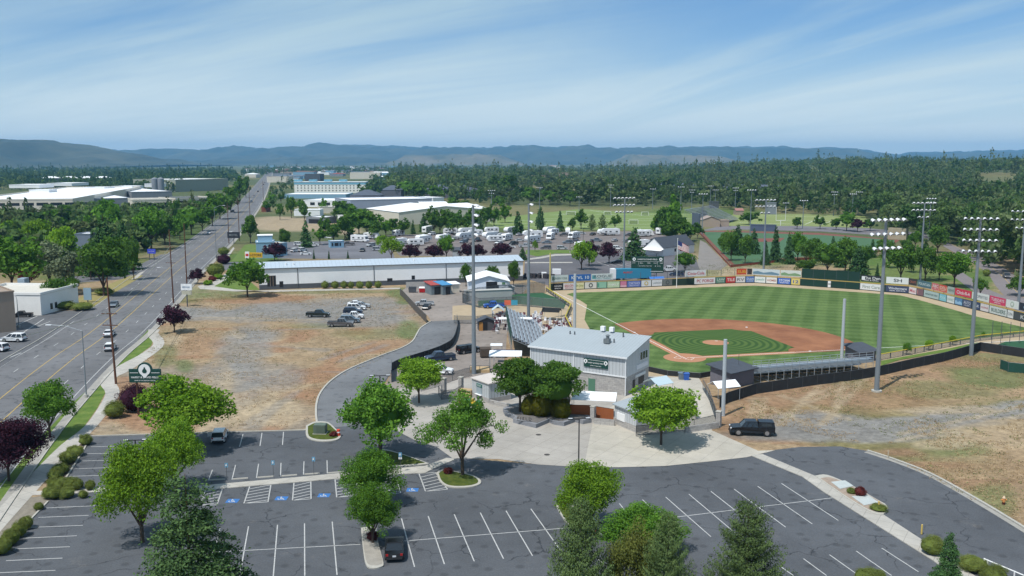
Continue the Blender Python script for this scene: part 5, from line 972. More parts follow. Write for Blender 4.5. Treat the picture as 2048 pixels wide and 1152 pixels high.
# campers
RVW = mat('camper_white', (.74, .75, .76), .45); RVG = mat('camper_stripe', (.12, .12, .14), .5)
def camper(kind, x, y, ang, label):
    g = P(x, y); o = empty({'m': 'motorhome', 't': 'travel_trailer', 'f': 'fifth_wheel_trailer'}[kind], (g.x, g.y, .03), math.radians(ang), label, 'camper', 'campers in the campground')
    L = {'m': 9, 't': 7.5, 'f': 10}[kind]; W = 1.25; b = MB(); r = L / 2
    if kind == 'f': pr = [(-r, .7), (-r, 3.3), (-r + .4, 3.6), (r - 1.5, 3.75), (r - .2, 3.1), (r, 2.2), (r - .3, 1.5), (r - 2.6, 1.45), (r - 2.8, .7)]
    elif kind == 'm': pr = [(-r, .5), (-r, 3.1), (-r + .3, 3.3), (r - 1.6, 3.3), (r - .9, 2.9), (r - .7, 2.1), (r - .55, 1.5), (r, 1.2), (r, .5)]
    else: pr = [(-r, .6), (-r, 2.9), (-r + .3, 3.1), (r - .8, 3.1), (r - .1, 2.3), (r, 1.3), (r - .4, .6)]
    loft(pr, [W] * len(pr), b); b.box((-r + 2, 0, pr[2][1]), (.8, .8, .25)); b.build('body', RVW, o)
    for sg in (-1, 1):
        for wx in (-.32, .02, .26): MB().box((wx * L, sg * (W + .01), 1.75), (1.1, .04, .6)).build('window', GLASS, o)
        MB().box((-.05 * L, sg * (W + .015), 1.15), (L * .72, .03, .22)).build('stripe', RVG, o)
    MB().box((-r - .01, 0, 1.8), (.04, 1.4, .7)).build('window', GLASS, o)
    if kind == 'm': MB().hexa([(r - .74, -1.1, 1.5), (r - .5, -1.1, 1.5), (r - .5, 1.1, 1.5), (r - .74, 1.1, 1.5)], [(r - .95, -1.1, 2.5), (r - .8, -1.1, 2.5), (r - .8, 1.1, 2.5), (r - .95, 1.1, 2.5)]).build('windscreen', GLASS, o)
    for sg in (-1, 1):
        for wx in ((-.22, .3) if kind == 'm' else (-.2, -.1)): MB().tube((wx * L, sg * (W - .2), .4), (wx * L, sg * (W + .02), .4), .4, n=14).build('wheel', TYRE, o)
for k, x, y, a, l in (('m', 720, 484, -25, 'white motorhome facing right, leftmost of the campers'), ('t', 743, 478, -15, 'travel trailer just behind the leftmost motorhome'), ('t', 797, 472, 60, 'small camper between lime tree and dark fir'), ('f', 856, 466, 70, 'tall trailer behind the white tent canopy'), ('m', 843, 484, 250, 'motorhome seen end-on under the tent canopy'),
                      ('t', 900, 468, 190, 'short trailer alone on the back row left of the mast'), ('f', 934, 470, 215, 'trailer on the back row just left of the mast'), ('f', 928, 480, 235, 'big trailer facing the camera in front of the back row'), ('f', 980, 479, 235, 'big tall trailer right of the left mast'), ('t', 983, 466, 200, 'dark-windowed trailer behind the big tall one'), ('f', 1022, 468, 235, 'striped trailer between two masts, back row'),
                      ('m', 1013, 481, 245, 'motorhome facing the camera between two masts'), ('f', 1065, 476, 200, 'dark-sided trailer beside the second mast'), ('f', 1098, 468, 240, 'zigzag-striped trailer right of the cypress, back row'), ('m', 1101, 479, 255, 'motorhome facing the camera right of the cypress'), ('t', 1136, 468, 265, 'white trailer seen end-on in front of the pitches'), ('m', 1148, 477, 240, 'motorhome with dark front left of the lamp post'),
                      ('f', 1220, 471, 195, 'white trailer alone in the middle right of the campground'), ('m', 1290, 472, 3, 'long cream coach right of the big fir')): camper(k, x, y, a, l)
rs = random.Random(21); rows = [(850, 1000, 486), (1000, 1180, 489), (1020, 1330, 497), (700, 860, 493), (860, 1330, 471), (1150, 1330, 484)]; q_ = []
for x0, x1, y in rows:
    x = x0
    while x < x1: q_.append((x + rs.uniform(-4, 4), y + rs.uniform(-2.5, 2.5))); x += rs.uniform(22, 44)
q_.sort()
for i, (x, y) in enumerate(q_):
    if rs.random() < .3: camper(rs.choice('tf'), x, y, rs.choice((235, 245, 200, 60)), 'pale camper in the mixed campground rows, %s from the left' % ordn(i))
    else: car(rs.choice(('suv', 'pickup', 'sedan')), rs.choice(('white', 'silver', 'black', 'greyblue', 'white', 'grey')), x, y, rs.choice((60, 240, 5, 185, 235)), 'vehicle in the mixed campground rows, %s from the left' % ordn(i), 'vehicles standing about the campground')
# ================================================================ buildings
WHW = mat('wall_white', (.78, .79, .80), .8, .03, .3); ROOFW = mat('roof_white', (.80, .81, .82), .7, .05, .15); ROOFM = mat('roof_metal', C(206, 218, 228), .45, .05, .2, metal=.15); DKG = mat('wall_darkgrey', C(96, 100, 106), .8, .08, 1)
WIN = mat('window_glass', (.02, .026, .032), .15, spec=.6); CRE = mat('wall_cream', (.62, .57, .48), .85, .06, .3); TAN = mat('wall_tan', C(176, 158, 142), .85, .06, .5); GRYW = mat('wall_grey', C(150, 156, 164), .8, .06, .4); DKR = mat('roof_dark', C(84, 90, 100), .85, .12, 1); LBL = mat('wall_lightblue', C(150, 190, 216), .8, .05, .3)
BRK = mat('wall_brick', C(140, 84, 70), .9, .1, 1); GRNW = mat('wall_sage', C(172, 176, 160), .85, .05, .3)
def ribmat(name, col, pitch=.6, k=.82, ang=0):
    m = mat(name, col, .5, .04, .4, metal=.1); t = m.node_tree; b = t.nodes['Principled BSDF']; L = t.links.new
    src = b.inputs['Base Color'].links[0].from_socket; tc = [n for n in t.nodes if n.type == 'TEX_COORD'][0]; sp = _n(t, 'ShaderNodeSeparateXYZ'); L(tc.outputs['Object'], sp.inputs[0])
    ad = _n(t, 'ShaderNodeMath', operation='ADD'); L(sp.outputs[0], ad.inputs[0]); L(sp.outputs[1], ad.inputs[1]) if ang else ad.inputs.__getitem__(1).__setattr__('default_value', 0)
    mo = _n(t, 'ShaderNodeMath', operation='PINGPONG'); L(ad.outputs[0], mo.inputs[0]); mo.inputs[1].default_value = pitch / 2
    lt = _n(t, 'ShaderNodeMath', operation='LESS_THAN'); L(mo.outputs[0], lt.inputs[0]); lt.inputs[1].default_value = pitch * .09
    mx = _n(t, 'ShaderNodeMixRGB', blend_type='MULTIPLY'); L(lt.outputs[0], mx.inputs[0]); L(src, mx.inputs[1]); mx.inputs[2].default_value = (k, k, k, 1); L(mx.outputs[0], b.inputs['Base Color']); return m
RIBW = ribmat('ribbed_siding', (.50, .525, .545), .6, .72, 1); RIBR = ribmat('ribbed_roof', C(186, 195, 200, 1.35), .6, .86); RIBL = ribmat('ribbed_roof_light', C(208, 222, 234), 1.2, .88)
def blockmat():
    m = mat('split_block', C(178, 174, 170, 1.15), .9, .16, 2.5); t = m.node_tree; b = t.nodes['Principled BSDF']; L = t.links.new
    src = b.inputs['Base Color'].links[0].from_socket; tc = [n for n in t.nodes if n.type == 'TEX_COORD'][0]; sp = _n(t, 'ShaderNodeSeparateXYZ'); L(tc.outputs['Object'], sp.inputs[0])
    ad = _n(t, 'ShaderNodeMath', operation='ADD'); L(sp.outputs[0], ad.inputs[0]); L(sp.outputs[1], ad.inputs[1]); cb = _n(t, 'ShaderNodeCombineXYZ'); L(ad.outputs[0], cb.inputs[0]); L(sp.outputs[2], cb.inputs[1])
    br = _n(t, 'ShaderNodeTexBrick'); L(cb.outputs[0], br.inputs[0]); br.inputs['Scale'].default_value = 1; br.inputs['Brick Width'].default_value = .8; br.inputs['Row Height'].default_value = .3; br.inputs['Mortar Size'].default_value = .02
    br.inputs['Color1'].default_value = (1.08, 1.08, 1.08, 1); br.inputs['Color2'].default_value = (.85, .86, .88, 1); br.inputs['Mortar'].default_value = (.66, .66, .66, 1)
    mx = _n(t, 'ShaderNodeMixRGB', blend_type='MULTIPLY'); mx.inputs[0].default_value = 1; L(src, mx.inputs[1]); L(br.outputs[0], mx.inputs[2]); L(mx.outputs[0], b.inputs['Base Color']); return m
BLOCK = blockmat()
def frame(pL, pR, world=False):
    a = Vector((*pL[:2], 0)) if world else P(*pL); b = Vector((*pR[:2], 0)) if world else P(*pR); d = b - a
    return a, math.atan2(d.y, d.x), d.length
def bld(name, label, pL, pR, depth, h, wall=WHW, roof='flat', rm=ROOFW, rise=1.2, cat='building', group=None, wins=None, world=False, base=None, over=.3, par=.4, z=0.0):
    a, ang, W = frame(pL, pR, world); o = empty(name, (a.x, a.y, z), ang, label, cat, group); D = depth
    MB().box((W / 2, D / 2, 0), (W, D, h)).build('wall', wall, o)
    if base: MB().box((W / 2, D / 2, 0), (W + .06, D + .06, base[0])).build('wainscot', base[1], o)
    r = MB()
    if roof == 'flat':
        r.box((W / 2, D / 2, h), (W + .06, D + .06, .12)); pt = MB()
        for c, s in (((W / 2, 0), (W + .3, .3)), ((W / 2, D), (W + .3, .3)), ((0, D / 2), (.3, D - .31)), ((W, D / 2), (.3, D - .31))): pt.box((*c, h + .121), (*s, par))
        ro = r.build('roof', rm, o); pt.build('parapet', wall, ro)
    elif roof == 'gablex':   # ridge along the front
        v = over; e = .12
        r.add([(-v, -v, h), (W + v, -v, h), (W + v, D / 2, h + rise), (-v, D / 2, h + rise), (-v, D + v, h), (W + v, D + v, h), (-v, -v, h + e), (W + v, -v, h + e), (W + v, D / 2, h + rise + e), (-v, D / 2, h + rise + e), (-v, D + v, h + e), (W + v, D + v, h + e)],
              [(6, 7, 8, 9), (9, 8, 11, 10), (1, 0, 3, 2), (2, 3, 4, 5), (0, 1, 7, 6), (5, 4, 10, 11), (0, 6, 9, 3), (3, 9, 10, 4), (1, 2, 8, 7), (2, 5, 11, 8)]); ro = r.build('roof', rm, o)
        MB().add([(0, 0, h), (0, D, h), (0, D / 2, h + rise * .97), (W, 0, h), (W, D, h), (W, D / 2, h + rise * .97)], [(0, 2, 1), (3, 4, 5)]).build('gable', wall, o)
    elif roof == 'gabley':   # gable faces the front
        v = over; e = .12
        r.add([(-v, -v, h), (W / 2, -v, h + rise), (W + v, -v, h), (-v, D + v, h), (W / 2, D + v, h + rise), (W + v, D + v, h)] + [(-v, -v, h + e), (W / 2, -v, h + rise + e), (W + v, -v, h + e), (-v, D + v, h + e), (W / 2, D + v, h + rise + e), (W + v, D + v, h + e)],
              [(6, 7, 10, 9), (7, 8, 11, 10), (0, 3, 4, 1), (1, 4, 5, 2), (0, 1, 7, 6), (1, 2, 8, 7), (3, 9, 10, 4), (4, 10, 11, 5), (0, 6, 9, 3), (2, 5, 11, 8)]); r.build('roof', rm, o)
        MB().add([(0, 0, h), (W, 0, h), (W / 2, 0, h + rise * .97), (0, D, h), (W, D, h), (W / 2, D, h + rise * .97)], [(0, 1, 2), (3, 5, 4)]).build('gable', wall, o)
    elif roof == 'hip':
        v = over; i = min(D, W) * .42
        r.add([(-v, -v, h), (W + v, -v, h), (W + v, D + v, h), (-v, D + v, h), (i, D / 2, h + rise), (W - i, D / 2, h + rise)], [(0, 1, 5, 4), (1, 2, 5), (2, 3, 4, 5), (3, 0, 4), (3, 2, 1, 0)]); r.build('roof', rm, o)
    elif roof == 'mono':     # rises towards the back
        v = over; e = .15
        r.hexa([(-v, -v, h), (W + v, -v, h), (W + v, D + v, h + rise), (-v, D + v, h + rise)], [(-v, -v, h + e), (W + v, -v, h + e), (W + v, D + v, h + rise + e), (-v, D + v, h + rise + e)]); r.build('roof', rm, o)
        MB().hexa([(0, 0, h - .01), (W, 0, h - .01), (W, D, h - .01), (0, D, h - .01)], [(0, 0, h), (W, 0, h), (W, D, h + rise * .985), (0, D, h + rise * .985)]).build('upper_wall', wall, o)
    for q in wins or []:
        x0, x1, z0, z1 = q[:4]; f = q[4] if len(q) > 4 else 'f'; nm = q[5] if len(q) > 5 else 'window'; m = q[6] if len(q) > 6 else WIN
        if f == 'f': MB().box(((x0 + x1) / 2, -.02, z0), (x1 - x0, .08, z1 - z0)).build(nm, m, o)
        elif f == 'r': MB().box((W + .02, (x0 + x1) / 2, z0), (.08, x1 - x0, z1 - z0)).build(nm, m, o)
    return o, W
# long storage building
b1, W1 = bld('storage_building', 'very long white storage building with pale metal roof behind the vacant lot', (519, 580), (1046, 561), 14, 6.2, WHW, 'gablex', RIBL, 1.3, base=(1.5, DKG), wins=[(2.3, 4.8, 1.0, 4.2, 'f', 'entrance', BLACK), (5.8, 6.9, .6, 2.4, 'f', 'doorway', BLACK), (38, 39.6, 1.2, 2.2, 'f', 'vent', BLACK), (45.6, 46.6, 1.6, 2.8, 'f', 'vent', BLACK)])
for x in (3.2, 4.0): MB().box((x, -.1, 1.0), (.12, .06, 3.2)).build('mullion', TAN, b1)
for x in (11.2, 34, 56.5, 79.5): MB().box((x, -.09, 0), (.16, .12, 6.2)).build('downspout', DKG, b1)
MB().box((W1 / 2, -.36, 6.2), (W1 + .6, .12, .22)).build('gutter', DKG, b1)
for x, y in ((8, 3), (10.2, 3), (31, 9), (47, 3.5), (63, 4), (70, 8)): MB().tube((x, y, 6.6), (x, y, 7.5), .25, n=8).build('roof_vent', WHITE, b1)
# main clubhouse
eL = P(1061, 692, 6.4); eR = P(1253, 715.5, 6.4)
a_, ang_, WB = frame(eL, eR, True); ub = Vector((math.cos(ang_), math.sin(ang_), 0)); vb = Vector((-ub.y, ub.x, 0)); DB = 9.2
ho = empty('clubhouse', (a_.x, a_.y, 0), ang_, 'two-storey grey clubhouse with ribbed siding, block ground floor and sloping metal roof', 'building')
MB().box((WB / 2, DB / 2, 0), (WB, DB, 3.15)).build('block_wall', BLOCK, ho)
MB().box((WB / 2, DB / 2, 3.15), (WB + .1, DB + .1, 3.2)).build('siding_wall', RIBW, ho)
MB().hexa([(-.05, -.05, 6.35), (WB + .05, -.05, 6.35), (WB + .05, DB + .05, 6.35), (-.05, DB + .05, 6.35)], [(-.05, -.05, 6.36), (WB + .05, -.05, 6.36), (WB + .05, DB + .05, 8.2), (-.05, DB + .05, 8.2)]).build('upper_wall', RIBW, ho)
MB().hexa([(-.3, -.35, 6.36), (WB + .3, -.35, 6.36), (WB + .3, DB + .4, 8.28), (-.3, DB + .4, 8.28)], [(-.3, -.35, 6.52), (WB + .3, -.35, 6.52), (WB + .3, DB + .4, 8.44), (-.3, DB + .4, 8.44)]).build('roof', RIBR, ho)
WTR = mat('white_trim', (.7, .71, .72), .6)
MB().box((WB / 2, -.08, 3.05), (WB + .2, .1, .2)).build('trim_band', WTR, ho); MB().box((WB / 2, -.40, 6.25), (WB + .6, .14, .26)).build('gutter', WTR, ho)
for x in (.12, WB * .47, WB - .05): MB().box((x, -.13, 0.1 if x > 1 else 0), (.14, .12, 6.15)).build('downspout', WTR, ho)
MB().box((WB - 6.2, -.02, 0), (1.25, .1, 2.15)).build('door', mat('door_green', C(96, 140, 116), .6), ho)
for (y0, y1, x) in ((5.3, 6.2, 0), (6.35, 7.25, 0), (7.4, 8.3, 0)):
    f = MB().box((WB + .07, (y0 + y1) / 2, 4.9), (.1, y1 - y0, 1.5)).build('window', WTR, ho); MB().box((WB + .13, (y0 + y1) / 2, 5.0), (.04, y1 - y0 - .15, 1.3)).build('pane', WIN, f)
MB().box((WB + .08, 6.3, 3.6), (.06, 4.6, .75)).build('wall_banner', mat('banner_white', (.68, .68, .7), .7), ho)
for (y0, y1) in ((2.6, 3.5), (5.0, 7.2)): MB().box((WB + .02, (y0 + y1) / 2, .0 if y0 < 4 else .9), (.1, y1 - y0, 2.1 if y0 < 4 else 1.2)).build('serving_window' if y0 > 4 else 'doorway', BLACK, ho)
MB().box((WB + .08, 5.6, 2.3), (.06, 4.2, .45)).build('menu_board', mat('board_white', (.6, .62, .62), .7), ho)
u_ = MB().box((WB - 5.6, 4.4, 7.5), (1.0, .9, .75)).build('roof_unit', mat('galvanised', C(150, 156, 158), .4, .1, 4, metal=.5), ho); MB().tube((WB - 5.5, 4.4, 8.25), (WB - 5.5, 4.4, 8.8), .3, n=10).tube((WB - 5.5, 4.4, 8.8), (WB - 5.5, 4.4, 8.95), .45, .2, n=10).build('fan_cowl', MATS['galvanised'], u_)
for x, y in ((WB - 4.6, 5.0), (WB - 4.2, 7.8), (4.2, 6.6), (5.1, 6.6)): MB().tube((x, y, 7.0), (x, y, 8.2 if y < 6 else 8.9 if y > 7 else 8.4), .12, n=8).build('vent_pipe', DKG, ho)
for x in (WB * .52, WB * .52 + 1.7):
    q = MB(); q.box((x, DB - .1, 8.6), (.75, .7, .75)); q.build('loudspeaker', WHITE, ho)
SG = mat('sign_green', (.012, .055, .045), .5); SGW = mat('sign_white', (.75, .76, .76), .5)
def emblem(parent, c, r, n_, up=(0, 0, 1), right=(1, 0, 0)):
    c = Vector(c); rt = Vector(right); upv = Vector(up); nn = rt.cross(upv); k = 14
    pts = [c + nn * .05 + (rt * math.cos(2 * math.pi * i / k) + upv * math.sin(2 * math.pi * i / k)) * r for i in range(k)]
    pts = [p if p != pts[int(k * .75)] else c + nn * .05 - upv * r * 1.35 for p in pts]
    MB().add(pts, [tuple(range(k))]).build('emblem', SGW, parent)
    MB().add([c + nn * .07 + rt * (x * r) + upv * (y * r) for x, y in ((-.3, -.35), (.0, -.6), (.32, -.35), (.4, 0), (.12, .35), (.1, .62), (-.1, .62), (-.12, .35), (-.4, 0))], [tuple(range(9))]).build('pear_mark', SG, parent)
sg = empty('clubhouse_sign', (0, 0, 0), 0, 'dark green name banner on the siding of the clubhouse', 'sign'); sg.location = a_ + ub * (WB * .70) + Vector((0, 0, 4.85)) - vb * .16; sg.rotation_euler = (0, 0, ang_)
MB().box((0, 0, -.72), (4.4, .12, 1.44)).build('board', SG, sg); write(sg, 'HARRY & DAVID FIELD', (0, -.07, .05), (1, 0, 0), (0, 0, 1), 2.9, .42, SGW); write(sg, 'HOME OF THE ROGUES', (0, -.07, -.42), (1, 0, 0), (0, 0, 1), 2.0, .18, SGW); MB().box((0, -.08, .48), (3.0, .02, .04)).build('rule', SGW, sg)
emblem(sg, (-1.85, -.07, .25), .34, 0); emblem(sg, (1.85, -.07, .25), .34, 0)
# ticket booth
b3, W3 = bld('ticket_booth', 'small grey ribbed booth with a pale flat roof and green sign by the gate', (944, 794), (978, 807), 4.2, 3.1, RIBW, 'mono', mat('booth_roof', C(226, 216, 208), .7, .05, 1), .25, cat='booth', base=(.8, BLOCK), over=.18)
MB().box((W3 * .45, -.04, .95), (1.5, .1, 1.1)).build('shutter', mat('shutter', C(176, 190, 198), .5), b3); q = MB().box((W3 * .45, -.06, 2.15), (1.5, .1, .48)).build('sign_board', mat('sign_teal', C(60, 128, 116), .6), b3); write(q, 'TICKETS', (W3 * .45, -.11, 2.39), (1, 0, 0), (0, 0, 1), 1.25, .3, SGW); MB().box((W3 * .45, -.2, .9), (1.7, .45, .06)).build('counter', WHITE, b3)
b4, W4 = bld('kiosk_building', 'grey ribbed kiosk with sloping roof right of the brown fence', (1229, 848), (1272, 866), 6.0, 2.9, RIBW, 'mono', RIBR, .9, cat='kiosk', base=(1.0, BLOCK)); MB().box((1.6, -.05, .9), (1.9, .1, 1.1)).build('shutter', WHITE, b4)
# white gabled hall, low stores
b6, W6 = bld('gabled_hall', 'white gabled hall with dark opening in front of the storage building', (938, 591), (1017, 590), 12, 3.9, mat('hall_wall', (.66, .72, .80), .7, .03, 1), 'gabley', ROOFW, 1.7, wins=[(4.9, 8.5, 1.9, 3.9, 'f', 'opening', BLACK)], over=.5)
MB().box((9.9, -.08, 3.0), (3.6, .06, .8)).build('banner', SGW, b6); MB().box((9.9, -.12, 3.1), (.9, .05, .6)).build('banner_mark', mat('banner_green_mark', C(110, 150, 110), .7), b6)
bld('batting_store', 'long low white store with thin dark posts along the bullpen', (932, 603), (1024, 599), 2.6, 2.7, mat('store_wall', C(196, 196, 194), .8, .06, .5), 'flat', mat('store_roof', C(206, 204, 198), .8), cat='shed', par=.05)
bld('white_tent', 'small white peaked cabin right of the long low store', (1003, 590), (1029, 589), 3, 2.1, WHITE, 'gabley', ROOFW, .6, cat='tent')
for x0, x1, m, l in ((863, 885, mat('roof_red', C(190, 84, 74), .6), 'open shed with a red roof beside the blue one'), (886, 903, mat('roof_blue', C(86, 158, 208), .6), 'open shed with a blue roof between red and white ones')):
    o, W = bld('container_shed', l, (x0, 590.5), (x1, 589), 5.5, 2.8, mat('shed_wall', C(128, 140, 146), .8, .15, 1), 'mono', m, .5, cat='shed', wins=[(.9, 3.0 if x0 == 863 else 2.3, 0, 2.3, 'f', 'opening', BLACK)], over=.25)
bld('container_shed', 'small white-roofed shed right of the blue-roofed one', (904, 586), (919, 585), 3.5, 2.5, CRE, 'mono', ROOFW, .3, cat='shed')
o, W = bld('dumpster_enclosure', 'block wall enclosure behind the waste containers', (812, 577), (857, 576), .3, 1.9, BLOCK, 'none', cat='wall')
for x, c, l in ((825, DKG, 'dark grey waste container by the block enclosure'), (846, mat('dumpster_red', C(200, 40, 44), .5), 'red waste container beside the red-roofed shed')):
    g = P(x, 585); o = empty('dumpster', (g.x, g.y, .03), 0, l, 'dumpster'); MB().hexa([(-1, -.7, .1), (1, -.7, .1), (1, .7, .1), (-1, .7, .1)], [(-1.1, -.8, 1.3), (1.1, -.8, 1.3), (1.1, .8, 1.5), (-1.1, .8, 1.5)]).build('bin', c, o); MB().hexa([(-1.1, -.8, 1.31), (1.1, -.8, 1.31), (1.1, .8, 1.51), (-1.1, .8, 1.51)], [(-1.1, -.8, 1.37), (1.1, -.8, 1.37), (1.1, .8, 1.6), (-1.1, .8, 1.6)]).build('lid', WHITE if x == 846 else BLACK, o)
o, W = bld('garden_shed', 'little dark-roofed shed with one orange wall left of the bleachers', (958, 662), (989, 661), 2.6, 2.1, mat('shed_greywall', C(98, 96, 100), .8, .1, 2), 'gabley', DKR, .9, cat='shed', over=.35, wins=[(.95, 1.9, 0, 1.9, 'f', 'opening', BLACK)]); MB().box((.46, -.04, .02), (.85, .1, 2.0)).build('orange_panel', mat('wood_orange', C(196, 140, 76), .7), o)
# dugouts
for (l_, r_, d_, h_, lab) in (((1461, 778), (1507, 767), 4.4, 2.7, 'dark grey dugout building at the near end of the right-hand stands'), ((1718, 725), (1751, 722), 4.0, 2.0, 'dark grey dugout building at the far end of the right-hand stands')):
    bld('dugout', lab, l_, r_, d_, h_, mat('dugout_wall', C(122, 120, 130), .8, .06, 1), 'mono', DKR, .7, cat='dugout', over=.6)
o, W = bld('farmhouse', 'white farmhouse with dark slate roof left of the flag', (1326, 513), (1388, 505), 9, 3.3, WHITE, 'gablex', DKR, 4.0, cat='house', wins=[(12, 13.2, 1.4, 2.6), (8, 9.2, 1.4, 2.6)]); MB().add([(-2.6, -.5, 2.4), (-2.6, 9, 2.4), (0, 9, 3.1), (0, -.5, 3.1)], [(0, 3, 2, 1)]).build('porch_roof', WHITE, o)
# blue shops in the rental yard
b, W = bld('blue_shop', 'pale blue shop with round clock mark behind the yellow sign', (513, 517), (550, 516), 11, 6.0, LBL, 'flat', ROOFW, cat='shop', par=.3); MB().box((W / 2, 5, 6.12), (W * .8, 6, 2.6)).build('upper_storey', LBL, b).parent = b; MB().box((W / 2, 5, 8.72), (W * .86, 6.4, .2)).build('upper_roof', ROOFW, b); MB().tube((W * .52, -.02, 3.9), (W * .52, -.1, 3.9), .95, n=20).build('clock', SGW, b); MB().tube((W * .52, -.1, 3.9), (W * .52, -.13, 3.9), .6, n=16).build('clock_face', mat('clock_blue', C(80, 120, 160), .6), b)
bld('blue_shop', 'cream-roofed blue wing right of the clock shop', (551, 513), (575, 511), 9, 5.0, LBL, 'flat', mat('roof_cream', C(222, 214, 196), .8), cat='shop', par=.15)
bld('blue_kiosk', 'light blue kiosk with wide flat canopy in the rental yard', (661, 496), (688, 495), 4, 2.8, LBL, 'flat', ROOFW, cat='kiosk', par=.15, wins=[(.5, 1.3, .8, 2.2), (1.8, 3.6, .8, 2.2), (4, 4.7, .8, 2.2)])
bld('flat_canopy', 'long thin white canopy left of the blue kiosk', (640, 489), (662, 489), 3, .3, WHITE, 'none', cat='canopy', z=3.0)
bld('white_hut', 'pale hut peeping over the storage roof among purple trees', (905, 516), (920, 516), 5, 3, mat('hut_wall', C(196, 204, 214), .8), 'gablex', DKR, 1, cat='hut')
# warehouses
def win_row(x0, x1, n, z0, z1, fr=.5): w_ = (x1 - x0) / n; return [(x0 + w_ * (i + .5 - fr / 2), x0 + w_ * (i + .5 + fr / 2), z0, z1) for i in range(n)]
bld('warehouse', 'white-roofed grey warehouse with its corner towards the camera', (733, 440), (798, 450), 62, 7.5, CRE, 'gablex', ROOFW, 3, over=.3); bld('warehouse', 'second grey warehouse, right of the corner-on one', (850, 441), (905, 440), 45, 8, GRYW, 'gablex', ROOFW, 3); bld('warehouse', 'third grey warehouse, farthest right towards the pitches', (910, 438), (976, 434), 42, 6, GRYW, 'gablex', ROOFW, 3)
bld('warehouse', 'long white warehouse below the blue hotel, left part with blue windows', (604, 414), (700, 415), 40, 5.2, WHW, 'flat', ROOFW, wins=win_row(6, 40, 5, 1.6, 4, .6)); bld('warehouse', 'long white warehouse below the blue hotel, taller right part', (701, 424), (864, 420), 45, 8.6, mat('wall_bluewhite', C(176, 184, 204), .8, .05, .3), 'flat', ROOFW)
bld('warehouse', 'small white-roofed building at the right end of the long warehouse', (866, 416), (888, 415), 25, 8, WHW, 'flat', ROOFW); bld('warehouse', 'low shed with dark front by the dry strip', (612, 447), (650, 448), 14, 3.6, GRYW, 'flat', ROOFW, wins=[(2, 10, .3, 2.8, 'f', 'opening', BLACK)]); bld('warehouse', 'low white shed right of the round dark tree', (676, 448), (716, 449), 16, 5, WHW, 'flat', ROOFW)
bld('warehouse', 'white low roof beside the slim dark trees', (588, 432), (640, 432), 12, 4, WHW, 'flat', ROOFW); bld('warehouse', 'yellowish low building in front of the long warehouse', (640, 427), (695, 426), 12, 4.5, CRE, 'flat', ROOFW)
hw, HW_ = bld('hotel', 'long four-storey pale hotel with blue top storey', (589, 386), (731, 386), 18, 10.3, mat('wall_hotel', (.78, .77, .72), .8, .03, .3), 'none', wins=win_row(2, 86, 20, 2.2, 3.5, .32) + win_row(2, 86, 20, 5.3, 6.6, .32) + win_row(2, 86, 20, 8.0, 9.2, .32)); MB().box((HW_ / 2, 9, 10.3), (HW_ + .4, 18.4, 2.6)).build('blue_storey', mat('hotel_blue', C(120, 176, 200, 1.1), .7, .06, .3), hw); MB().box((HW_ / 2, 9, 12.9), (HW_ + 1.2, 19, .5)).build('roof', ROOFW, hw)
for k in range(4): MB().box((4 + k * 18, 4, 13.6), (9, 6, 2.4)).build('roof_gable', MATS['hotel_blue'], hw)
bld('warehouse', 'light blue building with a bright flat roof below the hotel', (568, 397), (692, 397), 42, 4.0, LBL, 'flat', ROOFW, par=.25); bld('warehouse', 'dark grey block behind the hotel', (610, 362), (640, 362), 40, 13, DKG, 'flat', GRYW); bld('warehouse', 'white-topped red-walled low hall left of the hotel yard', (523, 424), (533, 424), 12, 4, BRK, 'flat', ROOFW)
# offices on the left
bld('office_building', 'long cream office with a strip of dark windows at the left edge', (-80, 434), (147, 431), 320, 10.8, CRE, 'flat', ROOFW, wins=win_row(2, 84, 9, 7.2, 9.2, .82) + win_row(30, 70, 6, 1, 4.2, .6), par=1.0); bld('office_building', 'broad white roof with roof machinery, left of the silos', (149, 421), (262, 418), 290, 8.5, GRYW, 'flat', ROOFW, par=.4); bld('office_building', 'low white-roofed hall right behind the cream offices', (264, 404), (345, 402), 160, 9.0, GRYW, 'flat', ROOFW, par=.4)
for i, (x, y, w_, d_, h_) in enumerate(((20, 398, 60, 30, 3), (95, 392, 50, 40, 2.5), (170, 399, 40, 24, 3), (60, 410, 40, 14, 2), (225, 396, 40, 30, 3), (290, 391, 30, 20, 3.5))): bld('roof_plant_room', 'white raised block on the big left roofs, %s from the left' % ordn((0, 2, 3, 1, 4, 5)[i]), (x, y), (x + w_, y), d_, h_, WHW, 'flat', ROOFW, z=10.95 if x < 140 else 8.65 if x < 260 else 9.15, cat='roof block')
bld('office_building', 'cream office with dark window strip, behind the avenue trees', (266, 425), (345, 423), 28, 8.6, CRE, 'flat', ROOFW, wins=win_row(1, 28, 4, 5, 7, .8), par=1); bld('office_building', 'cream office right of the similar one, nearest the avenue', (352, 420), (432, 417), 32, 8.2, CRE, 'flat', DKG, wins=win_row(1, 30, 4, 5, 7, .7), par=1)
bld('warehouse', 'big sage-coloured windowless warehouse left of the far avenue', (352, 384), (457, 380), 75, 14.5, GRNW, 'flat', ROOFW, par=.6); bld('warehouse', 'lower sage wing left of the big warehouse', (322, 384), (352, 384), 60, 9, GRNW, 'flat', ROOFW)
for i, x in enumerate((88, 124, 158, 192)): bld('apartment_block', 'white-roofed dark apartment block on the left, %s from the left' % ordn(i), (x, 364), (x + 34, 363.6), 22, 7, DKG, 'hip', ROOFW, 3.2, group='far apartment blocks on the left')
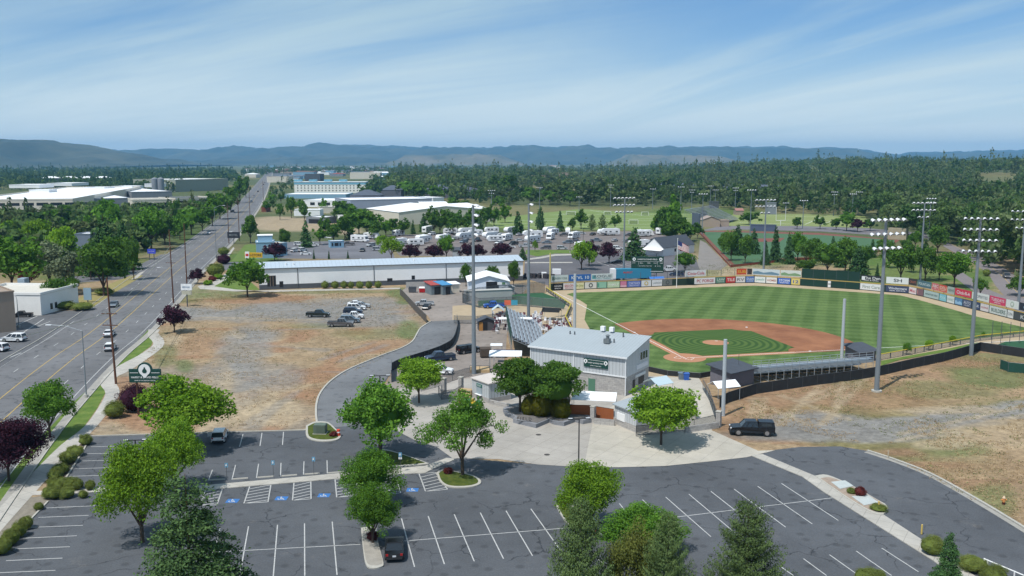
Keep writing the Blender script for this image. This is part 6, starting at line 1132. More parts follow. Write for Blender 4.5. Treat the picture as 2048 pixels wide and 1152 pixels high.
for x, l in ((311, 'left'), (323, 'right')):
    g = P(x, 392); o = MB().tube((g.x, g.y, 0), (g.x, g.y, 19), 3.4, n=16).tube((g.x, g.y, 19), (g.x, g.y, 20.2), 3.4, .6, n=16).build('storage_silo', GRYW); tag(o, 'grey cylindrical silo among the white roofs, %s of two' % l, 'silo')
bld('shop_building', 'cream flat-roofed shop at the left beside the side lot', (-70, 629), (83, 631), 17, 5.0, mat('shop_wall', (.76, .75, .72), .8, .04, .5), 'flat', mat('shop_roof', C(232, 226, 214), .8, .06, .3), par=.6, wins=[(4, 5, .9, 2.4, 'r'), (6, 7, .9, 2.4, 'r')]); bld('roof_machine', 'grey air-conditioning box on the cream shop roof', (38, 606), (52, 606), 2.4, 1.5, mat('machine_blue', C(176, 194, 208), .6), 'none', z=5.15, cat='roof unit')
bld('corner_building', 'tall tan building cut by the left edge in the side lot', (-90, 676), (33, 662), 11, 8.8, TAN, 'flat', TAN, par=.3, cat='building'); bld('back_building', 'slatted grey-blue building glimpsed between trees left of the avenue', (152, 500), (182, 500), 10, 6.6, mat('slat_blue', C(138, 150, 170), .7, .1, 2, streak=(.2, .2, 6)), 'flat', ROOFW)
# football ground buildings
bld('concession_building', 'tan gabled building at the foot of the far grandstand', (1404, 454), (1440, 454), 12, 4, mat('tanwall', C(186, 168, 150), .8), 'gabley', mat('roof_tan', C(176, 160, 150), .8), 2.0); bld('concession_building', 'tan lower annex right of the gabled one', (1441, 453), (1458, 453), 10, 3.2, mat('tanwall', (0, 0, 0)), 'flat', MATS['roof_tan']); bld('press_box', 'dark glazed press box above the far grandstand', (1421, 436), (1437, 436), 6, 4, DKG, 'flat', GRYW, z=6.5); bld('press_box', 'small grey press box across the football pitch', (1537, 429), (1552, 429), 6, 8, GRYW, 'flat', DKG); bld('green_screen_wall', 'tall blue-grey screen wall left of the softball field', (1383, 462), (1397, 465), .8, 10, mat('screenwall', C(100, 112, 128), .8), 'none', cat='wall'); bld('red_roof_hut', 'small pinkish-roofed hut right of the far grandstand', (1472, 430), (1487, 430), 8, 3, TAN, 'gablex', mat('roof_pink', C(180, 130, 120), .8), 1.5, cat='hut'); bld('softball_dugout', 'long blue-grey dugout beside the softball turf', (1500, 462), (1552, 463), 4, 3, mat('dug_blue', C(96, 108, 134), .7), 'flat', GRYW, cat='dugout'); bld('softball_backstop', 'cream block wall at the right end of the softball field', (1775, 478), (1812, 480), 3, 5.5, mat('block_cream', C(186, 172, 146), .8, .1, .4), 'none', cat='wall')
# far grandstand
def stand(name, label, pL, pR, rows, dr, dz, z0, m, cat='grandstand', world=False, seatm=None, flip=False, walk=None):
    a, ang, W = frame(pL, pR, world); o = empty(name, (a.x, a.y, 0), ang, label, cat)
    st = MB(); se = MB()
    for i in range(rows):
        y = -i * dr if flip else i * dr; z = z0 + i * dz; st.box((W / 2, y, z - .12), (W, dr * .98, .1)); se.box((W / 2, y + (-dr * .15), z + .3), (W, .28, .06))
    st.build('deck', m, o); se.build('seating', seatm or m, o)
    fr = MB(); n = max(3, int(W / 3))
    for i in range(n + 1):
        x = W * i / n; sgn = -1 if flip else 1
        fr.tube((x, sgn * (rows - 1) * dr, 0), (x, sgn * (rows - 1) * dr, z0 + (rows - 1) * dz - .12), .06, n=5); fr.tube((x, 0, 0), (x, 0, z0 - .1), .05, n=5); fr.tube((x, 0, z0 - .15), (x, sgn * (rows - 1) * dr, z0 + (rows - 1) * dz - .2), .05, n=5)
    fr.build('frame', m, o); return o, W
ALU = mat('aluminium', C(184, 194, 202), .4, .06, 2, metal=.25); ALUG = mat('aluminium_dull', C(150, 154, 162), .5, .1, 1)
gs, _w = stand('grandstand', 'big grey stepped grandstand beside the far football pitch', (1425, 453), (1476, 441), 14, 1.3, .62, 1.2, ALUG, flip=False)
# ================================================================ stands right of the plaza, bleachers left of the clubhouse
GRNS = mat('windscreen_green', C(40, 84, 72), .8, .1, 2); BLKF = mat('windscreen_black', C(52, 54, 56), .85, .25, .8); WIRE = mat('wire_fence', C(112, 116, 118), .5, metal=.4); POST = mat('fence_post', C(120, 124, 128), .5, metal=.4)
# right stand: long low stand facing the field, its back to the camera
a = P(1509, 768); b = P(1750, 747); d = (b - a).normalized(); n_ = Vector((-d.y, d.x, 0))
gs2 = empty('bleachers', (a.x, a.y, 0), math.atan2(d.y, d.x), 'long low aluminium bleachers beside the dark mesh fence, facing the field', 'bleachers'); LW = (b - a).length
dk = MB(); se = MB(); fr = MB()
for i in range(5):
    y = 1.0 + i * .75; z = 2.6 - i * .42; dk.box((LW / 2, y, z - .05), (LW, .7, .06)); se.box((LW / 2, y - .18, z + .36), (LW, .3, .06))
dk.box((LW / 2, 5.3, .55), (LW, 1.5, .06)); dk.build('deck', ALU, gs2); se.build('seating', ALU, gs2)
for i in range(17):
    x = LW * i / 16; fr.tube((x, .6, 0), (x, .6, 3.9), .05, n=5); fr.tube((x, .6, .2), (x, 4.6, .2), .04, n=5); fr.tube((x, .6, 2.5), (x, 4.6, .7), .04, n=5)
for z in (3.0, 3.45, 3.9): fr.tube((0, .6, z), (LW, .6, z), .04, n=5)
fr.build('rail', ALU, gs2); MB().box((LW / 2, .72, 1.95), (LW, .04, .5)).build('kick_board', ALU, gs2); MB().box((LW / 2, 6.1, 0.1), (LW, .06, 1.0)).build('front_board', GRNS, gs2)
nb = MB()
for i in range(8): nb.box((3 + i * LW / 9, 6.14, 1.15), (LW / 10, .05, .6))
nb.build('front_banner', mat('banner_offwhite', C(214, 216, 212), .7), gs2)
# left bleachers along the third-base side
t3 = Vector((math.cos(BI + math.radians(45)), math.sin(BI + math.radians(45)), 0)); o3 = Vector((t3.y, -t3.x, 0)); a = P(1024, 716); b = P(1012, 650)
Ls = (b - a).length; dl = (b - a).normalized(); nl = Vector((dl.y, -dl.x, 0))
lb = empty('bleachers', (a.x, a.y, 0), math.atan2(dl.y, dl.x), 'sloping aluminium bleachers with green windscreen left of the clubhouse', 'bleachers')
dk = MB(); se = MB(); fr = MB(); bk = MB()
for i in range(9):
    y = -.5 - i * .82; z = 3.9 - i * .38; dk.box((Ls / 2, y, z - .05), (Ls, .76, .06)); se.box((Ls / 2, y + .18, z + .36), (Ls, .3, .06))
    for j in range(7): bk.box((Ls * (j + .5) / 7, y + .36, z + .38), (.5, .08, .35))
dk.build('deck', ALUG, lb); se.build('seating', ALU, lb); bk.build('number_plates', DKG, lb)
for i in range(9): x = Ls * i / 8; fr.tube((x, 0, 0), (x, 0, 5.0), .05, n=5); fr.tube((x, 0, 3.7), (x, -7.4, .6), .05, n=5); fr.tube((x, -7.0, 0), (x, -7.0, .8), .05, n=5)
fr.build('frame', ALU, lb); MB().box((Ls / 2, .08, 2.6), (Ls, .04, 2.4)).build('windscreen', GRNS, lb)
# ================================================================ fences
def fence(name, pts, h, label, m, posts=3.0, world=False, top=None, pm=None, wd=.05, z0=0.05, cat='fence', pr=.04):
    L_ = pts if world else xy(pts); o = empty(name, (0, 0, 0), 0, label, cat); o.location = (L_[0][0], L_[0][1], 0); ox, oy = L_[0]
    mb = MB(); pb = MB(); tb = MB(); Q = [(p[0] - ox, p[1] - oy) for p in L_]
    for p, q in zip(Q, Q[1:]):
        mb.bar(p, q, wd, z0, h); tb.tube((*p, h), (*q, h), pr, n=5); ln_ = math.hypot(q[0] - p[0], q[1] - p[1]); k = max(1, int(ln_ / posts))
        for i in range(k): t = i / k; x, y = p[0] + (q[0] - p[0]) * t, p[1] + (q[1] - p[1]) * t; pb.tube((x, y, 0), (x, y, h + .05), pr, n=6)
    mb.build('mesh_panel', m, o); pb.build('posts', pm or POST, o); (tb.build('top_rail', top or pm or POST, o)); return o
def netmat(name, col, alpha, ramp=None):
    m = bpy.data.materials.new(name); m.use_nodes = True; t = m.node_tree; b = t.nodes['Principled BSDF']; b.inputs['Base Color'].default_value = (*col, 1); b.inputs['Alpha'].default_value = alpha; b.inputs['Roughness'].default_value = .7; return m
LINK = netmat('chain_link', C(120, 124, 126), .30); NET = netmat('dark_net', C(50, 56, 58), .16)
fence('mesh_fence', [(1439, 816), (1457, 806), (1513, 788), (1634, 770), (1700, 762), (1749, 754), (1776, 748), (1827, 736), (1887, 723.5), (1921, 714), (1960, 702)], 1.8, 'long black mesh fence curving behind the right-hand bleachers', BLKF, pm=mat('post_dark', C(90, 92, 96), .5))
fence('mesh_fence', [(1960, 702), (2048, 715), (2200, 740)], 1.8, 'black mesh fence running right from the corner below the light mast', BLKF)
fence('mesh_fence', smoothline([(914, 641), (915, 662), (906, 690), (886, 704), (864, 713), (840, 721), (800, 734), (784, 742)], 3), 1.55, 'black mesh fence curving between the drive and the gravel yard', BLKF)
fence('mesh_fence', [(784, 742), (783, 765)], 2.2, 'short tall black mesh fence end behind the plaza tree', BLKF)
fence('green_box_fence', [(2000, 738), (2016, 744), (2080, 750), (2140, 742)], 1.8, 'dark green screened enclosure at the right edge of the dry field', GRNS)
fence('boundary_wall', [(800, 590), (806, 595), (830, 622), (853, 646)], 1.9, 'grey-brown boundary fence between the vacant lot and the yard', mat('boundary_brown', C(104, 98, 92), .85, .15, 1))
fence('bullpen_fence', [(925, 606), (958, 616), (1040, 612), (1085, 616), (1128, 619)], 2.6, 'tall thin chain fence on the near side of the bullpen turf', LINK); fence('bullpen_fence', [(925, 606), (955, 598), (1045, 588), (1090, 585)], 3.2, 'tall thin chain fence on the far side of the bullpen turf', LINK)
fence('gate_fence', [(908, 647), (955, 648), (1015, 640)], 1.9, 'low chain fence with gates across the yard above the little shed', LINK)
fence('plaza_fence', [(842, 783), (870, 776), (905, 762), (944, 752)], 1.6, 'dark railing between the plaza and the parked pickups', LINK, pm=DKG); fence('plaza_fence', [(877, 790), (883, 800), (910, 797), (924, 788)], 1.5, 'open gate railing at the plaza entrance', LINK, pm=DKG)
fence('walkway_fence', [(1432, 842), (1418, 800), (1405, 778)], 1.7, 'chain fence along the walk beside the dark dugout', LINK, pm=DKG); fence('walkway_fence', [(1388, 858), (1432, 848)], 1.4, 'chain fence above the low block wall beside the forecourt', LINK, pm=DKG); fence('walkway_fence', [(1272, 872), (1330, 868), (1388, 858)], 1.5, 'chain fence behind the light green forecourt tree', LINK, pm=DKG)
YCAP = mat('yellow_cap', C(216, 196, 70), .6)
fence('field_fence', [(1755, 722), (1830, 708), (1900, 694), (1960, 682), (2048, 673), (2200, 660)], 1.25, 'low chain fence with a yellow top along right field', LINK, top=YCAP, pr=.1); fence('field_fence', [(1093, 583), (1142, 617), (1131, 642), (1144, 668)], 1.2, 'low fence with a yellow top along the left foul corner', LINK, top=YCAP, pr=.14)
fence('field_fence', [(1290, 742), (1335, 752), (1400, 757), (1430, 752)], 1.0, 'black padded backstop fence behind home plate', BLKF)
fence('softball_fence', [(1396, 464), (1461, 535), (1560, 524), (1700, 513), (1790, 500)], .9, 'rusty-red outfield fence of the softball field', mat('softball_fence_red', C(170, 84, 66), .8), posts=8)
for i, (x0, y0, x1, y1) in enumerate(((1140, 837, 1182, 838), (1190, 840, 1227, 846))):
    fence('board_fence', [(x0, y0), (x1, y1)], 2.1, 'reddish-brown board fence under the white awning, %s of the block pillar' % ('left', 'right')[i], mat('board_brown', C(168, 98, 58), .8, .12, 3, streak=(6, 6, .3)), pm=BLACK, posts=2)
def pillar(x, y, h, label, w_=.65):
    g = P(x, y); o = empty('block_pillar', (g.x, g.y, 0), BI - math.pi / 2, label, 'pillar', 'block pillars of the plaza'); MB().box((0, 0, 0), (w_, w_, h)).build('shaft', BLOCK, o); MB().box((0, 0, h), (w_ + .12, w_ + .12, .12)).build('capstone', KERBM, o)
for q in ((1186, 845, 2.4, 'block pillar dividing the brown board fence'), (888, 788, 2.6, 'block pillar left of the entry gate'), (922, 783, 2.4, 'block pillar right of the entry gate'), (1437, 853, 2.2, 'block pillar at the end of the forecourt wall by the black pickup'), (1388, 838, 2.0, 'block pillar beside the walkway by the light green tree')): pillar(*q)
def wall(pts, h, label, m=BLOCK, wd=.35, name='block_wall'):
    q = xy(pts); o = MB(); ox, oy = q[0]
    for a_2, b_2 in zip(q, q[1:]): o.bar((a_2[0] - ox, a_2[1] - oy), (b_2[0] - ox, b_2[1] - oy), wd, 0.03, h)
    r = o.build(name, m); r.location = (ox, oy, 0); return tag(r, label, 'wall')
wall([(1370, 866), (1437, 856)], .9, 'low block wall beside the forecourt under the chain fence'); wall([(1188, 848), (1229, 852)], .9, 'low block base wall under the brown board fence'); wall([(1040, 822), (980, 808)], .7, 'low block wall between the booth and the planted bed')
# raised planting bed with stepped block walls
BEDC = mat('bed_stone', C(150, 152, 158), .9, .16, 1.5)
bed = [(1006, 824), (1024, 816), (1045, 812), (1140, 818), (1184, 842), (1183, 846), (1166, 849), (1150, 845), (1128, 853), (1108, 850), (1098, 846), (1072, 857), (1026, 846), (1030, 840), (1010, 832)]
o = tag(MB().prism(xy(bed), 0.03, .62).build('raised_bed', BEDC), 'stepped grey block planting bed under the two dark trees', 'planting bed')
q = xy(bed); c = (sum(p[0] for p in q) / len(q), sum(p[1] for p in q) / len(q)); MB().prism([(c[0] + (p[0] - c[0]) * .9, c[1] + (p[1] - c[1]) * .86) for p in q], .6, .66).build('soil', mat('bed_soil', C(126, 122, 120), .95, .2, 2), o)
g = P(1049, 851); o = empty('bed_lettering', (g.x, g.y, .62), -.28, 'small black letters standing on the pale block bed', 'lettering'); MB().box((0, 0, 0), (2.3, .12, .06)).build('base_bar', DKG, o); write(o, 'F I E L D', (0, 0, .4), (1, 0, 0), (0, 0, 1), 2.1, .5, BLACK, 'letters')
# ================================================================ tents and canopies
CAN = mat('canvas_white', (.80, .81, .82), .7); CANB = mat('canvas_blue', C(206, 226, 234), .6)
def canopy(label, cx_, cy_, w_, d_, h, ang, m=CAN, rise=.7, name='canopy', legs=True, kind='gable'):
    g = P(cx_, cy_); o = empty(name, (g.x, g.y, 0.04), math.radians(ang), label, 'canopy'); a_, b_ = w_ / 2, d_ / 2; r = MB()
    if kind == 'gable': r.add([(-a_, -b_, h), (a_, -b_, h), (a_, 0, h + rise), (-a_, 0, h + rise), (-a_, b_, h), (a_, b_, h)] + [(-a_, -b_, h + .05), (a_, -b_, h + .05), (a_, 0, h + rise + .05), (-a_, 0, h + rise + .05), (-a_, b_, h + .05), (a_, b_, h + .05)], [(6, 7, 8, 9), (9, 8, 11, 10), (3, 2, 1, 0), (4, 5, 2, 3), (0, 1, 7, 6), (5, 4, 10, 11), (0, 6, 9, 3), (3, 9, 10, 4), (1, 2, 8, 7), (2, 5, 11, 8)])
    else: r.hexa([(-a_, -b_, h), (a_, -b_, h), (a_, b_, h + rise), (-a_, b_, h + rise)], [(-a_, -b_, h + .06), (a_, -b_, h + .06), (a_, b_, h + rise + .06), (-a_, b_, h + rise + .06)])
    r.build('cover', m, o)
    for sx_ in (-1, 1):
        for sy_ in (-1, 1): MB().tube((sx_ * (a_ - .1), sy_ * (b_ - .1), 0), (sx_ * (a_ - .1), sy_ * (b_ - .1), h if (kind == 'gable' or sy_ < 0) else h + rise), .04, n=6).build('leg', ALU, o)
    return o
canopy('long white awning over the brown board fence beside the clubhouse', 1188, 832, 6.6, 3.0, 2.7, -10, kind='mono', rise=.6)
canopy('pale blue-white tent beside the shaded end of the clubhouse', 1316, 793, 3.6, 3.4, 2.3, 35, CANB, .9); canopy('white carport tent in front of the near dark dugout', 1447, 798, 4.2, 3.2, 2.2, 20, CAN, .8)
canopy('long white awning over the food stall left of the clubhouse', 1011, 738, 6.0, 2.8, 2.6, -2, kind='mono', rise=.5); canopy('white framed stall behind the navy awning', 993, 716, 2.3, 2.2, 2.6, 0, CAN, .1); canopy('navy blue awning between two white ones', 1010, 725, 4.4, 2.0, 2.2, -4, mat('canvas_navy', C(52, 62, 98), .7), .2)
canopy('small white gabled tent by the blue pickup', 996, 636, 3.4, 3, 2.0, 90, CANB, 1.1); canopy('long white canopy among stacked chairs beyond the bleachers', 1031, 660, 7.6, 2.2, 2.6, 0, CAN, .25)
canopy('crumpled black tarpaulin canopy by the yellow fence corner', 1103, 640, 4.4, 3.2, 2.1, -14, mat('tarp_black', C(28, 32, 34), .7), .8); canopy('bright blue tarpaulin cover under the scoreboard', 1312, 567, 4.8, 4, 1.2, 10, mat('tarp_blue', C(70, 130, 210), .6), .9)
g = P(960, 742); o = empty('loading_deck', (g.x, g.y, 0.03), 0, 'tan timber deck with a short rail behind the ticket booth', 'deck'); MB().box((0, 0, 0), (3.6, 3.0, .5)).build('deck_board', mat('timber_tan', C(206, 178, 136), .8, .1, 3), o); MB().tube((-1.8, -1.5, 1.3), (1.8, -1.5, 1.3), .04, n=5).tube((-1.8, -1.5, .5), (-1.8, -1.5, 1.3), .04, n=5).tube((0, -1.5, .5), (0, -1.5, 1.3), .04, n=5).tube((1.8, -1.5, .5), (1.8, -1.5, 1.3), .04, n=5).build('rail', DKG, o)
g = P(971, 714); o = empty('crate_stack', (g.x, g.y, .03), .1, 'brown cage trailer between the black pickup and the white stall', 'trailer'); MB().box((0, 0, .3), (2.1, 2.4, 1.5)).build('cage', mat('cage_brown', C(92, 80, 70), .8, .2, 4), o); [MB().tube((s * .95, 0, .3), (s * 1.05, 0, .3), .3, n=12).build('wheel', TYRE, o) for s in (-1, 1)]
# stacked chairs, white and maroon
CHW = mat('chair_white', (.72, .72, .74), .5); CHM = mat('chair_maroon', C(120, 66, 76), .6)
def chair_me(m):
    b = MB(); b.box((0, 0, .42), (.5, .5, .05)).box((0, .24, .47), (.5, .05, .5))
    for x in (-.22, .22):
        for y in (-.22, .22): b.tube((x, y, 0), (x, y, .43), .03, n=4)
    return b.mesh('chair', [m])
cm = [chair_me(CHW), chair_me(CHM)]; rs = random.Random(3); k = 0
for i in range(270):
    x = rs.uniform(986, 1142); y = rs.uniform(632, 668); x1 = x
    if 1000 < x < 1062 and y > 640 and rs.random() < .7: continue
    if x > 1085 and y < 645: continue
    g = P(x, y); m_ = 0 if rs.random() < .62 else 1
    o = bpy.data.objects.new('chair', cm[m_]); COL.objects.link(o); o.location = (g.x, g.y, .055); o.rotation_euler = (rs.uniform(-.1, .1), 0, rs.uniform(0, 6.28)); o.scale = (1.25, 1.25, 1.3)
    tag(o, ('white' if m_ == 0 else 'maroon') + ' loose chair in the jumble of chairs beyond the bleachers', 'chair', ('white' if m_ == 0 else 'maroon') + ' chairs jumbled beyond the bleachers')
# ================================================================ light masts
STEEL = mat('mast_steel', C(150, 160, 168), .45, .05, 1, metal=.3); HOOD = mat('lamp_hood', (.66, .67, .69), .35); HOODB = mat('lamp_housing', C(60, 64, 70), .5)
def hood():
    b = MB(); n = 10
    for i in range(n):
        a0 = math.pi * i / n; a1 = math.pi * (i + 1) / n
        b.add([(.34 * math.cos(a0), -.35, .34 * math.sin(a0)), (.34 * math.cos(a1), -.35, .34 * math.sin(a1)), (.22 * math.cos(a1), .3, .24 * math.sin(a1)), (.22 * math.cos(a0), .3, .24 * math.sin(a0))], [(0, 1, 2, 3)])
    b.add([(.22 * math.cos(math.pi * i / n), .3, .24 * math.sin(math.pi * i / n)) for i in range(n + 1)], [tuple(range(n + 1))]); b.box((0, .1, -.12), (.3, .4, .12), mi=1); return b.mesh('lamp', [HOOD, HOODB])
HD = hood()
def mast(xb, yb, yt, rows, label, ang=0, sp=.82, r=.38, gap=1.45, group='stadium light masts', ls=1.25, z0=0.0, foot=False):
    g = P(xb, yb); H = HZ(g.y, yt); o = empty('light_mast', (g.x, g.y, z0), math.radians(ang), label, 'light mast', group)
    MB().tube((0, 0, 0), (0, 0, H * .5), r, r * .78, 14).tube((0, 0, H * .5), (0, 0, H), r * .74, r * .5, 14).build('pole', STEEL, o)
    if foot: MB().tube((0, 0, 0), (0, 0, .25), .85, n=18).build('footing', KERBM, o)
    for i, n in enumerate(rows):
        z = H - .3 - i * gap; w_ = (n - 1) * sp + .6
        MB().box((0, -.35, z), (w_, .12, .12)).build('crossarm', STEEL, o)
        for j in range(n):
            q = bpy.data.objects.new('lamp', HD); COL.objects.link(q); q.parent = o; q.location = ((j - (n - 1) / 2) * sp, -.55, z + .1); q.scale = (ls,) * 3; q.rotation_euler = (math.radians(25), 0, 0)
    return o
mast(1753, 783, 438, (6, 6, 5), 'tall light mast in the dry field with a white round footing', 20, sp=1.25, ls=1.12, gap=2.3, foot=True, r=.42); mast(1942, 711, 436, (6, 6, 6, 6), 'tall light mast at the corner of the right-field fence', -10, sp=1.15, ls=1.12, gap=2.1, r=.42); mast(1840, 562, 406, (6, 6, 3), 'light mast behind right centre field among the trees', 170, sp=1.25, ls=1.4, gap=2.2); mast(1527, 541, 400, (6, 6, 3), 'light mast behind the dark batter screen', 180, sp=1.25, ls=1.4, gap=2.2); mast(1247, 560, 396, (6, 6, 5), 'light mast just left of the scoreboard', 190, sp=1.25, ls=1.4, gap=2.2)
mast(948, 748, 410, (2, 2, 2, 2), 'nearest light mast, seen edge-on, beside the ticket booth', 80, sp=.9, ls=1.12, gap=1.7, r=.42); mast(1057, 646, 408, (2, 2, 2, 2), 'light mast seen edge-on beside the bullpen turf', 80, sp=.9, ls=1.12, gap=2.0, r=.4); mast(2036, 620, 422, (6, 6, 4), 'light mast cut by the right picture edge', -20, sp=1.2, ls=1.12, gap=2.1)
for i, (x, yb, yt) in enumerate(((983, 442, 381), (1079, 420, 375), (1158, 426, 394), (1221, 415, 370), (1305, 418, 378), (1361, 428, 374), (1383, 418, 380), (1404, 470, 388), (1430, 422, 380), (1470, 424, 376), (1500, 470, 380), (1605, 458, 401), (1667, 432, 384), (1704, 436, 388), (1716, 430, 384), (1857, 480, 397), (1362 + 58, 418, 372), (1571, 428, 406))):
    mast(x, yb, yt, (4,) if i % 3 else (4, 3), 'thin grey pitch light mast, %s from the left of the far playing-field masts' % ordn(sorted((983, 1079, 1158, 1221, 1305, 1361, 1383, 1404, 1430, 1470, 1500, 1605, 1667, 1704, 1716, 1857, 1420, 1571)).index(x)), 0, sp=1.3, ls=1.4, gap=1.8, r=.28, group='far pitch light masts')
def pole(x, yb, yt, r, m, name, label, cat='pole', wd=1):
    g = P(x, yb); H = HZ(g.y, yt); o = MB().tube((0, 0, 0), (0, 0, H), r, r * .9, 12).build(name, m); o.location = (g.x, g.y, .02); return tag(o, label, cat)
pole(1446, 832, 679, .30, mat('pole_white', C(196, 204, 210), .5), 'net_pole', 'thick pale net pole rising beside the near dark dugout'); pole(1683, 722, 598, .30, MATS['pole_white'], 'net_pole', 'thick pale net pole at the far end of the bleachers'); pole(1149, 666, 548, .34, MATS['pole_white'], 'net_pole', 'thick pale net pole behind the roof of the clubhouse')
pole(1100, 583, 506, .22, mat('foul_yellow', C(222, 206, 130), .6), 'foul_pole', 'yellow foul pole at the left end of the banners'); pole(1476, 765, 700 + 8, .04, DKG, 'net_post', 'thin dark net post beside the bleachers')
for i, x in enumerate((1510, 1475, 1983, 2001, 2019, 2038)):
    if i > 1: pole(x, 687, 640 + i, .06, DKG, 'net_post', 'thin dark net post near the right edge, %s of four' % ordn(i - 2), 'net post')
# ---- wooden utility poles, street lights
WOOD = mat('pole_wood', C(112, 78, 62), .9, .15, 3); INS = mat('insulator', C(150, 156, 160), .4)
def upole(x, yb, yt, arms, label, ang=-15, r=.2, lean=0):
    g = P(x, yb); H = HZ(g.y, yt); o = empty('utility_pole', (g.x, g.y, 0), math.radians(ang), label, 'utility pole', 'wooden utility poles along the avenue'); o.rotation_euler[1] = lean
    MB().tube((0, 0, 0), (0, 0, H), r, r * .6, 12).build('pole', WOOD, o)
    for ya in arms:
        z = HZ(g.y, ya); c = MB().box((0, -.2, z), (3.0, .12, .14)).build('crossarm', WOOD, o)
        for s in (-1.35, -.5, .5, 1.35): MB().tube((s, -.2, z + .14), (s, -.2, z + .4), .05, n=6).build('insulator', INS, c)
    return o
upole(232, 768, 556, (628, 651), 'near wooden pole with two crossarms beside the winding walk', lean=-.03); upole(347, 606, 459, (494, 526), 'wooden pole at the mouth of the vacant lot drive', lean=-.01); upole(374, 572, 447, (), 'slim wooden pole by the small white post sign'); upole(458, 487, 406, (414,), 'wooden pole beyond the yellow sign'); upole(479, 482, 396, (404,), 'wooden pole beside the dark box sign'); upole(500, 432, 372, (378,), 'far wooden pole beside the avenue above the dark sign'); upole(527, 405, 362, (366,), 'farthest wooden pole beside the avenue')
def slight(x, yb, yt, dirx, label, L_=4.5, m=None):
    g = P(x, yb); H = HZ(g.y, yt); o = empty('street_light', (g.x, g.y, 0), 0, label, 'street light', 'grey street lights'); m = m or STEEL
    MB().tube((0, 0, 0), (0, 0, H), .11, .07, 10).build('pole', m, o); MB().tube((0, 0, H), (dirx * L_ * .5, 0, H + .8), .05, n=6).tube((dirx * L_ * .5, 0, H + .8), (dirx * L_, 0, H + 1.0), .05, n=6).build('arm', m, o); MB().box((dirx * (L_ + .3), 0, H + .92), (.9, .35, .16)).build('lamp', HOOD, o); MB().tube((0, 0, 0), (0, 0, .5), .35, n=10).build('base', KERBM, o)
slight(173, 795, 662, -1, 'thin grey street light arching over the avenue near the white cars', 5.0); slight(433, 520, 416, 1, 'grey street light at the avenue corner', 3.5); slight(345, 600, 560 - 18, -1, 'short-armed street light beside the mid wooden pole', 3.0); slight(38, 655, 600, -1, 'grey light column by the tan building', .3)
def plamp(x, yb, yt, label, heads=2, m=BLACK):
    g = P(x, yb); H = HZ(g.y, yt); o = empty('parking_lamp', (g.x, g.y, 0), .1, label, 'lamp post', 'black car park lamp posts'); MB().tube((0, 0, 0), (0, 0, H), .09, .07, 10).build('pole', m, o); MB().tube((0, 0, 0), (0, 0, .6), .28, n=12).build('base', KERBM, o); MB().box((0, 0, H), (1.6, .08, .08)).build('arm', m, o)
    for s in (-1, 1)[:heads]: MB().box((s * 1.05, 0, H - .02), (.6, .32, .12)).box((s * 1.05, 0, H + .1), (.5, .26, .02), mi=1).build('lamp', [m, HOOD], o)
plamp(1157, 962, 838, 'tall black lamp post standing before the planted bed'); plamp(276, 978, 881, 'black lamp post in front of the bright tree at left'); plamp(351, 888, 768, 'black lamp post in front of the lumpy green tree'); plamp(763, 912, 752, 'black lamp post rising behind the dense maple')
for i, (x, yb, yt) in enumerate(((1166, 514, 456), (1161, 500, 448), (1312, 543, 508), (1140, 505, 450))):
    if i != 1: plamp(x, yb, yt, 'far black lamp post by the campground, %s from the left' % ordn({1140: 0, 1166: 1, 1312: 2}[x]), 1)
# overhead cables
def cable(p, q, sag, label):
    mb = MB(); N_ = 14; p = Vector(p); q = Vector(q); o0 = p.copy()
    pts = [p.lerp(q, i / N_) - Vector((0, 0, sag * 4 * (i / N_) * (1 - i / N_))) - o0 for i in range(N_ + 1)]
    for u_2, v_2 in zip(pts, pts[1:]): mb.tube(u_2, v_2, .04, n=4, caps=False)
    o = mb.build('overhead_cable', mat('cable', C(150, 156, 140), .6)); o.location = o0; return tag(o, label, 'cable')
ga = P(374, 572); gb_ = P(347, 606); gc = P(232, 768); gd = P(458, 487)
cable((gb_.x, gb_.y, HZ(gb_.y, 494) + .4), (gc.x, gc.y, HZ(gc.y, 628) + .4), .6, 'thin cable strung between the two nearest wooden poles'); cable((gb_.x, gb_.y, HZ(gb_.y, 526) + .3), (gd.x, gd.y, HZ(gd.y, 414)), .8, 'thin cable from the mid wooden pole up the avenue'); cable((gd.x - 4, gd.y, 17), (gd.x - 110, gd.y + 20, 16), 1.5, 'pale cable crossing above the trees left of the avenue')
ge = P(-60, 905); cable((gc.x, gc.y, HZ(gc.y, 628) + .4), (ge.x - 2, ge.y - 12, 15), .8, 'thin cable leaving the near pole towards the bottom left'); cable((gc.x + 1, gc.y, HZ(gc.y, 651) + .4), (gb_.x + 1, gb_.y, HZ(gb_.y, 526)), .7, 'second thin cable between the two nearest wooden poles')
# ================================================================ signs
def signboard(name, label, x, yb, yt, wpx, hpx, m, legs=2, ang=0, legm=None, leg_z=0.0, th=.3):
    g = P(x, yb); H = HZ(g.y, yt); W = MW(g.y, wpx); h = MW(g.y, hpx) * 1.01; o = empty(name, (g.x, g.y, 0), math.radians(ang), label, 'sign'); MB().box((0, 0, H - h), (W, th, h)).build('board', m, o)
    for i in range(legs): x_ = 0 if legs == 1 else (-.28 + .56 * i / (legs - 1)) * W; MB().box((x_, 0, 0), (.22, .22, H - h)).build('leg', legm or DKG, o)
    return o, W, h, H
o, W, h, H = signboard('park_sign', 'big dark green ball park sign with round white emblem above the brown shrub', 295, 832, 738, 63, 27, SG, 2, 0, mat('leg_brown', C(90, 60, 50), .8))
MB().tube((0, .14, H - .1), (0, -.14, H - .1), W * .235, n=28).build('crest', SG, o); MB().tube((0, -.15, H - .1), (0, -.2, H - .1), W * .185, n=28).build('emblem_disc', SGW, o)
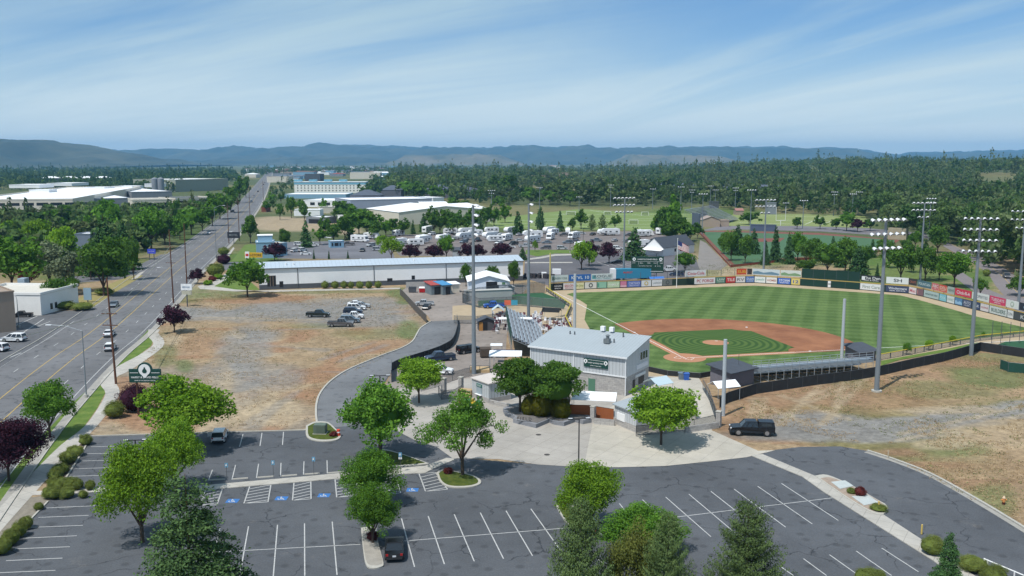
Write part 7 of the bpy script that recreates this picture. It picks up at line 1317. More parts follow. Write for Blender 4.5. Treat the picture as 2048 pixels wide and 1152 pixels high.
MB().add([(-.5, -.21, H - W * .17), (.5, -.21, H - W * .17), (.12, -.21, H - W * .27), (-.12, -.21, H - W * .27)], [(0, 3, 2, 1)]).build('emblem_tail', SGW, o)
MB().add([(x * W * .1, -.23, H - .1 + y * W * .1) for x, y in ((-.75, -.55), (-.5, -.95), (0, -1.05), (.5, -.95), (.75, -.55), (.7, -.1), (.35, .4), (.2, .9), (-.1, .9), (-.25, .4), (-.65, -.1))], [tuple(range(11))]).build('pear_mark', SG, o)
write(o, 'HARRY & DAVID FIELD', (0, -.15, H - h * .60), (1, 0, 0), (0, 0, 1), W * .86, h * .22, SGW); write(o, 'HOME OF THE MEDFORD ROGUES', (0, -.15, H - h * .84), (1, 0, 0), (0, 0, 1), W * .66, h * .08, SGW); MB().box((-W * .34, -.16, H - h * .28), (W * .26, .03, .06)).box((W * .34, -.16, H - h * .28), (W * .26, .03, .06)).build('rule', SGW, o)
# scoreboard
o, W, h, H = signboard('scoreboard', 'large dark green scoreboard standing behind the left-field banners', 1294, 562, 513, 64, 32, mat('board_green', (.012, .045, .03), .6), 4, -6, mat('leg_navy', C(44, 50, 90), .7), th=.6)
write(o, 'HARRY & DAVID FIELD', (0, -.32, H - h * .17), (1, 0, 0), (0, 0, 1), W * .6, h * .13, SGW); emblem(o, (-W * .41, -.3, H - h * .16), h * .1, 0); emblem(o, (W * .41, -.3, H - h * .16), h * .1, 0)
for s, x in (('AT BAT', -.42), ('BALL', -.18), ('STRIKE', .04), ('OUT', .24), ('H/E', .43)): write(o, s, (W * x, -.32, H - h * .40), (1, 0, 0), (0, 0, 1), W * .10, h * .05, SGW)
write(o, '1 2 3 4 5 6 7 8 9 10', (-W * .08, -.32, H - h * .58), (1, 0, 0), (0, 0, 1), W * .42, h * .05, SGW); write(o, 'R  H  E', (W * .32, -.32, H - h * .58), (1, 0, 0), (0, 0, 1), W * .2, h * .05, SGW); MB().box((0, -.33, H - h * .92), (W * .96, .04, .12)).box((0, -.33, H - h * .31), (W * .96, .04, .05)).box((-W * .27, -.33, H - h * .5), (.05, .04, h * .2)).box((W * .31, -.33, H - h * .5), (.05, .04, h * .2)).build('rule', SGW, o)
for (x, yb, yt, w_, h_, m, lg, nm, lab, txt, tc_) in ((375, 613, 568, 23, 12, SGW, 1, 'post_sign', 'small white sign on a dark post at the vacant lot edge', 'MEDFORD', mat('ink_blue', C(90, 130, 170), .7)), (304, 520, 498, 17, 9, mat('sign_blue', C(84, 96, 226), .5), 2, 'street_sign', 'bright blue sign on two legs left of the avenue', 'U.S. CELLULAR', SGW), (176, 605, 576, 15, 24, mat('sign_pale', C(168, 196, 214), .6), 1, 'street_sign', 'tall pale blue sign in front of the big left tree', '', SGW), (468, 488, 464, 26, 12, mat('sign_dark', C(48, 50, 58), .6), 1, 'box_sign', 'dark box sign beside the wooden pole up the avenue', 'MOTEL', MATS['insulator']), (508, 530, 505, 37, 10, mat('sign_yellow', C(232, 186, 56), .6), 1, 'yellow_sign', 'yellow arrow-shaped sign with red and white panel above the big green tree', 'U-STORE', mat('ink_brown', C(80, 60, 50), .7)), (126, 603, 589, 5, 13, SGW, 1, 'post_sign', 'small white panel sign in the bushes by the cream shop', '', SGW)):
    o, W, h, H = signboard(nm, lab, x, yb, yt, w_, h_, m, lg, -8 if x > 300 else 0)
    if txt: write(o, txt, (W * .1 if nm == 'yellow_sign' else 0, -.17, H - h / 2), (1, 0, 0), (0, 0, 1), W * .7, h * .5, tc_)
    if nm == 'yellow_sign': MB().box((-W * .36, -.02, H - h * 1.15), (W * .22, .34, h * 1.3)).build('red_panel', SGW, o); MB().box((-W * .36, -.21, H - h * .75), (W * .16, .03, h * .5)).build('red_mark', mat('ink_red', C(214, 60, 60), .7), o)
    if nm == 'post_sign' and x == 375: MB().box((0, 0, H - h * 1.75), (W * .9, .28, h * .65)).build('lower_board', mat('board_cream', C(204, 200, 180), .7), o)
SB = mat('sign_accessible_blue', C(120, 180, 216), .5)
for i, (x, yb, yt) in enumerate(((454, 960, 926), (547, 956, 921), (628, 951, 914), (801, 946, 905))):
    g = P(x, yb); H = HZ(g.y, yt); o = empty('accessible_parking_sign', (g.x, g.y, .1), 0, 'small blue accessible-parking sign on a thin post, %s from the left' % ordn(i), 'sign', 'accessible parking signs'); MB().tube((0, 0, 0), (0, 0, H - .5), .03, n=6).build('post', DKG, o); MB().box((0, 0, H - .65), (.38, .03, .55)).build('plate', SB, o); MB().tube((-.02, -.02, H - .38), (-.02, -.03, H - .38), .1, n=10).box((0, -.02, H - .3), (.08, .02, .1)).build('wheelchair_symbol', SGW, o)
    if i == 3: MB().box((0, 0, H - .95), (.42, .03, .24)).build('lower_plate', SGW, o)
# flag
g = P(1353, 575); H = HZ(g.y, 478); o = empty('flagpole', (g.x, g.y, 0), 0, 'white flagpole beside the scoreboard', 'flagpole'); MB().tube((0, 0, 0), (0, 0, H), .1, .07, 10).build('pole', WHITE, o); MB().tube((0, 0, H), (0, 0, H + .2), .14, n=8).build('finial', WHITE, o)
RED = mat('flag_red', C(196, 60, 70), .7); NAVY = mat('flag_blue', C(60, 70, 130), .7); fl = empty('flag', (g.x + .1, g.y, H - .4), 0, 'striped red and white flag with blue canton drooping from the pole', 'flag')
st_ = MB(); L_ = 4.2; hf = 2.6
def fp(u_, v_): return (u_ * L_ * .82, .18 * math.sin(u_ * 7) * u_, -v_ * hf * (1 - .25 * u_) - u_ * 2.0)
for i in range(13):
    for j in range(8): st_.add([fp(j / 8, i / 13), fp((j + 1) / 8, i / 13), fp((j + 1) / 8, (i + 1) / 13), fp(j / 8, (i + 1) / 13)], [(0, 3, 2, 1)], 2 if (i < 7 and j < 3) else (0 if i % 2 == 0 else 1))
st_.build('cloth', [RED, WHITE, NAVY], fl)
# ================================================================ outfield wall and banners
WXY = xy(WALL); dW = arclen(WXY)
cumpx = [p[0] for p in WALL]
def wp(px_):       # point on the wall line that appears at column px_
    for i in range(len(WALL) - 1):
        if px_ <= WALL[i + 1][0] or i == len(WALL) - 2:
            A, B = P(*WALL[i]), P(*WALL[i + 1]); u_ = (px_ - CX) / F
            # on segment: x = u*d
            den = (B.x - A.x) - u_ * math.cos(PITCH) * (B.y - A.y); t = (u_ * (A.y * math.cos(PITCH) + HC * math.sin(PITCH)) - A.x) / den if abs(den) > 1e-6 else 0
            return Vector((A.x + t * (B.x - A.x), A.y + t * (B.y - A.y), 0))
fw_ = empty('outfield_wall', (0, 0, 0), 0, 'low plank wall with a yellow top edge round the outfield, carrying the banners', 'wall'); wb = MB(); yb_ = MB(); ub_ = MB()
for p, q in zip(WXY, WXY[1:]): wb.bar(p, q, .12, .06, 2.15); yb_.bar(p, q, .2, 2.22, 2.42)
wb.build('wall_panel', mat('wall_panel_green', C(44, 66, 56), .8), fw_); yb_.build('yellow_edge', mat('wall_yellow', C(214, 178, 96), .6), fw_)
for p, q in zip(WXY, WXY[1:]):
    ln_ = math.hypot(q[0] - p[0], q[1] - p[1]); k = max(1, int(ln_ / 4.5))
    for i in range(k): t = i / k; ub_.tube((p[0] + (q[0] - p[0]) * t, p[1] + (q[1] - p[1]) * t + .2, 0), (p[0] + (q[0] - p[0]) * t, p[1] + (q[1] - p[1]) * t + .2, 4.6), .07, n=5)
ub_.build('posts', DKG, fw_)
def bcol(r, g_, b): return mat('banner_%d_%d_%d' % (r, g_, b), C(r, g_, b, 1.25), .7, .05, 1)
def banner(x0, x1, z0, z1, col, text, tcol, label, text2=None, extra=None, off=-.12, t2col=None):
    a = wp(x0); b = wp(x1); d = (b - a); ang = math.atan2(d.y, d.x); W = d.length; n2 = Vector((-math.sin(ang), math.cos(ang), 0)) * off
    o = empty('banner', (a.x + n2.x, a.y + n2.y, z0), ang, label, 'banner', 'banners on the outfield wall'); h = z1 - z0; MB().box((W / 2, 0, 0), (W - .1, .05, h)).build('sheet', bcol(*col), o)
    if text: write(o, text, (W * .52, -.03, h * (.6 if text2 else .5)), (1, 0, 0), (0, 0, 1), W * .8, h * (.42 if text2 else .5), bcol(*tcol))
    if text2: write(o, text2, (W * .52, -.03, h * .22), (1, 0, 0), (0, 0, 1), W * .7, h * .18, bcol(*(t2col or tcol)))
    if extra == 'disc': MB().tube((W * .5, -.03, h * .5), (W * .5, -.06, h * .5), h * .36, n=18).build('roundel', bcol(*tcol), o); MB().tube((W * .5, -.06, h * .5), (W * .5, -.08, h * .5), h * .2, n=14).build('roundel_centre', bcol(*col), o)
    if extra == 'stripe': MB().box((W / 2, -.04, h * .1), (W * .96, .03, h * .18)).build('stripe', bcol(*tcol), o)
    if extra and extra.startswith('patch'):
        MB().box((W * .12, -.04, h * .2), (W * .16, .03, h * .6)).build('patch', bcol(*(t2col or tcol)), o)
    if extra == 'scene': MB().add([(W * .03, -.04, h * .1), (W * .97, -.04, h * .1), (W * .97, -.04, h * .35), (W * .7, -.04, h * .6), (W * .4, -.04, h * .4), (W * .2, -.04, h * .65), (W * .03, -.04, h * .5)], [tuple(range(7))]).build('picture', bcol(*tcol), o)
    return o
LOWB = [(1105, 1125, (44, 44, 46), 'ASSASSIN', (220, 220, 220), 'black banner with white mark at the left end of the lower row', 'BREW'), (1126, 1149, (226, 220, 218), 'SALON', (200, 90, 90), 'whitish banner with pale red writing, second of the lower row', 'SERVICE'), (1150, 1168, (232, 226, 180), 'In Joy', (150, 160, 80), 'pale yellow banner left of the roundel banner', None), (1169, 1193, (226, 224, 216), '', (60, 70, 70), 'white banner with a dark roundel in the lower row', None, 'disc'),
 (1194, 1213, (150, 196, 172), '', (90, 160, 140), 'green-tinted banner right of the roundel banner', None, 'patch'), (1214, 1239, (190, 214, 178), 'FAMILY', (236, 240, 232), 'long pale green banner below the mast', None), (1240, 1253, (206, 130, 158), '', (230, 200, 210), 'pinkish banner left of the violet-blue one', None, 'stripe'), (1254, 1281, (104, 122, 190), 'ORTHO', (200, 206, 232), 'violet-blue banner below the scoreboard edge', 'MEDICAL'), (1282, 1302, (222, 226, 232), '', (206, 180, 90), 'white banner with a tan oval below the scoreboard', None, 'disc'), (1303, 1324, (228, 230, 234), 'LARSON', (150, 160, 170), 'plain whitish banner below the scoreboard', None), (1325, 1344, (118, 124, 122), '', (80, 86, 86), 'grey banner left of the gap in the lower row', None, 'disc'),
 (1388, 1430, (232, 232, 234), 'PC FORGE', (186, 60, 76), 'wide white banner with red letters right of the gap', None), (1431, 1450, (96, 140, 124), 'LAW', (214, 226, 214), 'green banner left of the red lower banner', 'OFFICE'), (1451, 1470, (206, 62, 62), 'TILE', (236, 232, 230), 'red lower banner with white block', None), (1471, 1490, (222, 222, 222), 'RV', (120, 110, 120), 'white banner with grey drawing right of the red one', None), (1491, 1508, (92, 128, 190), 'Dutch', (220, 228, 240), 'blue banner at the bend of the wall', 'COFFEE'),
 (1509, 1531, (228, 232, 230), 'peak', (150, 190, 180), 'white banner with faint mark just right of the bend', None), (1532, 1554, (232, 230, 226), 'HOMES', (180, 110, 96), 'white banner with reddish writing left of the blue storm banner', None), (1555, 1581, (72, 112, 196), 'STORM', (232, 236, 244), 'blue banner with large white word in left centre', 'WEATHER'), (1582, 1600, (226, 206, 120), '12', (60, 90, 170), 'yellow and white banner with number twelve', None),
 (1720, 1763, (226, 228, 228), 'First Care', (150, 160, 150), 'white lower banner with grey bird mark right of the dark screen', None), (1771, 1817, (66, 76, 104), 'Windermere', (224, 230, 238), 'navy lower banner with white script', 'REAL ESTATE'), (1818, 1833, (230, 220, 222), 'Mac', (206, 110, 120), 'white banner with pink lettering after the navy one', None), (1834, 1847, (128, 100, 108), '', (180, 130, 130), 'small dim maroon banner before the long grey one', None, 'patch'), (1848, 1878, (180, 200, 198), 'MOUNTAIN VIEW', (96, 120, 120), 'long grey-green banner with dark writing', None), (1879, 1893, (136, 198, 210), 'POOL', (200, 230, 234), 'turquoise banner in the lower row', None), (1894, 1909, (220, 226, 224), 'HVAC', (150, 180, 170), 'white banner right of the turquoise one', None), (1910, 1925, (96, 136, 176), '', (150, 190, 220), 'blue picture banner in the lower right row', None, 'scene'), (1926, 1943, (86, 96, 124), 'AUTO', (200, 206, 216), 'slate banner with three white lines', 'GLASS'), (1944, 1960, (60, 76, 110), 'BANK', (210, 216, 228), 'dark blue banner behind the mast', None), (1961, 1978, (216, 212, 214), 'ROOFING', (190, 110, 120), 'pale banner with faint red writing after the mast', None), (1979, 2014, (206, 214, 212), 'BUILDERS', (90, 116, 110), 'pale banner with grey-green block lettering', None), (2015, 2027, (222, 226, 226), 'CPA', (130, 140, 140), 'small white banner near the right edge', None), (2028, 2062, (74, 80, 82), 'K', (210, 214, 214), 'black and white banner at the right edge', None)]
for q in LOWB: banner(q[0], q[1], .28, 2.12, q[2], q[3], q[4], q[5], q[6], q[7] if len(q) > 7 else None)
UPB = [(1102, 1136, (206, 216, 214), 'GREEN CAB', (120, 140, 132), 'whitish upper banner with a small green car at the left end', None, 'patch'), (1137, 1181, (54, 108, 180), 'KTVL 10', (232, 238, 246), 'bright blue upper banner with white letters', None), (1182, 1226, (216, 222, 222), 'ROGUE', (100, 116, 120), 'white upper banner with large grey serif word', 'CREDIT UNION', 'patch', (90, 160, 170)), (1369, 1411, (228, 226, 230), 'Coca-Cola', (206, 84, 92), 'white upper banner with red flowing script, standing alone', None), (1472, 1492, (206, 78, 54), 'SUB', (226, 180, 70), 'orange-red upper banner with yellow oval', None), (1493, 1503, (70, 60, 60), '', (110, 90, 90), 'narrow dark upper banner beside the orange one', None, 'patch'), (1504, 1559, (206, 216, 220), '', (110, 140, 160), 'wide landscape picture banner with snow and lake', None, 'scene'), (1560, 1602, (216, 220, 214), '', (130, 160, 120), 'whitish picture banner with green wedge, left of the dark screen', None, 'scene'),
 (1721, 1763, (48, 50, 54), 'The Den', (226, 228, 230), 'black upper banner with white tree mark', 'BAR & GRILL', 'patch', (226, 228, 230)), (1771, 1816, (226, 230, 230), 'SH', (40, 44, 50), 'white upper banner with large thin black letters', None), (1817, 1833, (66, 62, 64), 'CRAFT', (180, 110, 90), 'dark upper banner after the large-letter one', None), (1834, 1862, (84, 116, 128), 'FOUNTAIN', (210, 224, 226), 'teal-grey upper banner with a white spout', None), (1863, 1877, (214, 120, 122), 'ABC', (240, 226, 226), 'pinkish-red upper banner, first of the red pair', 'TV'), (1878, 1893, (218, 86, 70), 'DELI', (240, 220, 200), 'orange-red upper banner, second of the red pair', 'MARKET'), (1894, 1908, (176, 186, 180), 'NEWS', (110, 126, 120), 'grey-green small upper banner left of the crimson one', None), (1909, 1942, (214, 62, 88), 'Chick-fil-A', (240, 228, 230), 'crimson upper banner with white script', None), (1943, 1977, (222, 224, 222), 'PROPERTIES', (150, 156, 160), 'white upper banner between crimson and pink ones', None), (1978, 2010, (216, 72, 110), 'TUESDAYS', (240, 220, 226), 'pink upper banner near the right edge', 'SPECIAL'), (2011, 2036, (226, 228, 226), '', (176, 190, 176), 'white upper banner with faint round seal', None, 'disc'), (2037, 2070, (50, 56, 70), 'CU', (160, 190, 220), 'dark upper banner cut by the right edge', None)]
for q in UPB: banner(q[0], q[1], 2.75, 4.6, q[2], q[3], q[4], q[5], q[6], q[7] if len(q) > 7 else None, t2col=q[8] if len(q) > 8 else None)
for i, (x0, x1, z0, z1, l) in enumerate(((1603, 1719, 2.5, 5.4, 'tall dark green batter screen above the wall in centre field'), (1601, 1654, .2, 2.15, 'dark green lower wall pad left of the small white numbers'), (1662, 1719, .2, 2.15, 'dark green lower wall pad right of the small white numbers'))):
    a = wp(x0); b = wp(x1); d = b - a; ang = math.atan2(d.y, d.x); o = empty('batter_screen', (a.x + .12 * math.sin(ang), a.y - .12 * math.cos(ang), z0), ang, l, 'screen'); MB().box((d.length / 2, 0, 0), (d.length, .08, z1 - z0)).build('screen_panel', mat('screen_green', C(30, 64, 54), .8, .08, .8), o)
    fr = MB(); n = max(2, int(d.length / 3)); [fr.box((d.length * j / n, -.06, 0), (.06, .04, z1 - z0)) for j in range(n + 1)]; fr.build('seam', DKG, o)
a = wp(1658); o = empty('distance_marker', (a.x, a.y - .2, .2), math.radians(-12), 'small white distance number panel in the middle of the dark wall', 'sign'); MB().box((0, 0, 0), (.9, .05, 1.9)).build('panel', SGW, o); write(o, '384', (0, -.03, 1.0), (1, 0, 0), (0, 0, 1), .8, .8, BLACK)
g = P(1022, 617); o = empty('banner', (g.x, g.y, .9), 0, 'orange and blue banner on the near bullpen fence', 'banner'); MB().box((-.85, 0, 0), (1.7, .04, 1.3)).build('orange_sheet', bcol(220, 110, 80), o); MB().box((.85, 0, 0), (1.7, .04, 1.3)).build('blue_sheet', bcol(70, 160, 190), o)
# trailer behind the banners
g = P(1262, 562); o = empty('truck_trailer', (g.x, g.y, .05), math.radians(8), 'turquoise box trailer behind the mast left of the scoreboard', 'trailer'); MB().box((0, 0, 1), (12.5, 2.6, 3)).build('box_body', mat('trailer_turquoise', C(64, 150, 184), .5), o); MB().box((-6.0, -.03, 1.02), (1.4, 2.66, 3.02)).build('white_front', SGW, o); write(o, 'MARKET', (-1.4, -1.31, 2.9), (1, 0, 0), (0, 0, 1), 3.0, .6, bcol(220, 80, 60)); [MB().tube((x, -1.3, .5), (x, 1.3, .5), .48, n=12).build('wheel', TYRE, o) for x in (3.6, 4.8, -4.2)]
for x0, x1, y, l in ((1083, 1093, 556, 'left'), (1105, 1122, 549, 'right')):
    bld('site_box', 'pale equipment box behind the foul pole, %s of two' % l, (x0, y), (x1, y), 1.5, 1.8, WHITE, 'none', cat='cabinet')
cb_ = MB(); rs = random.Random(5)
g0 = P(1075, 556); o = empty('pallet_pile', (g0.x, g0.y, .03), 0, 'dark pile of stored racks and pallets right of the storage building', 'pile')
for i in range(26): cb_.box((rs.uniform(-7, 7), rs.uniform(-2, 2), rs.uniform(0, .1)), (rs.uniform(.5, 1.6), rs.uniform(.5, 1.2), rs.uniform(.4, 1.6)), rs.uniform(0, 3))
cb_.build('racks', mat('rack_dark', C(70, 66, 70), .8, .3, 2), o)
# ================================================================ small things by the plaza and lot
g = P(943, 812); o = empty('utility_cart', (g.x, g.y, .05), math.radians(-22), 'green and yellow utility cart parked in front of the booth', 'cart'); MB().hexa([(-1.4, -.65, .45), (.2, -.65, .45), (.2, .65, .45), (-1.4, .65, .45)], [(-1.45, -.7, .95), (.1, -.7, .9), (.1, .7, .9), (-1.45, .7, .95)]).build('cargo_box', PAINT['green_tractor'], o); MB().hexa([(.95, -.6, .4), (1.7, -.5, .4), (1.7, .5, .4), (.95, .6, .4)], [(.95, -.6, 1.0), (1.6, -.45, .75), (1.6, .45, .75), (.95, .6, 1.0)]).box((.5, 0, .35), (1.0, 1.2, .12)).build('hood', PAINT['green_tractor'], o)
for s in (-.3, .3): MB().box((.35, s, .47), (.5, .48, .25)).box((.1, s, .6), (.14, .48, .5)).build('seat', PAINT['yellow'], o)
for x, y in ((-1, -.65), (-1, .65), (1.3, -.65), (1.3, .65)): MB().tube((x, y - .13, .33), (x, y + .13, .33), .33, n=14).tube((x, y - .14, .33), (x, y + .14, .33), .16, n=10, mi=1).build('wheel', [TYRE, PAINT['yellow']], o)
g = P(925, 805); o = tag(MB().box((0, 0, 0), (1.3, .7, .1)).box((-.5, 0, .1), (.2, .7, .8)).box((.3, 0, .1), (.5, .6, .4)).build('ground_roller', mat('rust_red', C(140, 74, 58), .8)), 'small rusty red implement behind the green cart', 'implement'); o.location = (g.x, g.y, .05)
g = P(932, 792); o = tag(MB().box((0, 0, 0), (2.4, 1.6, .12)).box((0, 0, .5), (2.4, 1.4, .1)).box((0, 0, 1.0), (2.4, 1.2, .1)).box((-1.1, .0, .1), (.1, 1.2, 1.0)).box((1.1, .0, .1), (.1, 1.2, 1.0)).build('bench_stack', mat('timber_tan', (0, 0, 0))), 'stack of tan benches beside the grey booth', 'bench stack'); o.location = (g.x, g.y, .05); o.rotation_euler[2] = -.35
for x, y, l in ((1000, 797, 'black bin in the shade right of the booth'), (1120 + 14, 812, 'dark bin by the left end of the brown fence')):
    g = P(x, y); o = empty('wheeled_bin', (g.x, g.y, .05), 0, l, 'bin'); MB().hexa([(-.4, -.4, 0), (.4, -.4, 0), (.4, .4, 0), (-.4, .4, 0)], [(-.5, -.5, 1.1), (.5, -.5, 1.1), (.5, .5, 1.1), (-.5, .5, 1.1)]).build('bin', BLACK, o); MB().box((0, 0, 1.1), (1.06, 1.06, .1)).build('lid', BLACK, o)
for x, y, c, l in ((1372, 760, 'blue', 'bright blue bin beside the backstop behind home plate'), (1362, 759, 'greyblue', 'grey bin beside the blue one at the backstop')):
    g = P(x, y); o = empty('wheeled_bin', (g.x, g.y, .05), 0, l, 'bin'); MB().hexa([(-.4, -.4, 0), (.4, -.4, 0), (.4, .4, 0), (-.4, .4, 0)], [(-.5, -.5, 1.1), (.5, -.5, 1.1), (.5, .5, 1.1), (-.5, .5, 1.1)]).build('bin', PAINT[c], o); MB().box((0, 0, 1.1), (1.06, 1.06, .1)).build('lid', PAINT[c], o)
g = P(641, 868); o = empty('utility_cabinet', (g.x, g.y, .16), -.05, 'grey-green electrical cabinet on the grassy island', 'cabinet'); MB().box((0, 0, 0), (1.7, 1.3, 1.3)).build('cabinet_body', mat('cabinet_green', C(112, 126, 114), .6, .08, 2), o, bevel=.03); MB().box((.2, -.66, .15), (1.2, .03, 1.0)).build('cabinet_door', mat('cabinet_door', C(104, 118, 106), .6), o); MB().box((0, 0, -.0), (1.9, 1.5, .06)).build('pad', KERBM, o)
g = P(631, 866); tag(MB().box((g.x, g.y, .16), (.5, .5, 1.0)).build('utility_box', MATS['cabinet_green']), 'small green box left of the electrical cabinet', 'cabinet')
g = P(677, 873); o = empty('traffic_drum', (g.x, g.y, .02), 0, 'orange traffic drum beside the red shrub', 'traffic drum'); MB().tube((0, 0, .1), (0, 0, 1.0), .29, .24, 14).build('drum', mat('safety_orange', C(236, 90, 60), .6), o); MB().tube((0, 0, .55), (0, 0, .72), .275, .26, 14).build('white_band', SGW, o); MB().tube((0, 0, 0), (0, 0, .1), .38, n=14).build('base', BLACK, o)
g = P(2007, 1009); o = empty('fire_hydrant', (g.x, g.y, 0), 0, 'orange-white fire hydrant in the dry grass by the right kerb', 'hydrant'); MB().tube((0, 0, 0), (0, 0, .3), .16, n=12).build('barrel_foot', mat('rust_dark', C(84, 40, 30), .8), o); MB().tube((0, 0, .3), (0, 0, .75), .15, n=12).tube((-.3, 0, .55), (.3, 0, .55), .09, n=10).build('barrel', mat('hydrant_orange', C(236, 160, 96), .6), o); MB().tube((0, 0, .75), (0, 0, 1.0), .19, .05, 12).build('cap', mat('hydrant_cream', C(236, 206, 176), .6), o)
for x, y, l in ((1757, 1022, 'yellow bollard in the green shrub on the gravel island'), (1843, 1070, 'yellow bollard beside the green mound shrub')):
    g = P(x, y); o = empty('bollard', (g.x, g.y, .1), 0, l, 'bollard'); MB().tube((0, 0, 0), (0, 0, 1.0), .09, n=10).build('post', mat('bollard_yellow', C(226, 196, 110), .6), o); MB().tube((0, 0, 1.0), (0, 0, 1.05), .08, .03, 10).build('cap', MATS['bollard_yellow'], o)
g = P(1776, 917); o = tag(MB().tube((0, 0, 0), (0, 0, 1.1), .05, n=6).box((0, 0, .8), (.14, .03, .3)).build('marker_post', mat('marker_cream', C(222, 206, 180), .7)), 'thin pale marker post at the start of the right kerb', 'marker post'); o.location = (g.x, g.y, 0)
g1 = P(1967, 1140); g2_ = P(2060, 1180); o = empty('rail_barrier', (g1.x, g1.y, 0), math.atan2(g2_.y - g1.y, g2_.x - g1.x), 'white pipe rail at the bottom right corner', 'rail'); Lr = (g2_ - g1).length; MB().tube((0, 0, 1.1), (Lr, 0, 1.1), .06, n=8).build('rail', WHITE, o); [MB().tube((x, 0, 0), (x, 0, 1.15), .07, n=8).build('post', WHITE, o) for x in (0, .35, Lr * .33, Lr * .66)]
for i, (x, y) in enumerate(((915, 868), (876, 1000), (1077, 870), (984, 852), (1094, 910), (864, 868))):
    if i == 1: continue
    g = P(x, y); o = tag(MB().tube((0, 0, 0), (0, 0, .012), .38, n=16).build('drain_cover', mat('iron', C(86, 82, 80), .7)), 'dark round drain cover flush in the plaza, %s from the left' % ordn(sorted((915, 1077, 984, 1094, 864)).index(x)), 'drain cover', 'drain covers in the plaza'); o.location = (g.x, g.y, .042)
g = P(1282, 1009); tag(MB().box((g.x, g.y, .02), (.9, .5, .012)).build('drain_grate', MATS['iron']), 'dark drain grate in the asphalt among the right stalls', 'drain grate')
# soccer goals
for i, (x, y, w_) in enumerate(((1142, 430, 18), (1267, 448, 18), (987, 446, 11), (1215, 430, 14), (1290, 431, 14), (1170, 441, 12))):
    g = P(x, y); W = MW(g.y, w_); o = empty('soccer_goal', (g.x, g.y, .05), 0, 'white goal frame on the far lawn, %s from the left' % ordn(sorted((1142, 1267, 987, 1215, 1290, 1170)).index(x)), 'goal', 'goals on the pitches'); MB().tube((-W / 2, 0, 0), (-W / 2, 0, 2.4), .12, n=6).tube((W / 2, 0, 0), (W / 2, 0, 2.4), .12, n=6).tube((-W / 2, 0, 2.4), (W / 2, 0, 2.4), .12, n=6).build('frame', WHITE, o); MB().hexa([(-W / 2, .1, 0), (W / 2, .1, 0), (W / 2, 2, 0), (-W / 2, 2, 0)], [(-W / 2, .1, 2.3), (W / 2, .1, 2.3), (W / 2, .6, 2.3), (-W / 2, .6, 2.3)]).build('net', NET, o)
tag(MB().box((0, 0, 0), (.1, .1, .1)).build('x', WHITE), 'x', 'x') if False else None
g = P(1561, 451); o = empty('goal_posts', (g.x, g.y, 0), 0, 'white football goal posts in front of the softball dugout', 'goal posts'); MB().tube((-2.8, 0, 3), (2.8, 0, 3), .12, n=6).tube((-2.8, 0, 3), (-2.8, 0, 11), .1, n=6).tube((2.8, 0, 3), (2.8, 0, 11), .1, n=6).tube((0, 0, 0), (0, 0, 3), .16, n=6).build('frame', WHITE, o)
# far town: many small roofs, each its own building
TR = [ROOFW, mat('roof_grey', C(140, 146, 152), .8), mat('roof_brown', C(128, 104, 90), .8), mat('roof_bluegrey', C(112, 124, 136), .8), mat('roof_brick', C(160, 84, 70), .8), ROOFW]; TW = [CRE, WHW, TAN, GRYW, BRK, LBL]
rs = random.Random(11); town = []
for i in range(100):
    y = rs.choice([rs.uniform(334, 345), rs.uniform(340, 362), rs.uniform(345, 372)]); x = rs.uniform(486, 790) if i % 4 else rs.uniform(560, 1120)
    if y > 355 and (580 < x < 740): y = rs.uniform(338, 352)
    if abs(x - (545 - (y - 336) * 1.2)) < 8 + (y - 336) * .35: x += 40
    if y > 352 and x > 790: y = rs.uniform(340, 350)
    town.append((x, y))
town.sort()
for i, (x, y) in enumerate(town):
    s_ = (y - 322) * .99 / 38; wm = rs.uniform(18, 60); dp = rs.uniform(15, 40); h_ = rs.choice([4.5, 6, 8, 10]); g_ = P(x, y); wpx = wm * s_; gl = P(x + wpx, y)
    rt = rs.choice(['flat', 'flat', 'gablex', 'hip']); 
    bld('town_building', 'small far building among the town roofs, %s from the left' % ordn(i) if i < 59 else 'small far town building in the right half, %s from the right' % ordn(99 - i), (x, y), (x + wpx, y), dp, h_, rs.choice(TW), rt, rs.choice(TR), 2.5, group='small far town buildings', par=.4)
for i, (x, y, w_, h_) in enumerate(((880, 360, 90, 7), (1058, 362, 40, 9), (1118, 362, 22, 12), (860, 352, 60, 8), (700, 352, 60, 9))):
    bld('far_store', ('long tan shopping hall with a red gable among far trees', 'red-topped apartment block left of the tan tower block', 'tan tower block standing out of the far wood', 'white-fronted store beyond the tan shopping hall', 'long white-roofed hall above the blue hotel')[i], (x, y + 6), (x + w_, y + 6), 30, h_ * 1.5, TAN if i != 4 else CRE, 'flat', ROOFW if i == 4 else TR[4] if i == 1 else TR[2])
AP = [(700, 412, 60), (850, 396, 50), (1080, 396, 60), (905, 397, 50), (962, 395, 60), (1165, 393, 46), (1290, 393, 60), (1345, 391, 60), (1440, 395, 70), (1500, 396, 60), (1540, 398, 46), (1225, 397, 44), (762, 398, 40)]
for i, (x, y, w_) in enumerate(sorted(AP)): bld('apartment_house', 'grey hip-roofed apartment house in the trees, %s from the left' % ordn(i), (x, y), (x + w_, y), 26, 9, mat('wall_slate', C(110, 114, 124), .8), 'hip', mat('roof_slate', C(96, 104, 118), .85, .08, .3), 4.5, group='grey apartment houses')
# dry slope patches at far right
for i, (x, y, w_, d_) in enumerate(((1975, 345, 60, 60), (1995, 372, 40, 30))): pass
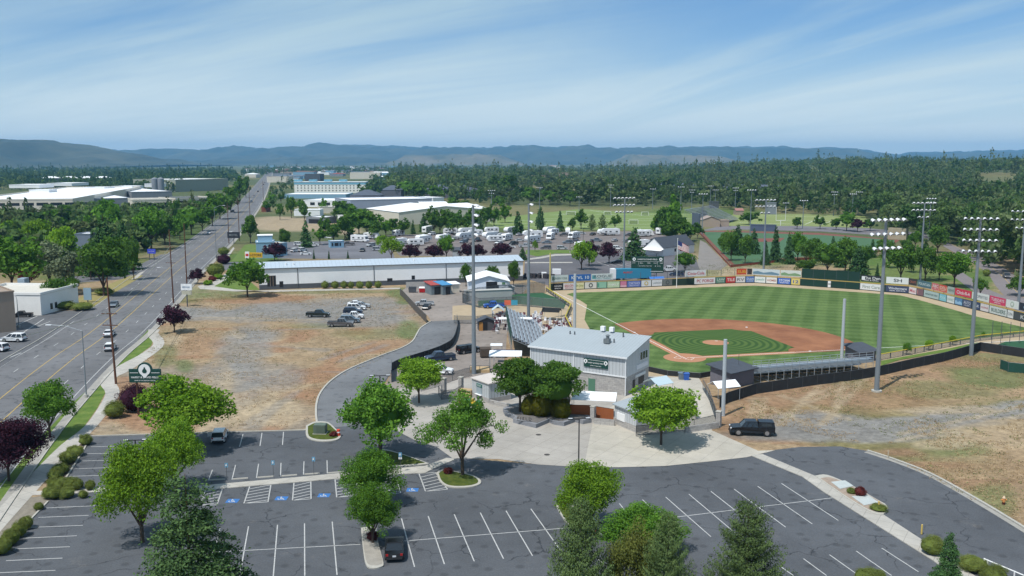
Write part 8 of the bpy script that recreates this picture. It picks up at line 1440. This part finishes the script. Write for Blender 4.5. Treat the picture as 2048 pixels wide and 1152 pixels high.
# weeds and tufts on the open ground
def tufts(name, poly, n, m, seed, label, hgt_=.14):
    rs_ = np.random.RandomState(seed); q = np.array([tuple(P(*p)[:2]) for p in poly]); lo = q.min(0); hi = q.max(0); pp = rs_.uniform(lo, hi, (n * 4, 2)); pp = pp[inpoly(pp[:, 0], pp[:, 1], [tuple(v) for v in q])]
    k_ = vnoise(pp[:, 0], pp[:, 1], 7, seed) * .6 + vnoise(pp[:, 0], pp[:, 1], 2.2, seed + 1) * .4; pp = pp[k_ > .52][:n]; rep = 4
    pts = np.repeat(pp, rep, 0) + rs_.normal(size=(len(pp) * rep, 2)) * .16; pts = np.concatenate([pts, rs_.uniform(.04, hgt_, (len(pts), 1))], 1)
    co = leafquads(pts, .15); co[:, 2] = np.abs(co[:, 2]); me = leafmesh(name, co, m, rs_.uniform(0, 1, len(pts))); o = bpy.data.objects.new(name, me); COL.objects.link(o); tag(o, label, 'weeds', kind='stuff')
LOTP = [(330, 640), (380, 585), (800, 580), (845, 640), (825, 690), (650, 770), (615, 855), (200, 865), (250, 790)]; RFP = [(1450, 825), (1520, 795), (1960, 708), (2120, 740), (2150, 1080), (2048, 1050), (1760, 905), (1560, 880)]
tufts('dry_grass', LOTP, 4500, leafmat('straw_tufts', C(166, 142, 108, 1.2), C(196, 172, 136, 1.2), .1), 3, 'dry straw-coloured tufts on the vacant lot'); tufts('dry_grass', RFP, 6500, MATS['straw_tufts'], 5, 'dry straw-coloured tufts on the right-hand field')
tufts('weeds', LOTP, 1800, leafmat('weed_tufts', C(104, 112, 72, 1.2), C(142, 142, 96, 1.2), .1), 8, 'green weeds on the vacant lot'); tufts('weeds', RFP, 2600, MATS['weed_tufts'], 9, 'green weeds on the right-hand field')
tufts('weeds', [(1340, 545), (1420, 520), (1580, 520), (1700, 555), (1600, 552), (1480, 552), (1360, 565)], 2200, MATS['weed_tufts'], 12, 'scrubby weeds beyond the outfield wall', .8)
# ================================================================ air
def haze():
    me = MB().box((0, 7500, -1.2), (24000, 17600, 340)).mesh('haze', []); m = bpy.data.materials.new('haze_air'); m.use_nodes = True; t = m.node_tree; t.nodes.clear(); out = _n(t, 'ShaderNodeOutputMaterial'); v = _n(t, 'ShaderNodeVolumePrincipled')
    v.inputs['Color'].default_value = (*HZC, 1); v.inputs['Density'].default_value = HZD; v.inputs['Anisotropy'].default_value = 0.0; t.links.new(v.outputs[0], out.inputs['Volume']); me.materials.append(m)
    o = bpy.data.objects.new('haze', me); COL.objects.link(o); tag(o, kind='stuff')
HZC = (.24, .60, 1.0); HZD = 0.75e-4
haze()
